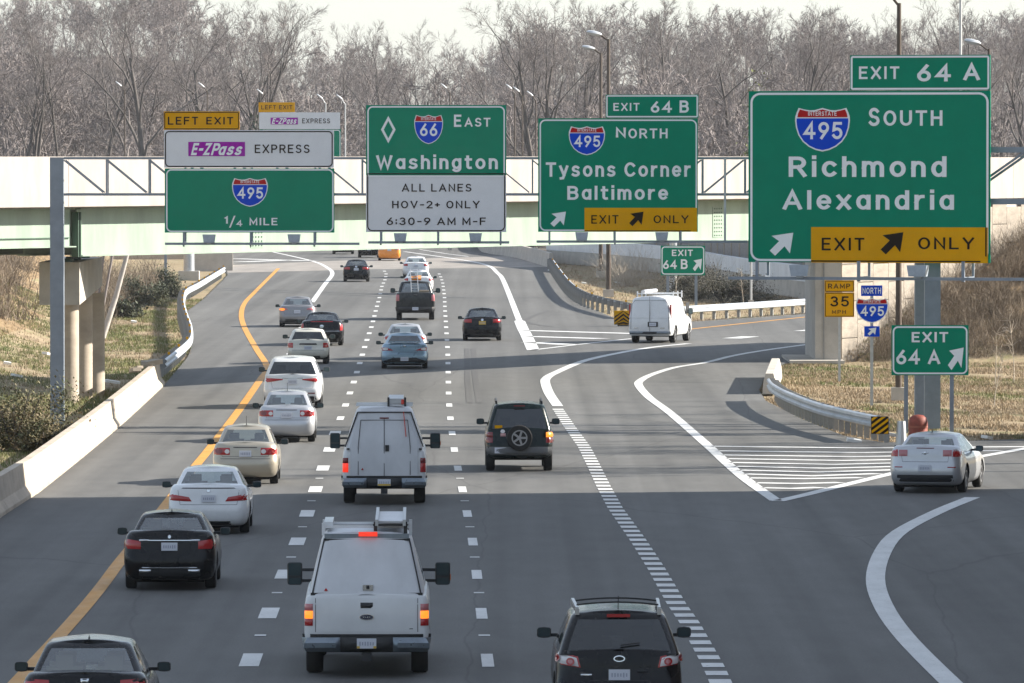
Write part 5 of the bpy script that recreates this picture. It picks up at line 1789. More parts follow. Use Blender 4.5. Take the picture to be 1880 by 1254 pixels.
NR, NC, NS = 6, 5, 12
class Shell:
    """Closed body made of stacked rounded plan outlines; v runs up, the outline runs rear centre -> side -> front centre."""
    def __init__(self, y0, y1, hw, levels, zb, zt, rr=0.26, rf=0.45, br=0.05, bf=0.12, taper=0.04):
        self.y0, self.y1, self.hw, self.levels, self.zb = y0, y1, hw, levels, zb
        self.zt = zt if callable(zt) else (lambda y: float(np.interp(y, [p[0] for p in zt], [p[1] for p in zt])))
        self.rr, self.rf, self.br, self.bf, self.taper = rr, rf, br, bf, taper
    def lv(self, v):
        a = np.array(self.levels)
        return [float(np.interp(v, a[:, 0], a[:, k])) for k in (1, 2, 3)]
    def half(self, v):
        ir, k, jf = self.lv(v)
        hw = self.hw * k
        yr, yf = self.y0 + ir, self.y1 - jf
        rr, rf = min(self.rr, hw * 0.9), min(self.rf, hw * 0.9)
        pts = []
        def wx(x, y):
            t = (y - yr) / max(0.01, yf - yr)
            return x * (1 - self.taper * (2 * t - 1) ** 2)
        for i in range(NR + 1):
            x = (hw - rr) * i / NR
            pts.append((x, yr + self.br * (x / hw) ** 2))
        yc = yr + self.br * ((hw - rr) / hw) ** 2 + rr
        for i in range(1, NC + 1):
            a = math.pi / 2 * i / NC
            pts.append((hw - rr + rr * math.sin(a), yc - rr * math.cos(a)))
        ye = yf - self.bf * ((hw - rf) / hw) ** 2 - rf
        for i in range(1, NS + 1):
            pts.append((hw, yc + (ye - yc) * i / NS))
        for i in range(1, NC + 1):
            a = math.pi / 2 * i / NC
            pts.append((hw - rf + rf * math.cos(a), ye + rf * math.sin(a)))
        for i in range(1, NR + 1):
            x = (hw - rf) * (1 - i / NR)
            pts.append((x, yf - self.bf * (x / hw) ** 2))
        return [(wx(x, y), y, self.zb + v * (self.zt(y) - self.zb)) for x, y in pts]
    def mesh(self, split=None, crown=0.03, cap=True, bottom=True):
        """returns {key: MB}; split(i, j) names the face group, None = body"""
        L = [self.half(l[0]) for l in self.levels]
        n = len(L[0])
        full = [h + [(-x, y, z) for x, y, z in reversed(h[1:-1])] for h in L]
        m = len(full[0])
        out = {}
        verts = [p for ring in full for p in ring]
        groups = {}
        for j in range(len(L) - 1):
            for i in range(m):
                ih = i if i < n - 1 else 2 * (n - 1) - i - 1
                key = (split(ih, j) if split else None) or 'body'
                groups.setdefault(key, []).append((j * m + i, j * m + (i + 1) % m, (j + 1) * m + (i + 1) % m, (j + 1) * m + i))
        nv = len(verts)
        def lid(ring, base, cr, flip):
            nonlocal verts
            idx = {}
            cols = 6
            rows = []
            for i in range(1, n - 1):
                row = [base + i]
                x, y, z = ring[i]
                for c in range(1, cols):
                    u = 1 - 2 * c / cols
                    verts.append((x * u, y, z + cr * (1 - u * u)))
                    row.append(len(verts) - 1)
                row.append(base + m - i)
                rows.append(row)
            fs = []
            for a, b in zip(rows, rows[1:]):
                for c in range(cols):
                    fs.append((a[c], a[c + 1], b[c + 1], b[c]))
            fs.append(tuple([base] + rows[0]))
            fs.append(tuple([base + n - 1] + list(reversed(rows[-1]))))
            if flip:
                fs = [tuple(reversed(f)) for f in fs]
            return fs
        if cap:
            groups.setdefault('body', []).extend(lid(full[-1], (len(L) - 1) * m, crown, False))
        if bottom:
            groups.setdefault('body', []).extend(lid(full[0], 0, 0.0, True))
        for k, fs in groups.items():
            used = sorted({i for f in fs for i in f})
            re = {o: i for i, o in enumerate(used)}
            out[k] = MB().add([verts[i] for i in used], [tuple(re[i] for i in f) for f in fs])
        return out
    def surf(self, x, z, off=0.0):
        def pt(x, z):
            sgn = 1 if x >= 0 else -1
            v = min(1, max(0, (z - self.zb) / (self.zt(self.y0 + 0.1) - self.zb)))
            h = np.array(self.half(v)[:NR + NC + 2])
            ax = abs(x)
            xm = h[:-1, 0].max()
            if ax <= xm:
                y = np.interp(ax, h[:-1, 0], h[:-1, 1])
                return np.array([sgn * ax, y, z])
            return np.array([sgn * (xm + 0.0), h[-2, 1] + (ax - xm), z])
        p = pt(x, z)
        e = 0.015
        dx = pt(x + e, z) - pt(x - e, z)
        dz = pt(x, z + e) - pt(x, z - e)
        nrm = np.cross(dx, dz)
        nrm /= np.linalg.norm(nrm) + 1e-9
        if nrm[1] > 0.3:
            nrm = -nrm
        return p + nrm * off
    def patch(self, quad, off=0.012, n=6, m=3):
        """quad: four (x, z): bottom-left, bottom-right, top-right, top-left"""
        mb = MB()
        vs = []
        q = [np.array(p, float) for p in quad]
        for j in range(m + 1):
            for i in range(n + 1):
                u, w = i / n, j / m
                s_ = (q[0] * (1 - u) + q[1] * u) * (1 - w) + (q[3] * (1 - u) + q[2] * u) * w
                # the rim of the patch sinks to the body so it reads as a raised lens
                edge = (i in (0, n)) or (j in (0, m))
                vs.append(tuple(self.surf(s_[0], s_[1], off * (0.35 if edge else 1.0))))
        fs = [(j * (n + 1) + i, j * (n + 1) + i + 1, (j + 1) * (n + 1) + i + 1, (j + 1) * (n + 1) + i) for j in range(m) for i in range(n)]
        return mb.add(vs, fs)
    def disc(self, x, z, rx, rz, off=0.015, n=20):
        mb = MB()
        vs = [tuple(self.surf(x, z, off))]
        for k in range(n):
            a = 2 * math.pi * k / n
            vs.append(tuple(self.surf(x + rx * math.cos(a), z + rz * math.sin(a), off)))
        return mb.add(vs, [(0, 1 + k, 1 + (k + 1) % n) for k in range(n)])

WH = {}
def wheel_meshes(r, w):
    key = (r, w)
    if key in WH:
        return WH[key]
    n = 24
    prof = [(r * 0.62, -w / 2), (r * 0.93, -w / 2), (r, -w * 0.36), (r, w * 0.36), (r * 0.93, w / 2), (r * 0.62, w / 2)]
    mb = MB()
    for k in range(n):
        a = 2 * math.pi * k / n
        for (rr, x) in prof:
            mb.v.append((x, rr * math.cos(a), rr * math.sin(a)))
    m = len(prof)
    for k in range(n):
        for j in range(m):
            mb.f.append((k * m + j, k * m + (j + 1) % m, ((k + 1) % n) * m + (j + 1) % m, ((k + 1) % n) * m + j))
    ty = mb.mesh('wheel', M_TYRE, smooth=True)
    fix_normals(ty)
    mb = MB()
    mb.tube((-w * 0.2, 0, 0), (w * 0.25, 0, 0), r * 0.64, n=24)
    for k in range(5):
        a = 2 * math.pi * k / 5
        c = Vector((w * 0.34, math.cos(a) * r * 0.34, math.sin(a) * r * 0.34))
        mb.box(c, (w * 0.2, r * 0.16, r * 0.58), rx=a - math.pi / 2 + math.pi)
    mb.tube((w * 0.2, 0, 0), (w * 0.47, 0, 0), r * 0.16, n=12)
    for k in range(20):
        a, b_ = 2 * math.pi * k / 20, 2 * math.pi * (k + 1) / 20
        mb.bar((w * 0.40, math.cos(a) * r * 0.58, math.sin(a) * r * 0.58), (w * 0.40, math.cos(b_) * r * 0.58, math.sin(b_) * r * 0.58), r * 0.11, r * 0.11)
    rim = mb.mesh('rim', [M_RIM, M_UNDER])
    for p in rim.polygons[:26]:
        p.material_index = 1
    WH[key] = (ty, rim)
    return WH[key]

def bool_cut(me, cyls):
    """cut wheel arches out of a closed body mesh"""
    mb = MB()
    for (x0, x1, y, z, r) in cyls:
        mb.tube((x0, y, z), (x1, y, z), r, n=28)
    cm_ = mb.mesh('cut', M_UNDER)
    fix_normals(cm_)
    a = bpy.data.objects.new('a', me)
    b = bpy.data.objects.new('b', cm_)
    COL.objects.link(a)
    COL.objects.link(b)
    me.materials.append(M_UNDER)
    md = a.modifiers.new('bool', 'BOOLEAN')
    md.operation = 'DIFFERENCE'
    md.object = b
    md.solver = 'EXACT'
    try:
        md.material_mode = 'TRANSFER'
    except Exception:
        pass
    dg = bpy.context.evaluated_depsgraph_get()
    dg.update()
    res = bpy.data.meshes.new_from_object(a.evaluated_get(dg))
    bpy.data.objects.remove(a)
    bpy.data.objects.remove(b)
    if len(res.polygons) < 20:
        return me
    for p in res.polygons:
        p.use_smooth = True
    res.set_sharp_from_angle(angle=R(40))
    return res

def smooth(me, ang=45):
    for p in me.polygons:
        p.use_smooth = True
    me.set_sharp_from_angle(angle=R(ang))
    return me

SED = [(0, .16, .86, .25), (.06, .07, .93, .12), (.18, .015, .975, .04), (.36, 0, 1, .0), (.50, .012, 1, .02), (.58, .045, 1, .05), (.76, .055, .985, .1), (.90, .07, .95, .15), (.97, .10, .90, .2), (1, .15, .85, .28)]
SUVL = [(0, .16, .86, .25), (.07, .06, .94, .12), (.20, .01, .98, .04), (.40, 0, 1, .0), (.50, .015, 1, .02), (.55, .05, 1, .05), (.75, .06, .985, .1), (.92, .075, .96, .15), (1, .10, .93, .22)]
TRK = [(0, .05, .93, .2), (.08, .02, .97, .1), (.3, .0, 1, .0), (.6, 0, 1, .02), (.85, .005, .99, .08), (.96, .015, .97, .15), (1, .03, .95, .22)]

class Car:
    def __init__(self, name, label, cat, px, py, L, W, ro, wb, r, color, yaw=0.7, tw=0.21, group=None, d=None):
        self.d = d or dep(py)
        self.X = (px - CX) * (self.d - ro) / F
        self.root = thing(name, label, cat, (self.X, self.d, 0), R(yaw), group)
        self.yaw, self.L, self.W, self.ro, self.wb, self.r, self.tw = R(yaw), L, W, ro, wb, r, tw
        self.color = color
        self.s = F / (self.d - ro)
        self.px = px
        self.tag = 0
    def fx(self, px, py):
        return ((px - self.px) / self.s / math.cos(self.yaw), H - (py - HY) / self.s)
    def y(self, v):
        return v - self.ro
    def body(self, levels, zb, zt, arch=0.055, crown=0.03, **kw):
        y0, y1 = -self.ro, self.L - self.ro
        self.sh = Shell(y0, y1, self.W / 2, levels, zb, [(a - self.ro, b) for a, b in zt], **kw)
        me = self.sh.mesh(crown=crown)['body'].mesh('body', self.color)
        fix_normals(me)
        hw = self.W / 2
        cy = []
        for y in (0, self.wb):
            for sg in (-1, 1):
                xs_ = sorted((sg * (hw - self.tw - 0.10), sg * (hw + 0.3)))
                cy.append((xs_[0], xs_[1], y, self.r, self.r + arch))
        me = bool_cut(me, cy)
        me.name = 'body'
        self.b = link('body', me, self.root)
        MB().box((0, self.wb / 2, zb + 0.05), (self.W * 0.72, self.L * 0.82, 0.22)).build('underbody', M_UNDER, self.root)
        ty, rim = wheel_meshes(self.r, self.tw)
        for y in (0, self.wb):
            for sg in (-1, 1):
                o = link('wheel', ty, self.root)
                o.location = (sg * (hw - self.tw / 2 - 0.035), y, self.r)
                rm = link('rim', rim, o)
                if sg < 0:
                    rm.rotation_euler = (0, 0, math.pi)
        return self
    def cabin(self, z0, z1, hb, ht, yrb, yrt, yft, yfb, glass_rear=None, glass_side=None, v0=0.10, v1=0.86, pillar=0, color=None, crown=0.045, rr=0.16, rear_w=0, seats=True, seat_m=None, bulge=0.05, rimround=0.05, rear_glass=True, side_glass=True, name='cabin'):
        """greenhouse: rear base/top and front top/base y measured from the rear bumper"""
        lv = []
        for v in (0, v0 * 0.55, v0, v0 + (v1 - v0) * .25, v0 + (v1 - v0) * .5, v0 + (v1 - v0) * .75, v1, (v1 + 1) / 2 + 0.01, 0.975, 1.0):
            e = 0.0 if v < 0.9 else (v - 0.9) / 0.1
            hv = hb + (ht - hb) * (v ** 1.15) - rimround * e ** 2
            lv.append((v, (yrt - yrb) * v + 0.5 * rimround * e ** 2 + 0.0, hv, (yfb - yft) * v + 0.8 * rimround * e ** 2))
        hw = max(l[2] for l in lv)
        lv = [(a, b, c / hw, d_) for a, b, c, d_ in lv]
        g = Shell(yrb - self.ro, yfb - self.ro, hw, lv, z0, lambda y: z1, rr=rr, rf=0.25, br=bulge, bf=0.18, taper=0.03)
        self.g = g
        jl = range(2, 6)
        side0, side1 = NR + NC, NR + NC + NS
        mid = side0 + NS // 2 - 1 + pillar
        n_r = NR + rear_w
        def split(i, j):
            if j not in jl:
                return None
            if i < n_r:
                return 'rear_window' if rear_glass else None
            if side_glass and side0 + 1 <= i < side1 - 1 and i != mid:
                return 'side_window_rear' if i < mid else 'side_window_front'
            if i >= side1 + NC:
                return 'windscreen'
            return None
        parts = g.mesh(split, crown=crown, cap=True, bottom=False)
        bm_ = parts.pop('body')
        me = bm_.mesh('cabin', color or self.color)
        smooth(me, 50)
        self.cab = link(name, me, self.root)
        for k, mb in parts.items():
            if k.startswith('side_window'):
                for sg, nm in ((1, 'side_window'), (-1, 'side_window')):
                    keep = [f for f in mb.f if all(mb.v[i][0] * sg > 0 for i in f)]
                    used = sorted({i for f in keep for i in f})
                    re_ = {o_: i for i, o_ in enumerate(used)}
                    sub = MB().add([mb.v[i] for i in used], [tuple(re_[i] for i in f) for f in keep])
                    me2 = sub.mesh('side_window', glass_side or G_CLEAR)
                    link('side_window', smooth(me2), self.cab)
            else:
                m_ = (glass_rear or G_CLEAR) if k == 'rear_window' else G_FRONT
                link(k, smooth(mb.mesh(k, m_)), self.cab)
        if seats:
            sm_ = seat_m or M_SEAT
            for yy, nm in ((yrt + 0.15, 'rear_seat'), (yrt + 1.05, 'front_seat')):
                for sg in (-1, 1):
                    mb = MB()
                    mb.box((sg * hw * 0.42, yy - self.ro, z0 + 0.02), (hw * 0.62, 0.16, 0.30))
                    mb.box((sg * hw * 0.42, yy - self.ro - 0.02, z0 + 0.24), (hw * 0.30, 0.11, 0.17))
                    mb.build('seat', sm_, self.root)
        return self
    def P(self, name, quad, mat, off=0.012, parent=None, mirror=False, n=6, m=3):
        """patch on the rear of the body; quad in photograph pixels BL BR TR TL"""
        q = [self.fx(*p) for p in quad]
        self.Q(name, q, mat, off, parent, mirror, n, m)
    def Q(self, name, q, mat, off=0.012, parent=None, mirror=False, n=6, m=3):
        o = self.sh.patch(q, off, n, m).build(name, mat, parent or self.root, smooth=True)
        if mirror:
            q2 = [(-q[1][0], q[1][1]), (-q[0][0], q[0][1]), (-q[3][0], q[3][1]), (-q[2][0], q[2][1])]
            self.sh.patch(q2, off, n, m).build(name, mat, parent or self.root, smooth=True)
        return o
    def lights(self, x0, x1, z0, z1, tilt=0.0, mat=None, grow=0.0, name='tail_light', off=0.014):
        """pair of tail lights from x0 (inner) to x1 (outer), in metres"""
        mat = mat or M_RED
        for sg in (-1, 1):
            a = [(x0, z0), (x1, z0 + tilt - grow), (x1, z1 + tilt + grow), (x0, z1)]
            if sg < 0:
                a = [(-a[1][0], a[1][1]), (-a[0][0], a[0][1]), (-a[3][0], a[3][1]), (-a[2][0], a[2][1])]
            self.sh.patch(a, off).build(name, mat, self.root, smooth=True)
    def plate(self, x, z, w=0.31, h=0.155, mat=None, ink=True, txt=None):
        mat = mat or M_PLATE
        y = self.sh.surf(x, z, 0.03)[1]
        o = MB().box((x, y - 0.005, z), (w, 0.012, h)).build('licence_plate', mat, self.root)
        if txt:
            vs, fs, ly, wd = text_geo(txt, 0.16, 0, 1.0)
            MB().add([(x + v[0] * w * 0.82, y - 0.016 - 0.0006 * l, z + v[1] * h * 0.42) for v, l in zip(vs, ly)], fs).build('lettering', M_PLATEINK, o)
        elif ink:
            rr_ = random.Random(int(self.px * 7))
            mb = MB()
            for k in range(6):
                xx = x - w * 0.34 + k * w * 0.136
                mb.box((xx, y - 0.0135, z - h * 0.02), (w * 0.07, 0.004, h * rr_.uniform(0.3, 0.44)))
            mb.build('plate_characters', M_PLATEINK, o)
        return o
    def mirrors(self, y, z, w=0.2, h=0.15, out=0.1, mat=None):
        for sg in (-1, 1):
            x = sg * (self.W / 2 + out)
            mb = MB()
            n = 10
            for k, (yy, sc_) in enumerate(((-0.06, 0.92), (-0.03, 1.0), (0.04, 0.85), (0.10, 0.4))):
                for j in range(n):
                    a = 2 * math.pi * (j + 0.5) / n
                    cx_ = math.copysign(abs(math.cos(a)) ** 0.5, math.cos(a))
                    cz_ = math.copysign(abs(math.sin(a)) ** 0.5, math.sin(a))
                    mb.v.append((x + cx_ * w / 2 * sc_, y - self.ro + yy, z + cz_ * h / 2 * sc_))
            mb.f = [(k * n + j, k * n + (j + 1) % n, (k + 1) * n + (j + 1) % n, (k + 1) * n + j) for k in range(3) for j in range(n)]
            mb.f += [tuple(reversed(range(n))), tuple(range(3 * n, 4 * n))]
            mb.box((x - sg * (w / 2 + 0.06), y - self.ro + 0.03, z - h * 0.25), (0.2, 0.06, 0.05))
            o = mb.build('side_mirror', mat or M_TRIM, self.root, smooth=True)
            MB().box((x, y - self.ro - 0.063, z), (w * 0.78, 0.006, h * 0.74)).build('mirror_glass', M_MIRROR, o)
    def antenna(self, y, z, h=0.12, fin=True):
        mb = MB()
        if fin:
            mb.add([(0.015, y - self.ro, z), (-0.015, y - self.ro, z), (0.012, y - self.ro + 0.14, z), (-0.012, y - self.ro + 0.14, z), (0, y - self.ro + 0.01, z + 0.07)], [(0, 1, 4), (0, 4, 2), (1, 3, 4), (2, 4, 3)])
        else:
            mb.tube((0, y - self.ro, z), (0, y - self.ro - h * 0.5, z + h), 0.006, n=5)
        mb.build('antenna', M_TRIM, self.root)
    def handle_seams(self, z0, z1, xs_=0.62):
        """boot lid outline as a thin dark seam"""
        for a in ([(-xs_, z0), (xs_, z0), (xs_, z0 + 0.008), (-xs_, z0 + 0.008)],):
            self.Q('boot_seam', a, M_SEAM, 0.004, self.b, n=12, m=1)
        for sg in (-1, 1):
            q = sorted((sg * xs_, sg * (xs_ + 0.007)))
            self.Q('boot_seam', [(q[0], z0), (q[1], z0), (q[1] + sg * 0.05, z1), (q[0] + sg * 0.05, z1)], M_SEAM, 0.004, self.b, n=1, m=6)
    def dark_lower(self, z0=0.2, z1=0.36, xw=0.66, name='rear_valance', mat=None):
        self.Q(name, [(-xw, z0), (xw, z0), (xw * 0.96, z1), (-xw * 0.96, z1)], mat or M_TRIM, 0.008, None, n=14, m=3)

M_TAN = pmat('tan_leather', (0.34, 0.28, 0.21), 0.7)
def sedan(label, px, py, color, L=4.75, W=1.82, Hh=1.46, ro=1.05, wb=2.75, r=0.33, zd=1.06, belt=0.97, tl=0.58, rw=0.72, glass=None, yaw=0.7, ht=0.585, zb=0.20, name='sedan', cat='car', hb=0.90, seat_m=None, **kw):
    c = Car(name, label, cat, px, py, L, W, ro, wb, r, color, yaw, **kw)
    c.body(SED, zb, [(0, zd - 0.02), (0.12, zd), (tl + 0.05, zd + 0.02), (tl + 0.45, belt), (L * 0.68, belt - 0.02), (L * 0.76, belt - 0.04), (L - 0.5, belt - 0.18), (L, belt - 0.32)])
    hw = W / 2
    c.cabin(belt - 0.06, Hh - 0.04, hw * hb, hw * ht * 1.08, tl - 0.02, tl + rw, tl + rw + 1.35, L - 1.25, glass_rear=glass, v0=0.16, rear_w=1, rr=0.14, seat_m=seat_m)
    c.mirrors(tl + rw + 1.25, belt + 0.03)
    return c

# ---------- near left lane, front to back
c = sedan('black sedan with tan seats cut by the bottom edge of the picture', 152, 1368, P_BLACK, L=4.87, W=1.85, Hh=1.465, ht=0.60, seat_m=M_TAN)
c.lights(0.50, 0.98, 0.80, 0.98, 0.02)
c.plate(0, 0.62)
c.Q('emblem', [(-0.05, 0.935), (0.05, 0.935), (0.06, 1.0), (-0.06, 1.0)], M_CHROME, 0.02)
c.Q('emblem_slot', [(-0.025, 0.945), (0.025, 0.945), (0.03, 0.962), (-0.03, 0.962)], M_SEAM, 0.026)
c.Q('emblem_slot', [(-0.03, 0.973), (0.03, 0.973), (0.034, 0.996), (-0.034, 0.996)], M_SEAM, 0.026)
c.antenna(1.45, 1.46)

c = sedan('black sedan with a chrome strip above its plate', 309, 1080, P_BLACK, L=4.69, W=1.81, Hh=1.45, ro=1.0, wb=2.84, r=0.335, zd=1.13, belt=0.99)
c.lights(0.55, 0.93, 0.80, 0.95, 0.03, M_RED, 0.025)
c.plate(0.0, 0.85)
c.Q('chrome_strip', [(-0.58, 0.945), (0.58, 0.945), (0.58, 0.985), (-0.58, 0.985)], M_CHROME, 0.03, n=12)
c.disc_ = c.sh.disc(0, 1.035, 0.03, 0.03).build('emblem', M_CHROME, c.root)
c.dark_lower(0.24, 0.42, 0.6)
c.Q('bumper_strip', [(-0.5, 0.43), (0.5, 0.43), (0.54, 0.455), (-0.54, 0.455)], M_CHROME, 0.02, n=12)
for sg in (-1, 1):
    c.Q('exhaust_tip', sorted([(sg * 0.36, 0.36), (sg * 0.58, 0.36)]) + sorted([(sg * 0.36, 0.41), (sg * 0.58, 0.41)], reverse=True), M_CHROME, 0.02)
c.antenna(1.42, 1.45)

c = sedan('white sedan with slanted red lights and a boot lip behind the black chrome sedan', 381, 978, P_WHITE, L=4.86, W=1.82, Hh=1.45, zd=1.09)
for sg in (-1, 1):
    q = [(0.37, 0.735), (0.84, 0.755), (0.98, 0.92), (0.43, 0.83)]
    if sg < 0:
        q = [(-q[1][0], q[1][1]), (-q[0][0], q[0][1]), (-q[3][0], q[3][1]), (-q[2][0], q[2][1])]
    c.Q('tail_light', q, M_RED, 0.016)
c.plate(0.0, 0.80)
c.Q('boot_lip', [(-0.6, 1.015), (0.6, 1.015), (0.56, 1.035), (-0.56, 1.035)], M_SEAM, 0.012, n=12)
c.disc_ = c.sh.disc(0, 0.965, 0.035, 0.025).build('emblem', M_CHROME, c.root)
c.handle_seams(0.66, 0.98)
c.dark_lower(0.21, 0.3, 0.5)

def corolla(label, px, py, col, yaw=0.7):
    c = sedan(label, px, py, col, L=4.53, W=1.70, Hh=1.48, ro=0.95, wb=2.6, r=0.305, zd=1.06, belt=0.98, tl=0.5, rw=0.66, ht=0.60, yaw=yaw)
    c.lights(0.39, 0.86, 0.765, 0.945, 0.0, M_RED, 0.0)
    for sg in (-1, 1):
        c.sh.disc(sg * 0.46, 0.85, 0.06, 0.055, 0.022).build('reverse_lamp', M_LENS, c.root)
        c.sh.disc(sg * 0.66, 0.86, 0.085, 0.07, 0.024).build('stop_lamp', M_LIT if False else M_REDD, c.root)
    c.plate(0.0, 0.80)
    c.Q('plate_trim', [(-0.3, 0.945), (0.3, 0.945), (0.3, 0.965), (-0.3, 0.965)], M_SEAM, 0.014)
    c.handle_seams(0.72, 0.98, 0.58)
    c.Q('bumper_seam', [(-0.72, 0.66), (0.72, 0.66), (0.72, 0.672), (-0.72, 0.672)], M_SEAM, 0.006, n=14, m=1)
    c.antenna(1.35, 1.49, 0.22, False)
    c.antenna(1.33, 1.48)
    return c
corolla('beige compact sedan with round red and white tail lamps', 449, 888, P_BEIGE)
corolla('silver compact sedan directly ahead of the beige one', 525, 811, P_SILVER)

def suv(label, px, py, color, L, W, Hh, ro, wb, r, belt, rear_in=0.42, glass=G_DARK, yaw=0.7, ht=0.74, v0=0.12, v1=0.80, name='suv', zb=0.24, hb=0.95, cat='car', **kw):
    c = Car(name, label, cat, px, py, L, W, ro, wb, r, color, yaw, tw=0.23, **kw)
    c.body(SUVL, zb, [(0, belt), (L * 0.66, belt), (L * 0.74, belt - 0.05), (L - 0.5, belt - 0.16), (L, belt - 0.3)], arch=0.07)
    hw = W / 2
    c.cabin(belt - 0.06, Hh - 0.04, hw * hb, hw * ht, 0.08, 0.08 + rear_in, L - 2.05, L - 1.25, glass_rear=glass, glass_side=glass, v0=v0, v1=v1, rr=0.16, rear_w=1, seat_m=M_SEATD)
    c.mirrors(L - 1.6, belt + 0.08, 0.22, 0.17)
    return c
c = suv('white crossover with a dark rear window and pointed red lights', 536, 749, P_WHITE, 4.92, 1.96, 1.70, 1.05, 2.82, 0.37, 1.13, 0.55, ht=0.70)
for sg in (-1, 1):
    q = [(0.31, 0.955), (0.84, 0.875), (0.98, 1.03), (0.33, 0.99)]
    if sg < 0:
        q = [(-q[1][0], q[1][1]), (-q[0][0], q[0][1]), (-q[3][0], q[3][1]), (-q[2][0], q[2][1])]
    c.Q('tail_light', q, M_RED, 0.018)
c.plate(0, 0.90)
c.Q('chrome_strip', [(-0.34, 1.0), (0.34, 1.0), (0.34, 1.025), (-0.34, 1.025)], M_CHROME, 0.02)
c.dark_lower(0.25, 0.42, 0.8)
c.handle_seams(0.68, 1.0, 0.66)
for sg in (-1, 1):
    c.Q('bumper_reflector', [(sg * 0.62 - 0.12, 0.5), (sg * 0.62 + 0.12, 0.5), (sg * 0.62 + 0.12, 0.54), (sg * 0.62 - 0.12, 0.54)], M_REDD, 0.012)

c = suv('small cream hatchback with a rounded tail among the left lane cars', 565, 668, P_CREAM, 3.72, 1.70, 1.42, 0.62, 2.47, 0.31, 0.98, 0.34, ht=0.70, name='hatchback')
c.lights(0.60, 0.84, 0.66, 0.86, 0.0, M_RED)
c.plate(0, 0.66)
c.Q('boot_handle', [(-0.36, 0.78), (0.36, 0.78), (0.33, 0.84), (-0.33, 0.84)], M_TRIM, 0.02, n=10)
c.dark_lower(0.25, 0.34, 0.5)
c.Q('bumper_seam', [(-0.74, 0.56), (0.74, 0.56), (0.74, 0.572), (-0.74, 0.572)], M_SEAM, 0.006, n=14, m=1)
c.antenna(0.8, 1.42)

c = sedan('black sedan with upright red tail lamps behind the cream hatchback', 590, 634, P_BLACK, L=5.27, W=1.90, Hh=1.46, ro=1.2, wb=2.93, r=0.34, zd=1.10, belt=1.0, tl=0.7)
c.lights(0.80, 1.05, 0.68, 1.02, 0.0, M_RED)
c.Q('centre_stop_lamp', [(-0.5, 1.055), (0.5, 1.055), (0.47, 1.078), (-0.47, 1.078)], M_RED, 0.012)
c.sh.disc(0, 0.86, 0.09, 0.075).build('emblem', M_CHROME, c.root)
c.plate(0, 0.52)
c.Q('chrome_strip', [(-0.78, 0.64), (0.78, 0.64), (0.78, 0.665), (-0.78, 0.665)], M_CHROME, 0.02, n=12)
c = sedan('grey sedan with its left turn signal lit', 545, 600, P_GREY, L=4.86, W=1.83, Hh=1.47, ro=1.1)
for sg in (-1, 1):
    q = [(0.45, 0.85), (0.92, 0.82), (1.02, 0.98), (0.50, 0.93)]
    if sg < 0:
        q = [(-q[1][0], q[1][1]), (-q[0][0], q[0][1]), (-q[3][0], q[3][1]), (-q[2][0], q[2][1])]
    c.Q('tail_light', q, M_PINK, 0.016)
c.sh.disc(-0.72, 0.87, 0.13, 0.055, 0.03).build('turn_signal', M_AMBER, c.root)
c.plate(0, 0.76)
c.dark_lower(0.22, 0.4, 0.62)
c.handle_seams(0.64, 1.0)

# ---------- far traffic
c = sedan('black compact sedan alone in the far left lane', 653.6, 517, P_BLACK, L=4.64, W=1.78, Hh=1.46)
c.lights(0.42, 0.90, 0.82, 0.98, 0.02, M_RED)
c.plate(0, 0.84)
c.sh.disc(0, 1.0, 0.08, 0.05).build('emblem', M_CHROME, c.root)
c = suv('black car half hidden behind the orange taxi', 677, 473, P_BLACK, 4.7, 1.86, 1.66, 0.95, 2.7, 0.36, 1.05)
c.lights(0.62, 0.95, 0.85, 1.02)
c.plate(0, 0.7)
c = suv('black car of which only the bumper shows under the overpass girder', 629.5, 466.5, P_BLACK, 4.7, 1.88, 1.7, 0.95, 2.7, 0.36, 1.1)
c.lights(0.62, 0.95, 0.9, 1.1)
c.plate(0, 0.7)
c = sedan('orange taxi just under the overpass', 714.5, 478.5, P_ORANGE, L=4.85, W=1.84, Hh=1.47)
c.lights(0.45, 0.92, 0.86, 0.98, 0.0, M_PINK)
c.plate(0, 0.86)
ts = MB().box((0, 0.9, 1.55), (0.55, 0.2, 0.16)).build('roof_light', M_LENS, c.root)
def plain_sedan(label, px, py, col, lx=0.5, lm=M_RED, pm=None, **kw):
    c = sedan(label, px, py, col, **kw)
    c.lights(lx, 0.94, 0.82, 0.98, 0.02, lm)
    c.plate(0, 0.82, mat=pm)
    c.Q('boot_lip', [(-0.55, 1.0), (0.55, 1.0), (0.52, 1.015), (-0.52, 1.015)], M_SEAM, 0.012, n=12)
    c.sh.disc(0, 0.95, 0.055, 0.05).build('emblem', M_CHROME, c.root)
    c.handle_seams(0.66, 0.98)
    c.dark_lower(0.21, 0.32, 0.55)
    c.antenna(1.5, 1.45)
    return c
plain_sedan('white sedan farthest ahead in the middle lane', 763, 510, P_WHITE, 0.55, L=4.8)
plain_sedan('white sedan just in front of the grey pickup with the ladder', 768, 540, P_WHITE, 0.62, L=4.8)
plain_sedan('black sedan with a yellow plate alone in the right lane', 885, 625, P_BLACK, 0.48, M_RED, M_PLATEY, L=4.7, W=1.79)
plain_sedan('silver blue sedan hidden behind the blue coupe', 743, 660, P_SILVER, L=4.8)

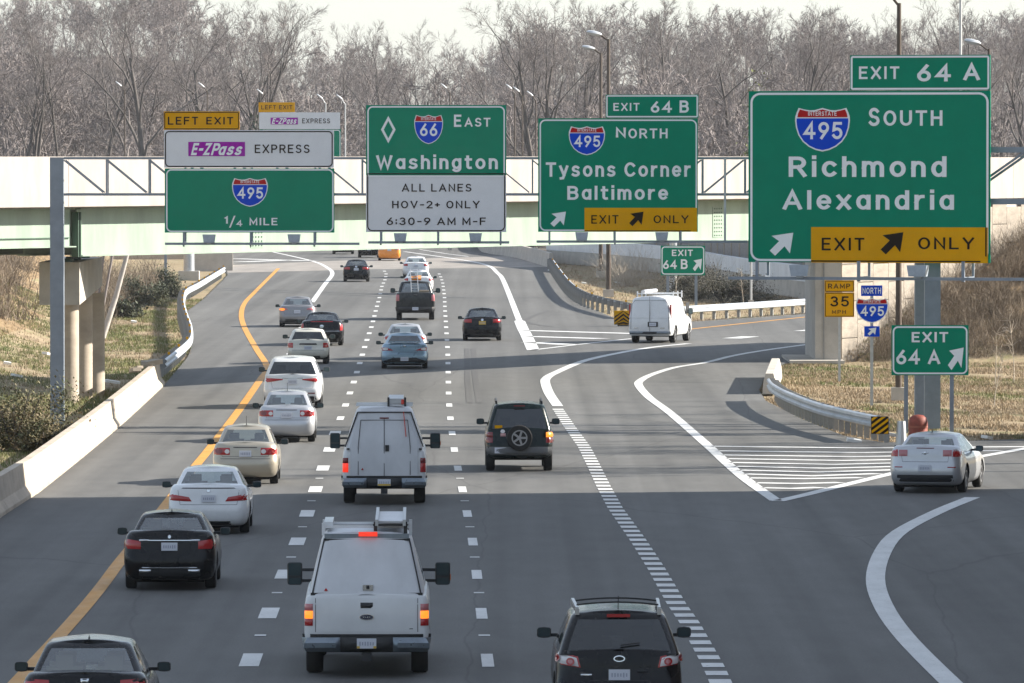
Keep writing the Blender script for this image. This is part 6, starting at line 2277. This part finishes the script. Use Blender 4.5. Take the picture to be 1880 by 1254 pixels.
# blue coupe
c = sedan('pale blue coupe with a small rear spoiler', 742, 676.5, P_BLUE, L=4.63, W=1.87, Hh=1.385, ro=0.95, wb=2.82, r=0.345, zd=1.0, belt=0.94, tl=0.42, rw=1.0, ht=0.56, name='coupe', glass=G_DARK)
for sg in (-1, 1):
    q = [(0.42, 0.73), (0.86, 0.72), (1.0, 0.87), (0.66, 0.83)]
    if sg < 0:
        q = [(-q[1][0], q[1][1]), (-q[0][0], q[0][1]), (-q[3][0], q[3][1]), (-q[2][0], q[2][1])]
    c.Q('tail_light', q, M_RED, 0.018)
    c.sh.disc(sg * 0.74, 0.785, 0.10, 0.045, 0.028).build('reverse_lamp', M_LENS, c.root)
mb = MB().bar((-0.62, -0.80, 1.075), (0.62, -0.80, 1.075), 0.2, 0.025)
for sg in (-1, 1):
    mb.box((sg * 0.52, -0.8, 1.03), (0.05, 0.12, 0.1))
mb.build('spoiler', P_BLUE, c.root)
c.Q('diffuser', [(-0.6, 0.22), (0.6, 0.22), (0.5, 0.44), (-0.5, 0.44)], M_TRIM, 0.012, n=12)
for sg in (-1, 1):
    a = [(0.5, 0.24), (0.92, 0.24), (0.9, 0.30), (0.52, 0.42)]
    if sg < 0:
        a = [(-a[1][0], a[1][1]), (-a[0][0], a[0][1]), (-a[3][0], a[3][1]), (-a[2][0], a[2][1])]
    c.Q('diffuser_side', a, M_TRIM, 0.012)
c.plate(0, 0.40)
c.sh.disc(0, 0.9, 0.06, 0.035).build('emblem', M_CHROME, c.root)
c.handle_seams(0.66, 0.95, 0.5)

# ---------- Jeep-like SUV with a spare wheel
c = suv('dark green boxy SUV with a spare wheel on its tailgate', 953, 864, P_DKGREEN, 4.44, 1.82, 1.80, 0.80, 2.65, 0.36, 1.15, 0.24, ht=0.74, v0=0.06, v1=0.84, zb=0.36)
c.Q('bumper', [(-0.84, 0.44), (0.84, 0.44), (0.86, 0.66), (-0.86, 0.66)], pmat('grey_bumper_plastic', (0.10, 0.105, 0.11), 0.55), 0.05, n=14)
for sg in (-1, 1):
    q = sorted((sg * 0.70, sg * 0.93))
    c.Q('tail_light', [(q[0], 0.76), (q[1], 0.76), (q[1], 0.90), (q[0], 0.90)], M_REDD, 0.03)
    c.Q('turn_signal', [(q[0], 0.91), (q[1], 0.91), (q[1], 1.04), (q[0], 1.04)], M_AMBER if sg > 0 else M_REDD, 0.03)
ty, rim = wheel_meshes(0.34, 0.22)
sp = link('spare_wheel', ty, c.root)
sp.location = (0.0, -0.88, 0.90)
sp.rotation_euler = (0, 0, R(-90))
rm = link('spare_rim', rim, sp)
c.plate(-0.50, 0.565)
mb = MB()
for sg in (-1, 1):
    mb.bar((sg * 0.60, 0.1, 1.82), (sg * 0.60, 2.0, 1.84), 0.04, 0.05)
    mb.box((sg * 0.60, 0.1, 1.78), (0.05, 0.08, 0.09))
    mb.box((sg * 0.60, 1.95, 1.79), (0.05, 0.08, 0.09))
mb.build('roof_rack', M_TRIM, c.root)
c.Q('sticker', [(-0.50, 0.93), (-0.36, 0.93), (-0.36, 1.01), (-0.50, 1.01)], pmat('flag_sticker', (0.5, 0.28, 0.28), 0.5), 0.03)
c.sh.disc(-0.44, 1.06, 0.06, 0.045, 0.03).build('sticker', M_LENS, c.root)
mb = MB().box((0, -0.62, 1.735), (0.3, 0.05, 0.03)).build('centre_stop_lamp', M_REDD, c.root)
g = c.g
pt = g.surf(-0.55, 1.18, 0.01)
MB().box((pt[0], pt[1], pt[2]), (0.2, 0.01, 0.08)).build('window_sticker', sg_yellow, c.root)

# ---------- black SUV at the bottom edge
c = suv('black SUV with big clear tail lamps cut by the bottom edge', 1136, 1332, P_BLACK, 4.68, 1.89, 1.70, 0.95, 2.7, 0.365, 1.14, 0.5, ht=0.72, v0=0.04, v1=0.85)
for sg in (-1, 1):
    q = [(0.56, 0.90), (0.98, 0.96), (1.04, 1.16), (0.60, 1.06)]
    q1 = [(0.59, 0.915), (0.96, 0.972), (1.0, 1.135), (0.62, 1.04)]
    if sg < 0:
        f = lambda q: [(-q[1][0], q[1][1]), (-q[0][0], q[0][1]), (-q[3][0], q[3][1]), (-q[2][0], q[2][1])]
        q, q1 = f(q), f(q1)
    c.Q('tail_light', q, M_RED, 0.014)
    c.Q('lamp_lens', q1, M_LENS, 0.026)
    for xx, zz in ((0.70, 0.985), (0.89, 1.03)):
        c.sh.disc(sg * xx, zz, 0.055, 0.055, 0.04).build('stop_lamp', M_RED, c.root)
        c.sh.disc(sg * xx, zz, 0.028, 0.028, 0.045).build('lamp_centre', M_PINK, c.root)
c.plate(0, 0.80, txt='XAW-7323' if False else None)
o = c.sh.disc(0, 1.03, 0.085, 0.045, 0.016).build('emblem', M_CHROME, c.root)
c.sh.disc(0, 1.03, 0.068, 0.032, 0.019).build('emblem_field', P_BLACK, o)
for a in ([(-0.045, 1.005), (-0.02, 1.005), (0.0, 1.055), (-0.025, 1.055)], [(0.02, 1.005), (0.045, 1.005), (0.065, 1.055), (0.04, 1.055)], [(-0.02, 1.022), (0.035, 1.022), (0.04, 1.038), (-0.012, 1.038)]):
    c.Q('emblem_letter', a, M_CHROME, 0.030 + 0.002 * a[0][0], o, n=1, m=1)
c.Q('badge', [(-0.56, 0.78), (-0.40, 0.78), (-0.40, 0.81), (-0.56, 0.81)], M_CHROME, 0.014)
c.Q('tailgate_seam', [(-0.42, 0.71), (0.42, 0.71), (0.42, 0.72), (-0.42, 0.72)], M_SEAM, 0.01, n=10, m=1)
c.Q('tailgate_handle', [(0.26, 0.83), (0.42, 0.82), (0.42, 0.87), (0.26, 0.87)], M_TRIM, 0.03)
mb = MB()
for sg in (-1, 1):
    mb2 = MB().bar((sg * 0.60, -0.30, 1.72), (sg * 0.63, 1.5, 1.745), 0.045, 0.05)
    mb2.box((sg * 0.60, -0.28, 1.68), (0.06, 0.12, 0.09))
    mb2.box((sg * 0.63, 1.45, 1.70), (0.06, 0.12, 0.09))
    mb2.build('roof_rail', pmat('silver_rail', (0.4, 0.4, 0.41), 0.3, metal=0.8), c.root)
for yy in (0.1, 1.1):
    mb = MB()
    for k in range(8):
        a0, a1 = -0.6 + k * 0.15, -0.6 + (k + 1) * 0.15
        mb.bar((a0, yy, 1.755 + 0.04 * (1 - (a0 / 0.6) ** 2)), (a1, yy, 1.755 + 0.04 * (1 - (a1 / 0.6) ** 2)), 0.05, 0.025)
    mb.build('cross_bar', M_TRIM, c.root)
c.antenna(0.72, 1.71, 0.2, False)
pt, pt2 = c.g.surf(0.02, 1.20, 0.03), c.g.surf(0.30, 1.235, 0.03)
MB().bar(pt, pt2, 0.02, 0.018).build('wiper', M_TRIM, c.root)
pt = c.g.surf(0, 1.615, 0.02)
MB().box(tuple(pt), (0.34, 0.05, 0.045)).build('centre_stop_lamp', M_RED, c.root)

# ---------- silver sedan turning right
c = sedan('silver sedan on the right turning into the exit lane', 1714, 903, P_SILVER, L=4.86, W=1.855, Hh=1.46, ro=1.05, wb=2.74, r=0.34, yaw=-11.5, zd=1.16, belt=1.0, tl=0.5)
c.lights(0.44, 0.66, 0.92, 1.075, 0, M_PINK, name='tail_light')
c.lights(0.68, 0.95, 0.91, 1.08, 0, M_RED, name='tail_light')
c.plate(0, 0.63)
c.Q('boot_lip', [(-0.22, 1.11), (0.22, 1.11), (0.22, 1.128), (-0.22, 1.128)], M_REDD, 0.012)
c.Q('emblem', [(-0.09, 0.975), (0.09, 0.995), (0.09, 1.025), (-0.09, 1.005)], M_CHROME, 0.02)
c.Q('emblem_arm', [(-0.035, 0.965), (0.03, 0.965), (0.035, 1.035), (-0.03, 1.035)], M_CHROME, 0.024)
c.dark_lower(0.24, 0.46, 0.72)
c.handle_seams(0.78, 1.06, 0.56)
for sg in (-1, 1):
    c.Q('bumper_reflector', [(sg * 0.66 - 0.1, 0.64), (sg * 0.66 + 0.1, 0.64), (sg * 0.66 + 0.1, 0.665), (sg * 0.66 - 0.1, 0.665)], M_RED, 0.012)
c.antenna(1.25, 1.46)

# ---------- white cargo van
c = Car('cargo_van', 'white cargo van with pipe and ladder rack taking the exit ramp', 'van', 1202, 629, 5.69, 2.01, 1.1, 3.43, 0.37, P_WHITE, -11.5, tw=0.25)
c.body(TRK, 0.34, [(0, 1.15), (4.2, 1.15), (4.5, 1.10), (5.2, 0.98), (5.69, 0.8)], arch=0.07, rr=0.14, br=0.02)
c.cabin(1.13, 2.03, 0.985, 0.80, 0.0, 0.10, 3.7, 4.5, rear_glass=False, side_glass=False, v0=0.1, v1=0.8, rr=0.14, bulge=0.02, seats=False, crown=0.06, rimround=0.10)
c.mirrors(4.0, 1.35, 0.22, 0.3, 0.14)
c.Q('rear_bumper', [(-0.92, 0.40), (0.92, 0.40), (0.92, 0.53), (-0.92, 0.53)], M_STEELBUMP, 0.06, n=14)
c.Q('bumper_step', [(-0.42, 0.42), (0.42, 0.42), (0.36, 0.52), (-0.36, 0.52)], M_TRIM, 0.075, n=8)
for sg in (-1, 1):
    y = c.g.surf(sg * 0.93, 1.4, 0.01)[1]
    MB().box((sg * 0.925, y - 0.05, 1.42), (0.07, 0.08, 0.62)).build('tail_light', M_RED, c.root)
o = c.plate(0.14, 0.84)
MB().box((0.14, c.sh.surf(0.14, 0.84, 0.014)[1], 0.84), (0.46, 0.02, 0.22)).build('plate_surround', M_TRIM, c.root)
MB().box((0, -1.105, 1.3), (0.012, 0.03, 1.55)).build('door_seam', M_SEAM, c.root)
for k in range(10):
    pass
outl = [(-0.86, 0.62), (-0.86, 1.2), (-0.81, 1.75), (-0.68, 1.9), (0.68, 1.9), (0.81, 1.75), (0.86, 1.2), (0.86, 0.62)]
mb = MB()
for (xa, za), (xb, zb2_) in zip(outl, outl[1:]):
    ya = (c.sh if za < 1.14 else c.g).surf(xa, za, 0.01)[1]
    yb_ = (c.sh if zb2_ < 1.14 else c.g).surf(xb, zb2_, 0.01)[1]
    mb.bar((xa, ya, za), (xb, yb_, zb2_), 0.014, 0.014)
mb.build('door_outline', M_SEAM, c.root)
for xx in (-0.62, 0.58):
    MB().box((xx, -1.108, 0.68), (0.2, 0.012, 0.03)).build('badge', M_CHROME, c.root)
rk = []
for yy in (0.3, 1.4, 2.4):
    mb = MB().bar((-0.82, yy, 2.18), (0.82, yy, 2.18), 0.05, 0.04)
    for sg in (-1, 1):
        mb.box((sg * 0.82, yy, 2.13), (0.05, 0.05, 0.32))
    mb.build('rack_bar', P_WHITE, c.root)
mb = MB().tube((-0.4, -0.5, 2.28), (-0.4, 2.6, 2.28), 0.09, n=14)
mb.build('pipe_tube', M_LENS, c.root, smooth=True)
pt = MB().box((2.0 / 2 - 0.004, 2.9, 1.5), (0.02, 0.8, 0.5))
pt.build('side_window', M_TRIM, c.root)

# ---------- pickups
def pickup_base(label, px, py, color, L=6.25, W=2.03, ro=1.25, wb=3.97, r=0.40, rail=1.31, zb=0.42, yaw=0.7, hc=1.95):
    c = Car('pickup_truck', label, 'pickup truck', px, py, L, W, ro, wb, r, color, yaw, tw=0.27)
    c.body(TRK, zb, [(0, rail), (L - 2.2, rail), (L - 1.6, rail - 0.05), (L - 0.3, rail - 0.15), (L, rail - 0.3)], arch=0.08, rr=0.10, rf=0.4, br=0.015, taper=0.02)
    return c
def cab(c, y0, y1, belt, top, W=2.03, glass=None):
    c.cabin(belt, top, W / 2 * 0.93, W / 2 * 0.74, y0, y0 + 0.18, y1 - 0.7, y1, glass_rear=glass, v0=0.14, v1=0.84, rr=0.14, bulge=0.03, name='cab')
def tow_mirrors(c, y, z):
    for sg in (-1, 1):
        x = sg * (c.W / 2 + 0.21)
        mb = MB().box((x, y, z), (0.25, 0.12, 0.38))
        o = mb.build('tow_mirror', M_TRIM, c.root)
        bv = o.modifiers.new('bevel', 'BEVEL')
        bv.width = 0.04
        bv.segments = 2
        MB().box((x, y - 0.064, z + 0.07), (0.20, 0.008, 0.20)).build('mirror_glass', M_MIRROR, o)
        MB().box((x, y - 0.064, z - 0.125), (0.20, 0.008, 0.10)).build('mirror_glass', M_MIRROR, o)
        for dz in (0.06, -0.12):
            mb = MB().bar((x - sg * 0.12, y + 0.02, z + dz), (x - sg * 0.42, y + 0.06, z + dz), 0.06, 0.05)
            mb.build('mirror_arm', M_TRIM, o)
        if sg > 0:
            MB().box((x + 0.13, y - 0.02, z - 0.06), (0.012, 0.05, 0.10)).build('marker_lamp', pmat('orange_reflector', (0.6, 0.14, 0.02), 0.4), o)
def work_bumper(c, z0=0.43, z1=0.65):
    for sg in (-1, 1):
        q = sorted((sg * 0.42, sg * 1.0))
        c.Q('bumper', [(q[0], z0), (q[1], z0), (q[1], z1), (q[0], z1)], M_STEELBUMP, 0.13, n=8)
    c.Q('bumper_centre', [(-0.42, z0 - 0.02), (0.42, z0 - 0.02), (0.42, z1), (-0.42, z1)], M_TRIM, 0.10)
    c.Q('bumper_top_pad', [(-1.0, z1), (1.0, z1), (1.0, z1 + 0.05), (-1.0, z1 + 0.05)], M_TRIM, 0.10, n=14, m=1)
    MB().box((0, -c.ro - 0.05, z0 - 0.09), (0.16, 0.3, 0.12)).build('tow_hitch', M_TRIM, c.root)
    MB().tube((-0.9, 0, 0.42), (0.9, 0, 0.42), 0.09, n=8).build('rear_axle', M_UNDER, c.root)

# near white pickup with a topper
c = pickup_base('nearest white pickup truck with a topper, roof ladder rack and lit brake lights', 671, 1235, P_TRUCKWHITE)
RO = c.ro
work_bumper(c)
# topper shell
c.cabin(1.29, 2.29, 0.93, 0.70, 0.03, 0.42, 2.15, 2.2, color=P_TOPPER, rear_glass=False, side_glass=False, v0=0.1, v1=0.86, rr=0.12, bulge=0.015, seats=False, crown=0.03, rimround=0.06, name='topper')
top = c.g
cab(c, 2.25, 4.6, 1.32, 1.98)
c.g = top
tow_mirrors(c, 3.05, 1.42)
def on(x, z, off):
    p = c.g.surf(x, z, off)
    return Vector((float(p[0]), float(p[1]), float(p[2])))
ol = [(-0.86, 1.33), (-0.67, 2.20), (0.67, 2.20), (0.86, 1.33)]
mb = MB()
for (xa, za), (xb, zz) in zip(ol, ol[1:]):
    mb.bar(on(xa, za, 0.012), on(xb, zz, 0.012), 0.02, 0.02)
mb.build('hatch_gasket', M_TRIM, c.root)
mb = MB().bar(on(-0.88, 1.31, 0.02), on(0.88, 1.31, 0.02), 0.05, 0.075)
mb.build('hatch_bottom_rail', M_TRIM, c.root)
mb = MB().bar(on(-0.66, 2.225, 0.03), on(0.66, 2.225, 0.03), 0.08, 0.075)
mb.build('hatch_visor', M_STEELBUMP, c.root)
mb = MB().bar(on(-0.67, 2.175, 0.02), on(0.67, 2.175, 0.02), 0.04, 0.03)
mb.build('hatch_top_gasket', M_TRIM, c.root)
MB().box(on(0.02, 2.235, 0.08), (0.30, 0.04, 0.07)).build('centre_stop_lamp', M_LIT, c.root)
o = MB().box(on(0.02, 1.43, 0.012), (0.16, 0.03, 0.09)).build('hatch_latch', M_CHROME, c.root)
MB().box(on(0.02, 1.43, 0.03), (0.05, 0.012, 0.06)).build('latch_knob', M_TRIM, o)
MB().add([tuple(on(-0.68, 1.38, 0.012)), tuple(on(-0.62, 1.38, 0.012)), tuple(on(-0.65, 1.43, 0.012))], [(0, 1, 2)]).build('warning_sticker', sg_red, c.root)
# tailgate details
gx_ = 0.80
c.Q('tailgate', [(-gx_, 0.73), (gx_, 0.73), (gx_, 1.265), (-gx_, 1.265)], P_TRUCKWHITE, 0.016, n=12, m=4)
c.Q('tailgate_crease', [(-gx_, 0.90), (gx_, 0.90), (gx_, 0.908), (-gx_, 0.908)], M_SEAM, 0.019, n=12, m=1) if False else None
for sg in (-1, 1):
    q = sorted((sg * 0.812, sg * 0.822))
    c.Q('tailgate_seam', [(q[0], 0.73), (q[1], 0.73), (q[1], 1.27), (q[0], 1.27)], M_SEAM, 0.006, n=1, m=4)
    q = sorted((sg * 0.86, sg * 0.985))
    c.Q('tail_light', [(q[0], 0.83), (q[1], 0.83), (q[1], 0.945), (q[0], 0.945)], M_RED, 0.02)
    c.Q('brake_light', [(q[0], 0.945), (q[1], 0.945), (q[1], 1.07), (q[0], 1.07)], M_AMBER, 0.022)
    c.Q('lamp_lens', [(q[0] , 1.07), (q[1], 1.07), (q[1], 1.18), (q[0], 1.18)], M_PINK, 0.02)
o = c.Q('tailgate_handle', [(-0.10, 1.11), (0.10, 1.11), (0.10, 1.20), (-0.10, 1.20)], M_TRIM, 0.04)
o = c.sh.disc(0.0, 0.97, 0.115, 0.047, 0.03).build('emblem_rim', M_CHROME, c.root)
c.sh.disc(0.0, 0.97, 0.106, 0.041, 0.034).build('emblem', M_OVAL, o)
mb = MB()
for k in range(4):
    p = c.sh.surf(-0.05 + k * 0.033, 0.97, 0.04)
    mb.box((p[0], p[1], p[2]), (0.018, 0.004, 0.028 if k % 2 == 0 else 0.016))
mb.build('emblem_script', M_CHROME, o)
c.Q('badge', [(0.58, 0.775), (0.74, 0.775), (0.74, 0.788), (0.58, 0.788)], M_TRIM, 0.024, n=4, m=1)
pl = c.plate(0.0, 0.555, 0.31, 0.16)
for sg in (-1, 1):
    pl.location = (0, -0.10, 0)
    y = c.sh.surf(0, 0.555, 0.03)[1]
    MB().box((sg * 0.13, y - 0.0145, 0.495), (0.045, 0.004, 0.035)).build('plate_corner', M_PLATEY, pl)
# rack: cross bars, folded ladder box
for yy in (-0.55, 0.55):
    mb = MB().bar((-0.72, yy, 2.38), (0.72, yy, 2.38), 0.05, 0.04)
    for sg in (-1, 1):
        mb.box((sg * 0.70, yy, 2.34), (0.05, 0.06, 0.2))
    mb.build('rack_bar', P_TRUCKWHITE, c.root)
MB().box((-0.62, 0.4, 2.40), (0.14, 1.6, 0.10)).build('rack_side_rail', P_TRUCKWHITE, c.root)
mb = MB()
for xx in (0.16, 0.60):
    mb.bar((xx, -0.9, 2.46), (xx, 2.4, 2.50), 0.05, 0.10)
lad = mb.build('ladder', alu, c.root)
MB().box((0.38, 0.75, 2.47), (0.42, 3.1, 0.03)).build('ladder_panel', P_TOPPER, lad)
mb = MB()
for xx in (0.14, 0.62):
    mb.box((xx, -0.75, 2.37), (0.06, 0.08, 0.2))
mb.bar((0.1, -0.78, 2.42), (0.66, -0.78, 2.42), 0.03, 0.03)
mb.build('ladder_clamp', M_TRIM, lad)

# second white truck: tall double doors
c = pickup_base('white utility truck with tall double rear doors and a red cord', 704, 923, P_TRUCKWHITE)
work_bumper(c)
c.cabin(1.29, 2.30, 0.95, 0.66, 0.0, 0.20, 2.15, 2.2, color=P_TOPPER, rear_glass=False, side_glass=False, v0=0.1, v1=0.86, rr=0.10, bulge=0.015, seats=False, crown=0.03, rimround=0.06, name='topper')
top = c.g
cab(c, 2.25, 4.6, 1.32, 1.98)
c.g = top
tow_mirrors(c, 3.05, 1.37)
def rear_pt(x, z, off):
    sh = c.g if z > 1.36 else c.sh
    p = sh.surf(x, z, off)
    return Vector((float(p[0]), float(p[1]), float(p[2])))
mb = MB()
vs = []
zz_ = [0.70, 1.0, 1.2, 1.36, 1.5, 1.7, 1.9, 2.05]
def dw(z):
    return 0.80 if z < 1.45 else 0.80 - (z - 1.45) * 0.36
for z in zz_:
    for u in (-1, -0.5, 0, 0.5, 1):
        vs.append(rear_pt(u * dw(z), z, 0.03))
mb.add(vs, [(j * 5 + i, j * 5 + i + 1, (j + 1) * 5 + i + 1, (j + 1) * 5 + i) for j in range(len(zz_) - 1) for i in range(4)])
drs = mb.build('rear_doors', P_TOPPER, c.root, smooth=True)
def seam(pts, nm, mat=M_SEAM, w=0.014, off=0.036):
    mb = MB()
    for (xa, za), (xb, zb_2) in zip(pts, pts[1:]):
        mb.bar(rear_pt(xa, za, off), rear_pt(xb, zb_2, off), w, w)
    mb.build(nm, mat, drs)
seam([(0, 0.70), (0, 1.34), (0, 1.38), (0, 2.05)], 'door_seam')
seam([(-0.62, 0.72), (-0.62, 1.34), (-0.62, 1.38), (-0.56, 2.02), (0.56, 2.02), (0.62, 1.38), (0.62, 1.34), (0.62, 0.72)], 'door_frame')
seam([(-0.90, 1.38), (-0.62, 2.2), (0.62, 2.2), (0.90, 1.38)], 'hatch_gasket', M_TRIM, 0.026)
MB().box(rear_pt(0.07, 1.36, 0.045), (0.09, 0.03, 0.15)).build('door_latch', M_TRIM, drs)
MB().box(rear_pt(0.0, 2.07, 0.03), (0.22, 0.03, 0.03)).build('centre_stop_lamp', M_REDD, c.root)
for sg in (-1, 1):
    q = sorted((sg * 0.86, sg * 0.985))
    c.Q('tail_light', [(q[0], 0.785), (q[1], 0.785), (q[1], 1.0), (q[0], 1.0)], M_LIT if sg < 0 else M_RED, 0.03)
    c.Q('lamp_lens', [(q[0], 1.0), (q[1], 1.0), (q[1], 1.13), (q[0], 1.13)], M_REDD, 0.03)
    MB().box(rear_pt(sg * 0.86, 1.34, 0.03), (0.07, 0.04, 0.04)).build('hinge', M_TRIM, drs)
pl = c.plate(0.0, 0.545, 0.31, 0.16)
pl.location = (0, -0.10, 0)
MB().box((0, c.sh.surf(0, 0.545, 0.03)[1] - 0.014, 0.49), (0.30, 0.004, 0.04)).build('plate_band', M_PLATEY, pl)
MB().add([tuple(rear_pt(-0.55, 0.84, 0.05)), tuple(rear_pt(-0.49, 0.84, 0.05)), tuple(rear_pt(-0.52, 0.89, 0.05))], [(0, 1, 2)]).build('warning_sticker', sg_red, c.root)
for yy in (-0.75, 0.6):
    MB().bar((-0.68, yy, 2.37), (0.68, yy, 2.37), 0.05, 0.05).build('rack_bar', P_TRUCKWHITE, c.root)
MB().box((0.28, 0.6, 2.47), (0.36, 2.8, 0.12)).build('ladder', alu, c.root)
mb = MB()
for xx in (0.1, 0.5):
    mb.box((xx, -0.8, 2.45), (0.05, 0.06, 0.22))
mb.build('ladder_clamp', M_TRIM, c.root)
red_cord = pmat('red_cord', (0.55, 0.04, 0.02), 0.5)
MB().bar(rear_pt(0.46, 2.2, 0.10), rear_pt(0.52, 1.62, 0.06), 0.02, 0.02).build('red_cord', red_cord, c.root)
MB().tube((0.44, -0.86, 2.40), (0.44, -0.82, 2.50), 0.035, n=8).build('cord_coil', red_cord, c.root)

# grey pickup with a ladder in the bed
c = pickup_base('dark grey pickup truck with an extension ladder in its bed', 762, 587, P_TRUCKGREY, L=5.9, W=2.0, ro=1.15, wb=3.68, rail=1.38)
c.Q('bumper', [(-0.98, 0.47), (0.98, 0.47), (0.98, 0.68), (-0.98, 0.68)], M_TRIM, 0.12, n=14)
c.Q('tailgate', [(-0.76, 0.78), (0.76, 0.78), (0.76, 1.36), (-0.76, 1.36)], P_TRUCKGREY, 0.02, n=12)
for sg in (-1, 1):
    q = sorted((sg * 0.82, sg * 0.98))
    c.Q('tail_light', [(q[0], 0.98), (q[1], 0.98), (q[1], 1.30), (q[0], 1.30)], M_PINK, 0.03)
c.Q('tailgate_handle', [(-0.1, 1.25), (0.1, 1.25), (0.1, 1.33), (-0.1, 1.33)], M_TRIM, 0.04)
pl = c.plate(0, 0.59)
pl.location = (0, -0.10, 0)
c.cabin(1.32, 1.92, 0.92, 0.74, 1.75, 1.95, 3.5, 4.2, v0=0.12, v1=0.86, name='cab')
c.mirrors(3.6, 1.45, 0.26, 0.26, 0.16)
mb = MB()
for xx in (-0.2, 0.15):
    mb.bar((xx, -0.9, 1.42), (xx - 0.06, 1.6, 2.55), 0.035, 0.07)
lad = mb.build('ladder', alu, c.root)
rungm = MB().bar((-0.19, 0, 0), (0.14, 0, 0), 0.03, 0.03).mesh('rung', alu)
for k in range(9):
    o = link('rung', rungm, lad)
    t_ = (k + 0.5) / 9
    o.location = (-0.06 * t_, -0.9 + 2.5 * t_, 1.42 + 1.13 * t_)
MB().box((0.05, 0.9, 2.12), (0.5, 0.5, 0.1), rx=0.3).build('orange_panel', P_ORANGE, c.root)
MB().box((0.45, 0.3, 1.42), (0.5, 0.5, 0.16)).build('bed_load', pmat('tan_bag', (0.3, 0.24, 0.17), 0.9), c.root)

# truck leaving at the right edge
c = pickup_base('white pickup at the right edge of which only a red tail lamp shows', 1949, 806, P_TRUCKWHITE, L=5.8, W=2.0, ro=1.1, wb=3.6, yaw=-4)
c.Q('bumper', [(-0.98, 0.47), (0.98, 0.47), (0.98, 0.68), (-0.98, 0.68)], M_TRIM, 0.12, n=14)
for sg in (-1, 1):
    q = sorted((sg * 0.80, sg * 1.0))
    c.Q('tail_light', [(q[0], 0.92), (q[1], 0.92), (q[1], 1.28), (q[0], 1.28)], M_RED, 0.03)
c.cabin(1.32, 1.92, 0.92, 0.74, 1.75, 1.95, 3.5, 4.2, v0=0.12, v1=0.86, name='cab')
c.plate(0, 0.6)
# ================================================================== TREES ADDED BEHIND THE VIEWER (to darken reflections on the cars)
for k in range(26):
    x = -130 + k * 10.5 + rt.uniform(-3, 3)
    t = thing('bare_tree', 'bare tree added behind the viewer to darken reflections, outside the picture', 'tree', (x, -70 + rt.uniform(-18, 18), 0), rt.uniform(0, 6), 'trees added behind the viewer')
    t.scale = (rt.uniform(0.9, 1.2),) * 3
    kd = rt.randrange(6)
    link('trunk', TREES[kd][0], t)
    link('crown', TREES[kd][1], t)
# ================================================================== WINTER HAZE
hz = MB().box((0, 545, 14.5), (1500, 1130, 33.0)).build('haze', None)
hz['kind'] = 'stuff'
hz['label'] = 'thin winter haze in the air over the highway'
hm = bpy.data.materials.new('winter_haze')
hm.use_nodes = True
hnt = hm.node_tree
hnt.nodes.clear()
ho = hnt.nodes.new('ShaderNodeOutputMaterial')
hv = hnt.nodes.new('ShaderNodeVolumePrincipled')
hv.inputs['Color'].default_value = (0.9, 0.94, 1.0, 1)
hv.inputs['Density'].default_value = 0.00006
hv.inputs['Anisotropy'].default_value = 0.1
hnt.links.new(hv.outputs[0], ho.inputs['Volume'])
hz.data.materials.append(hm)
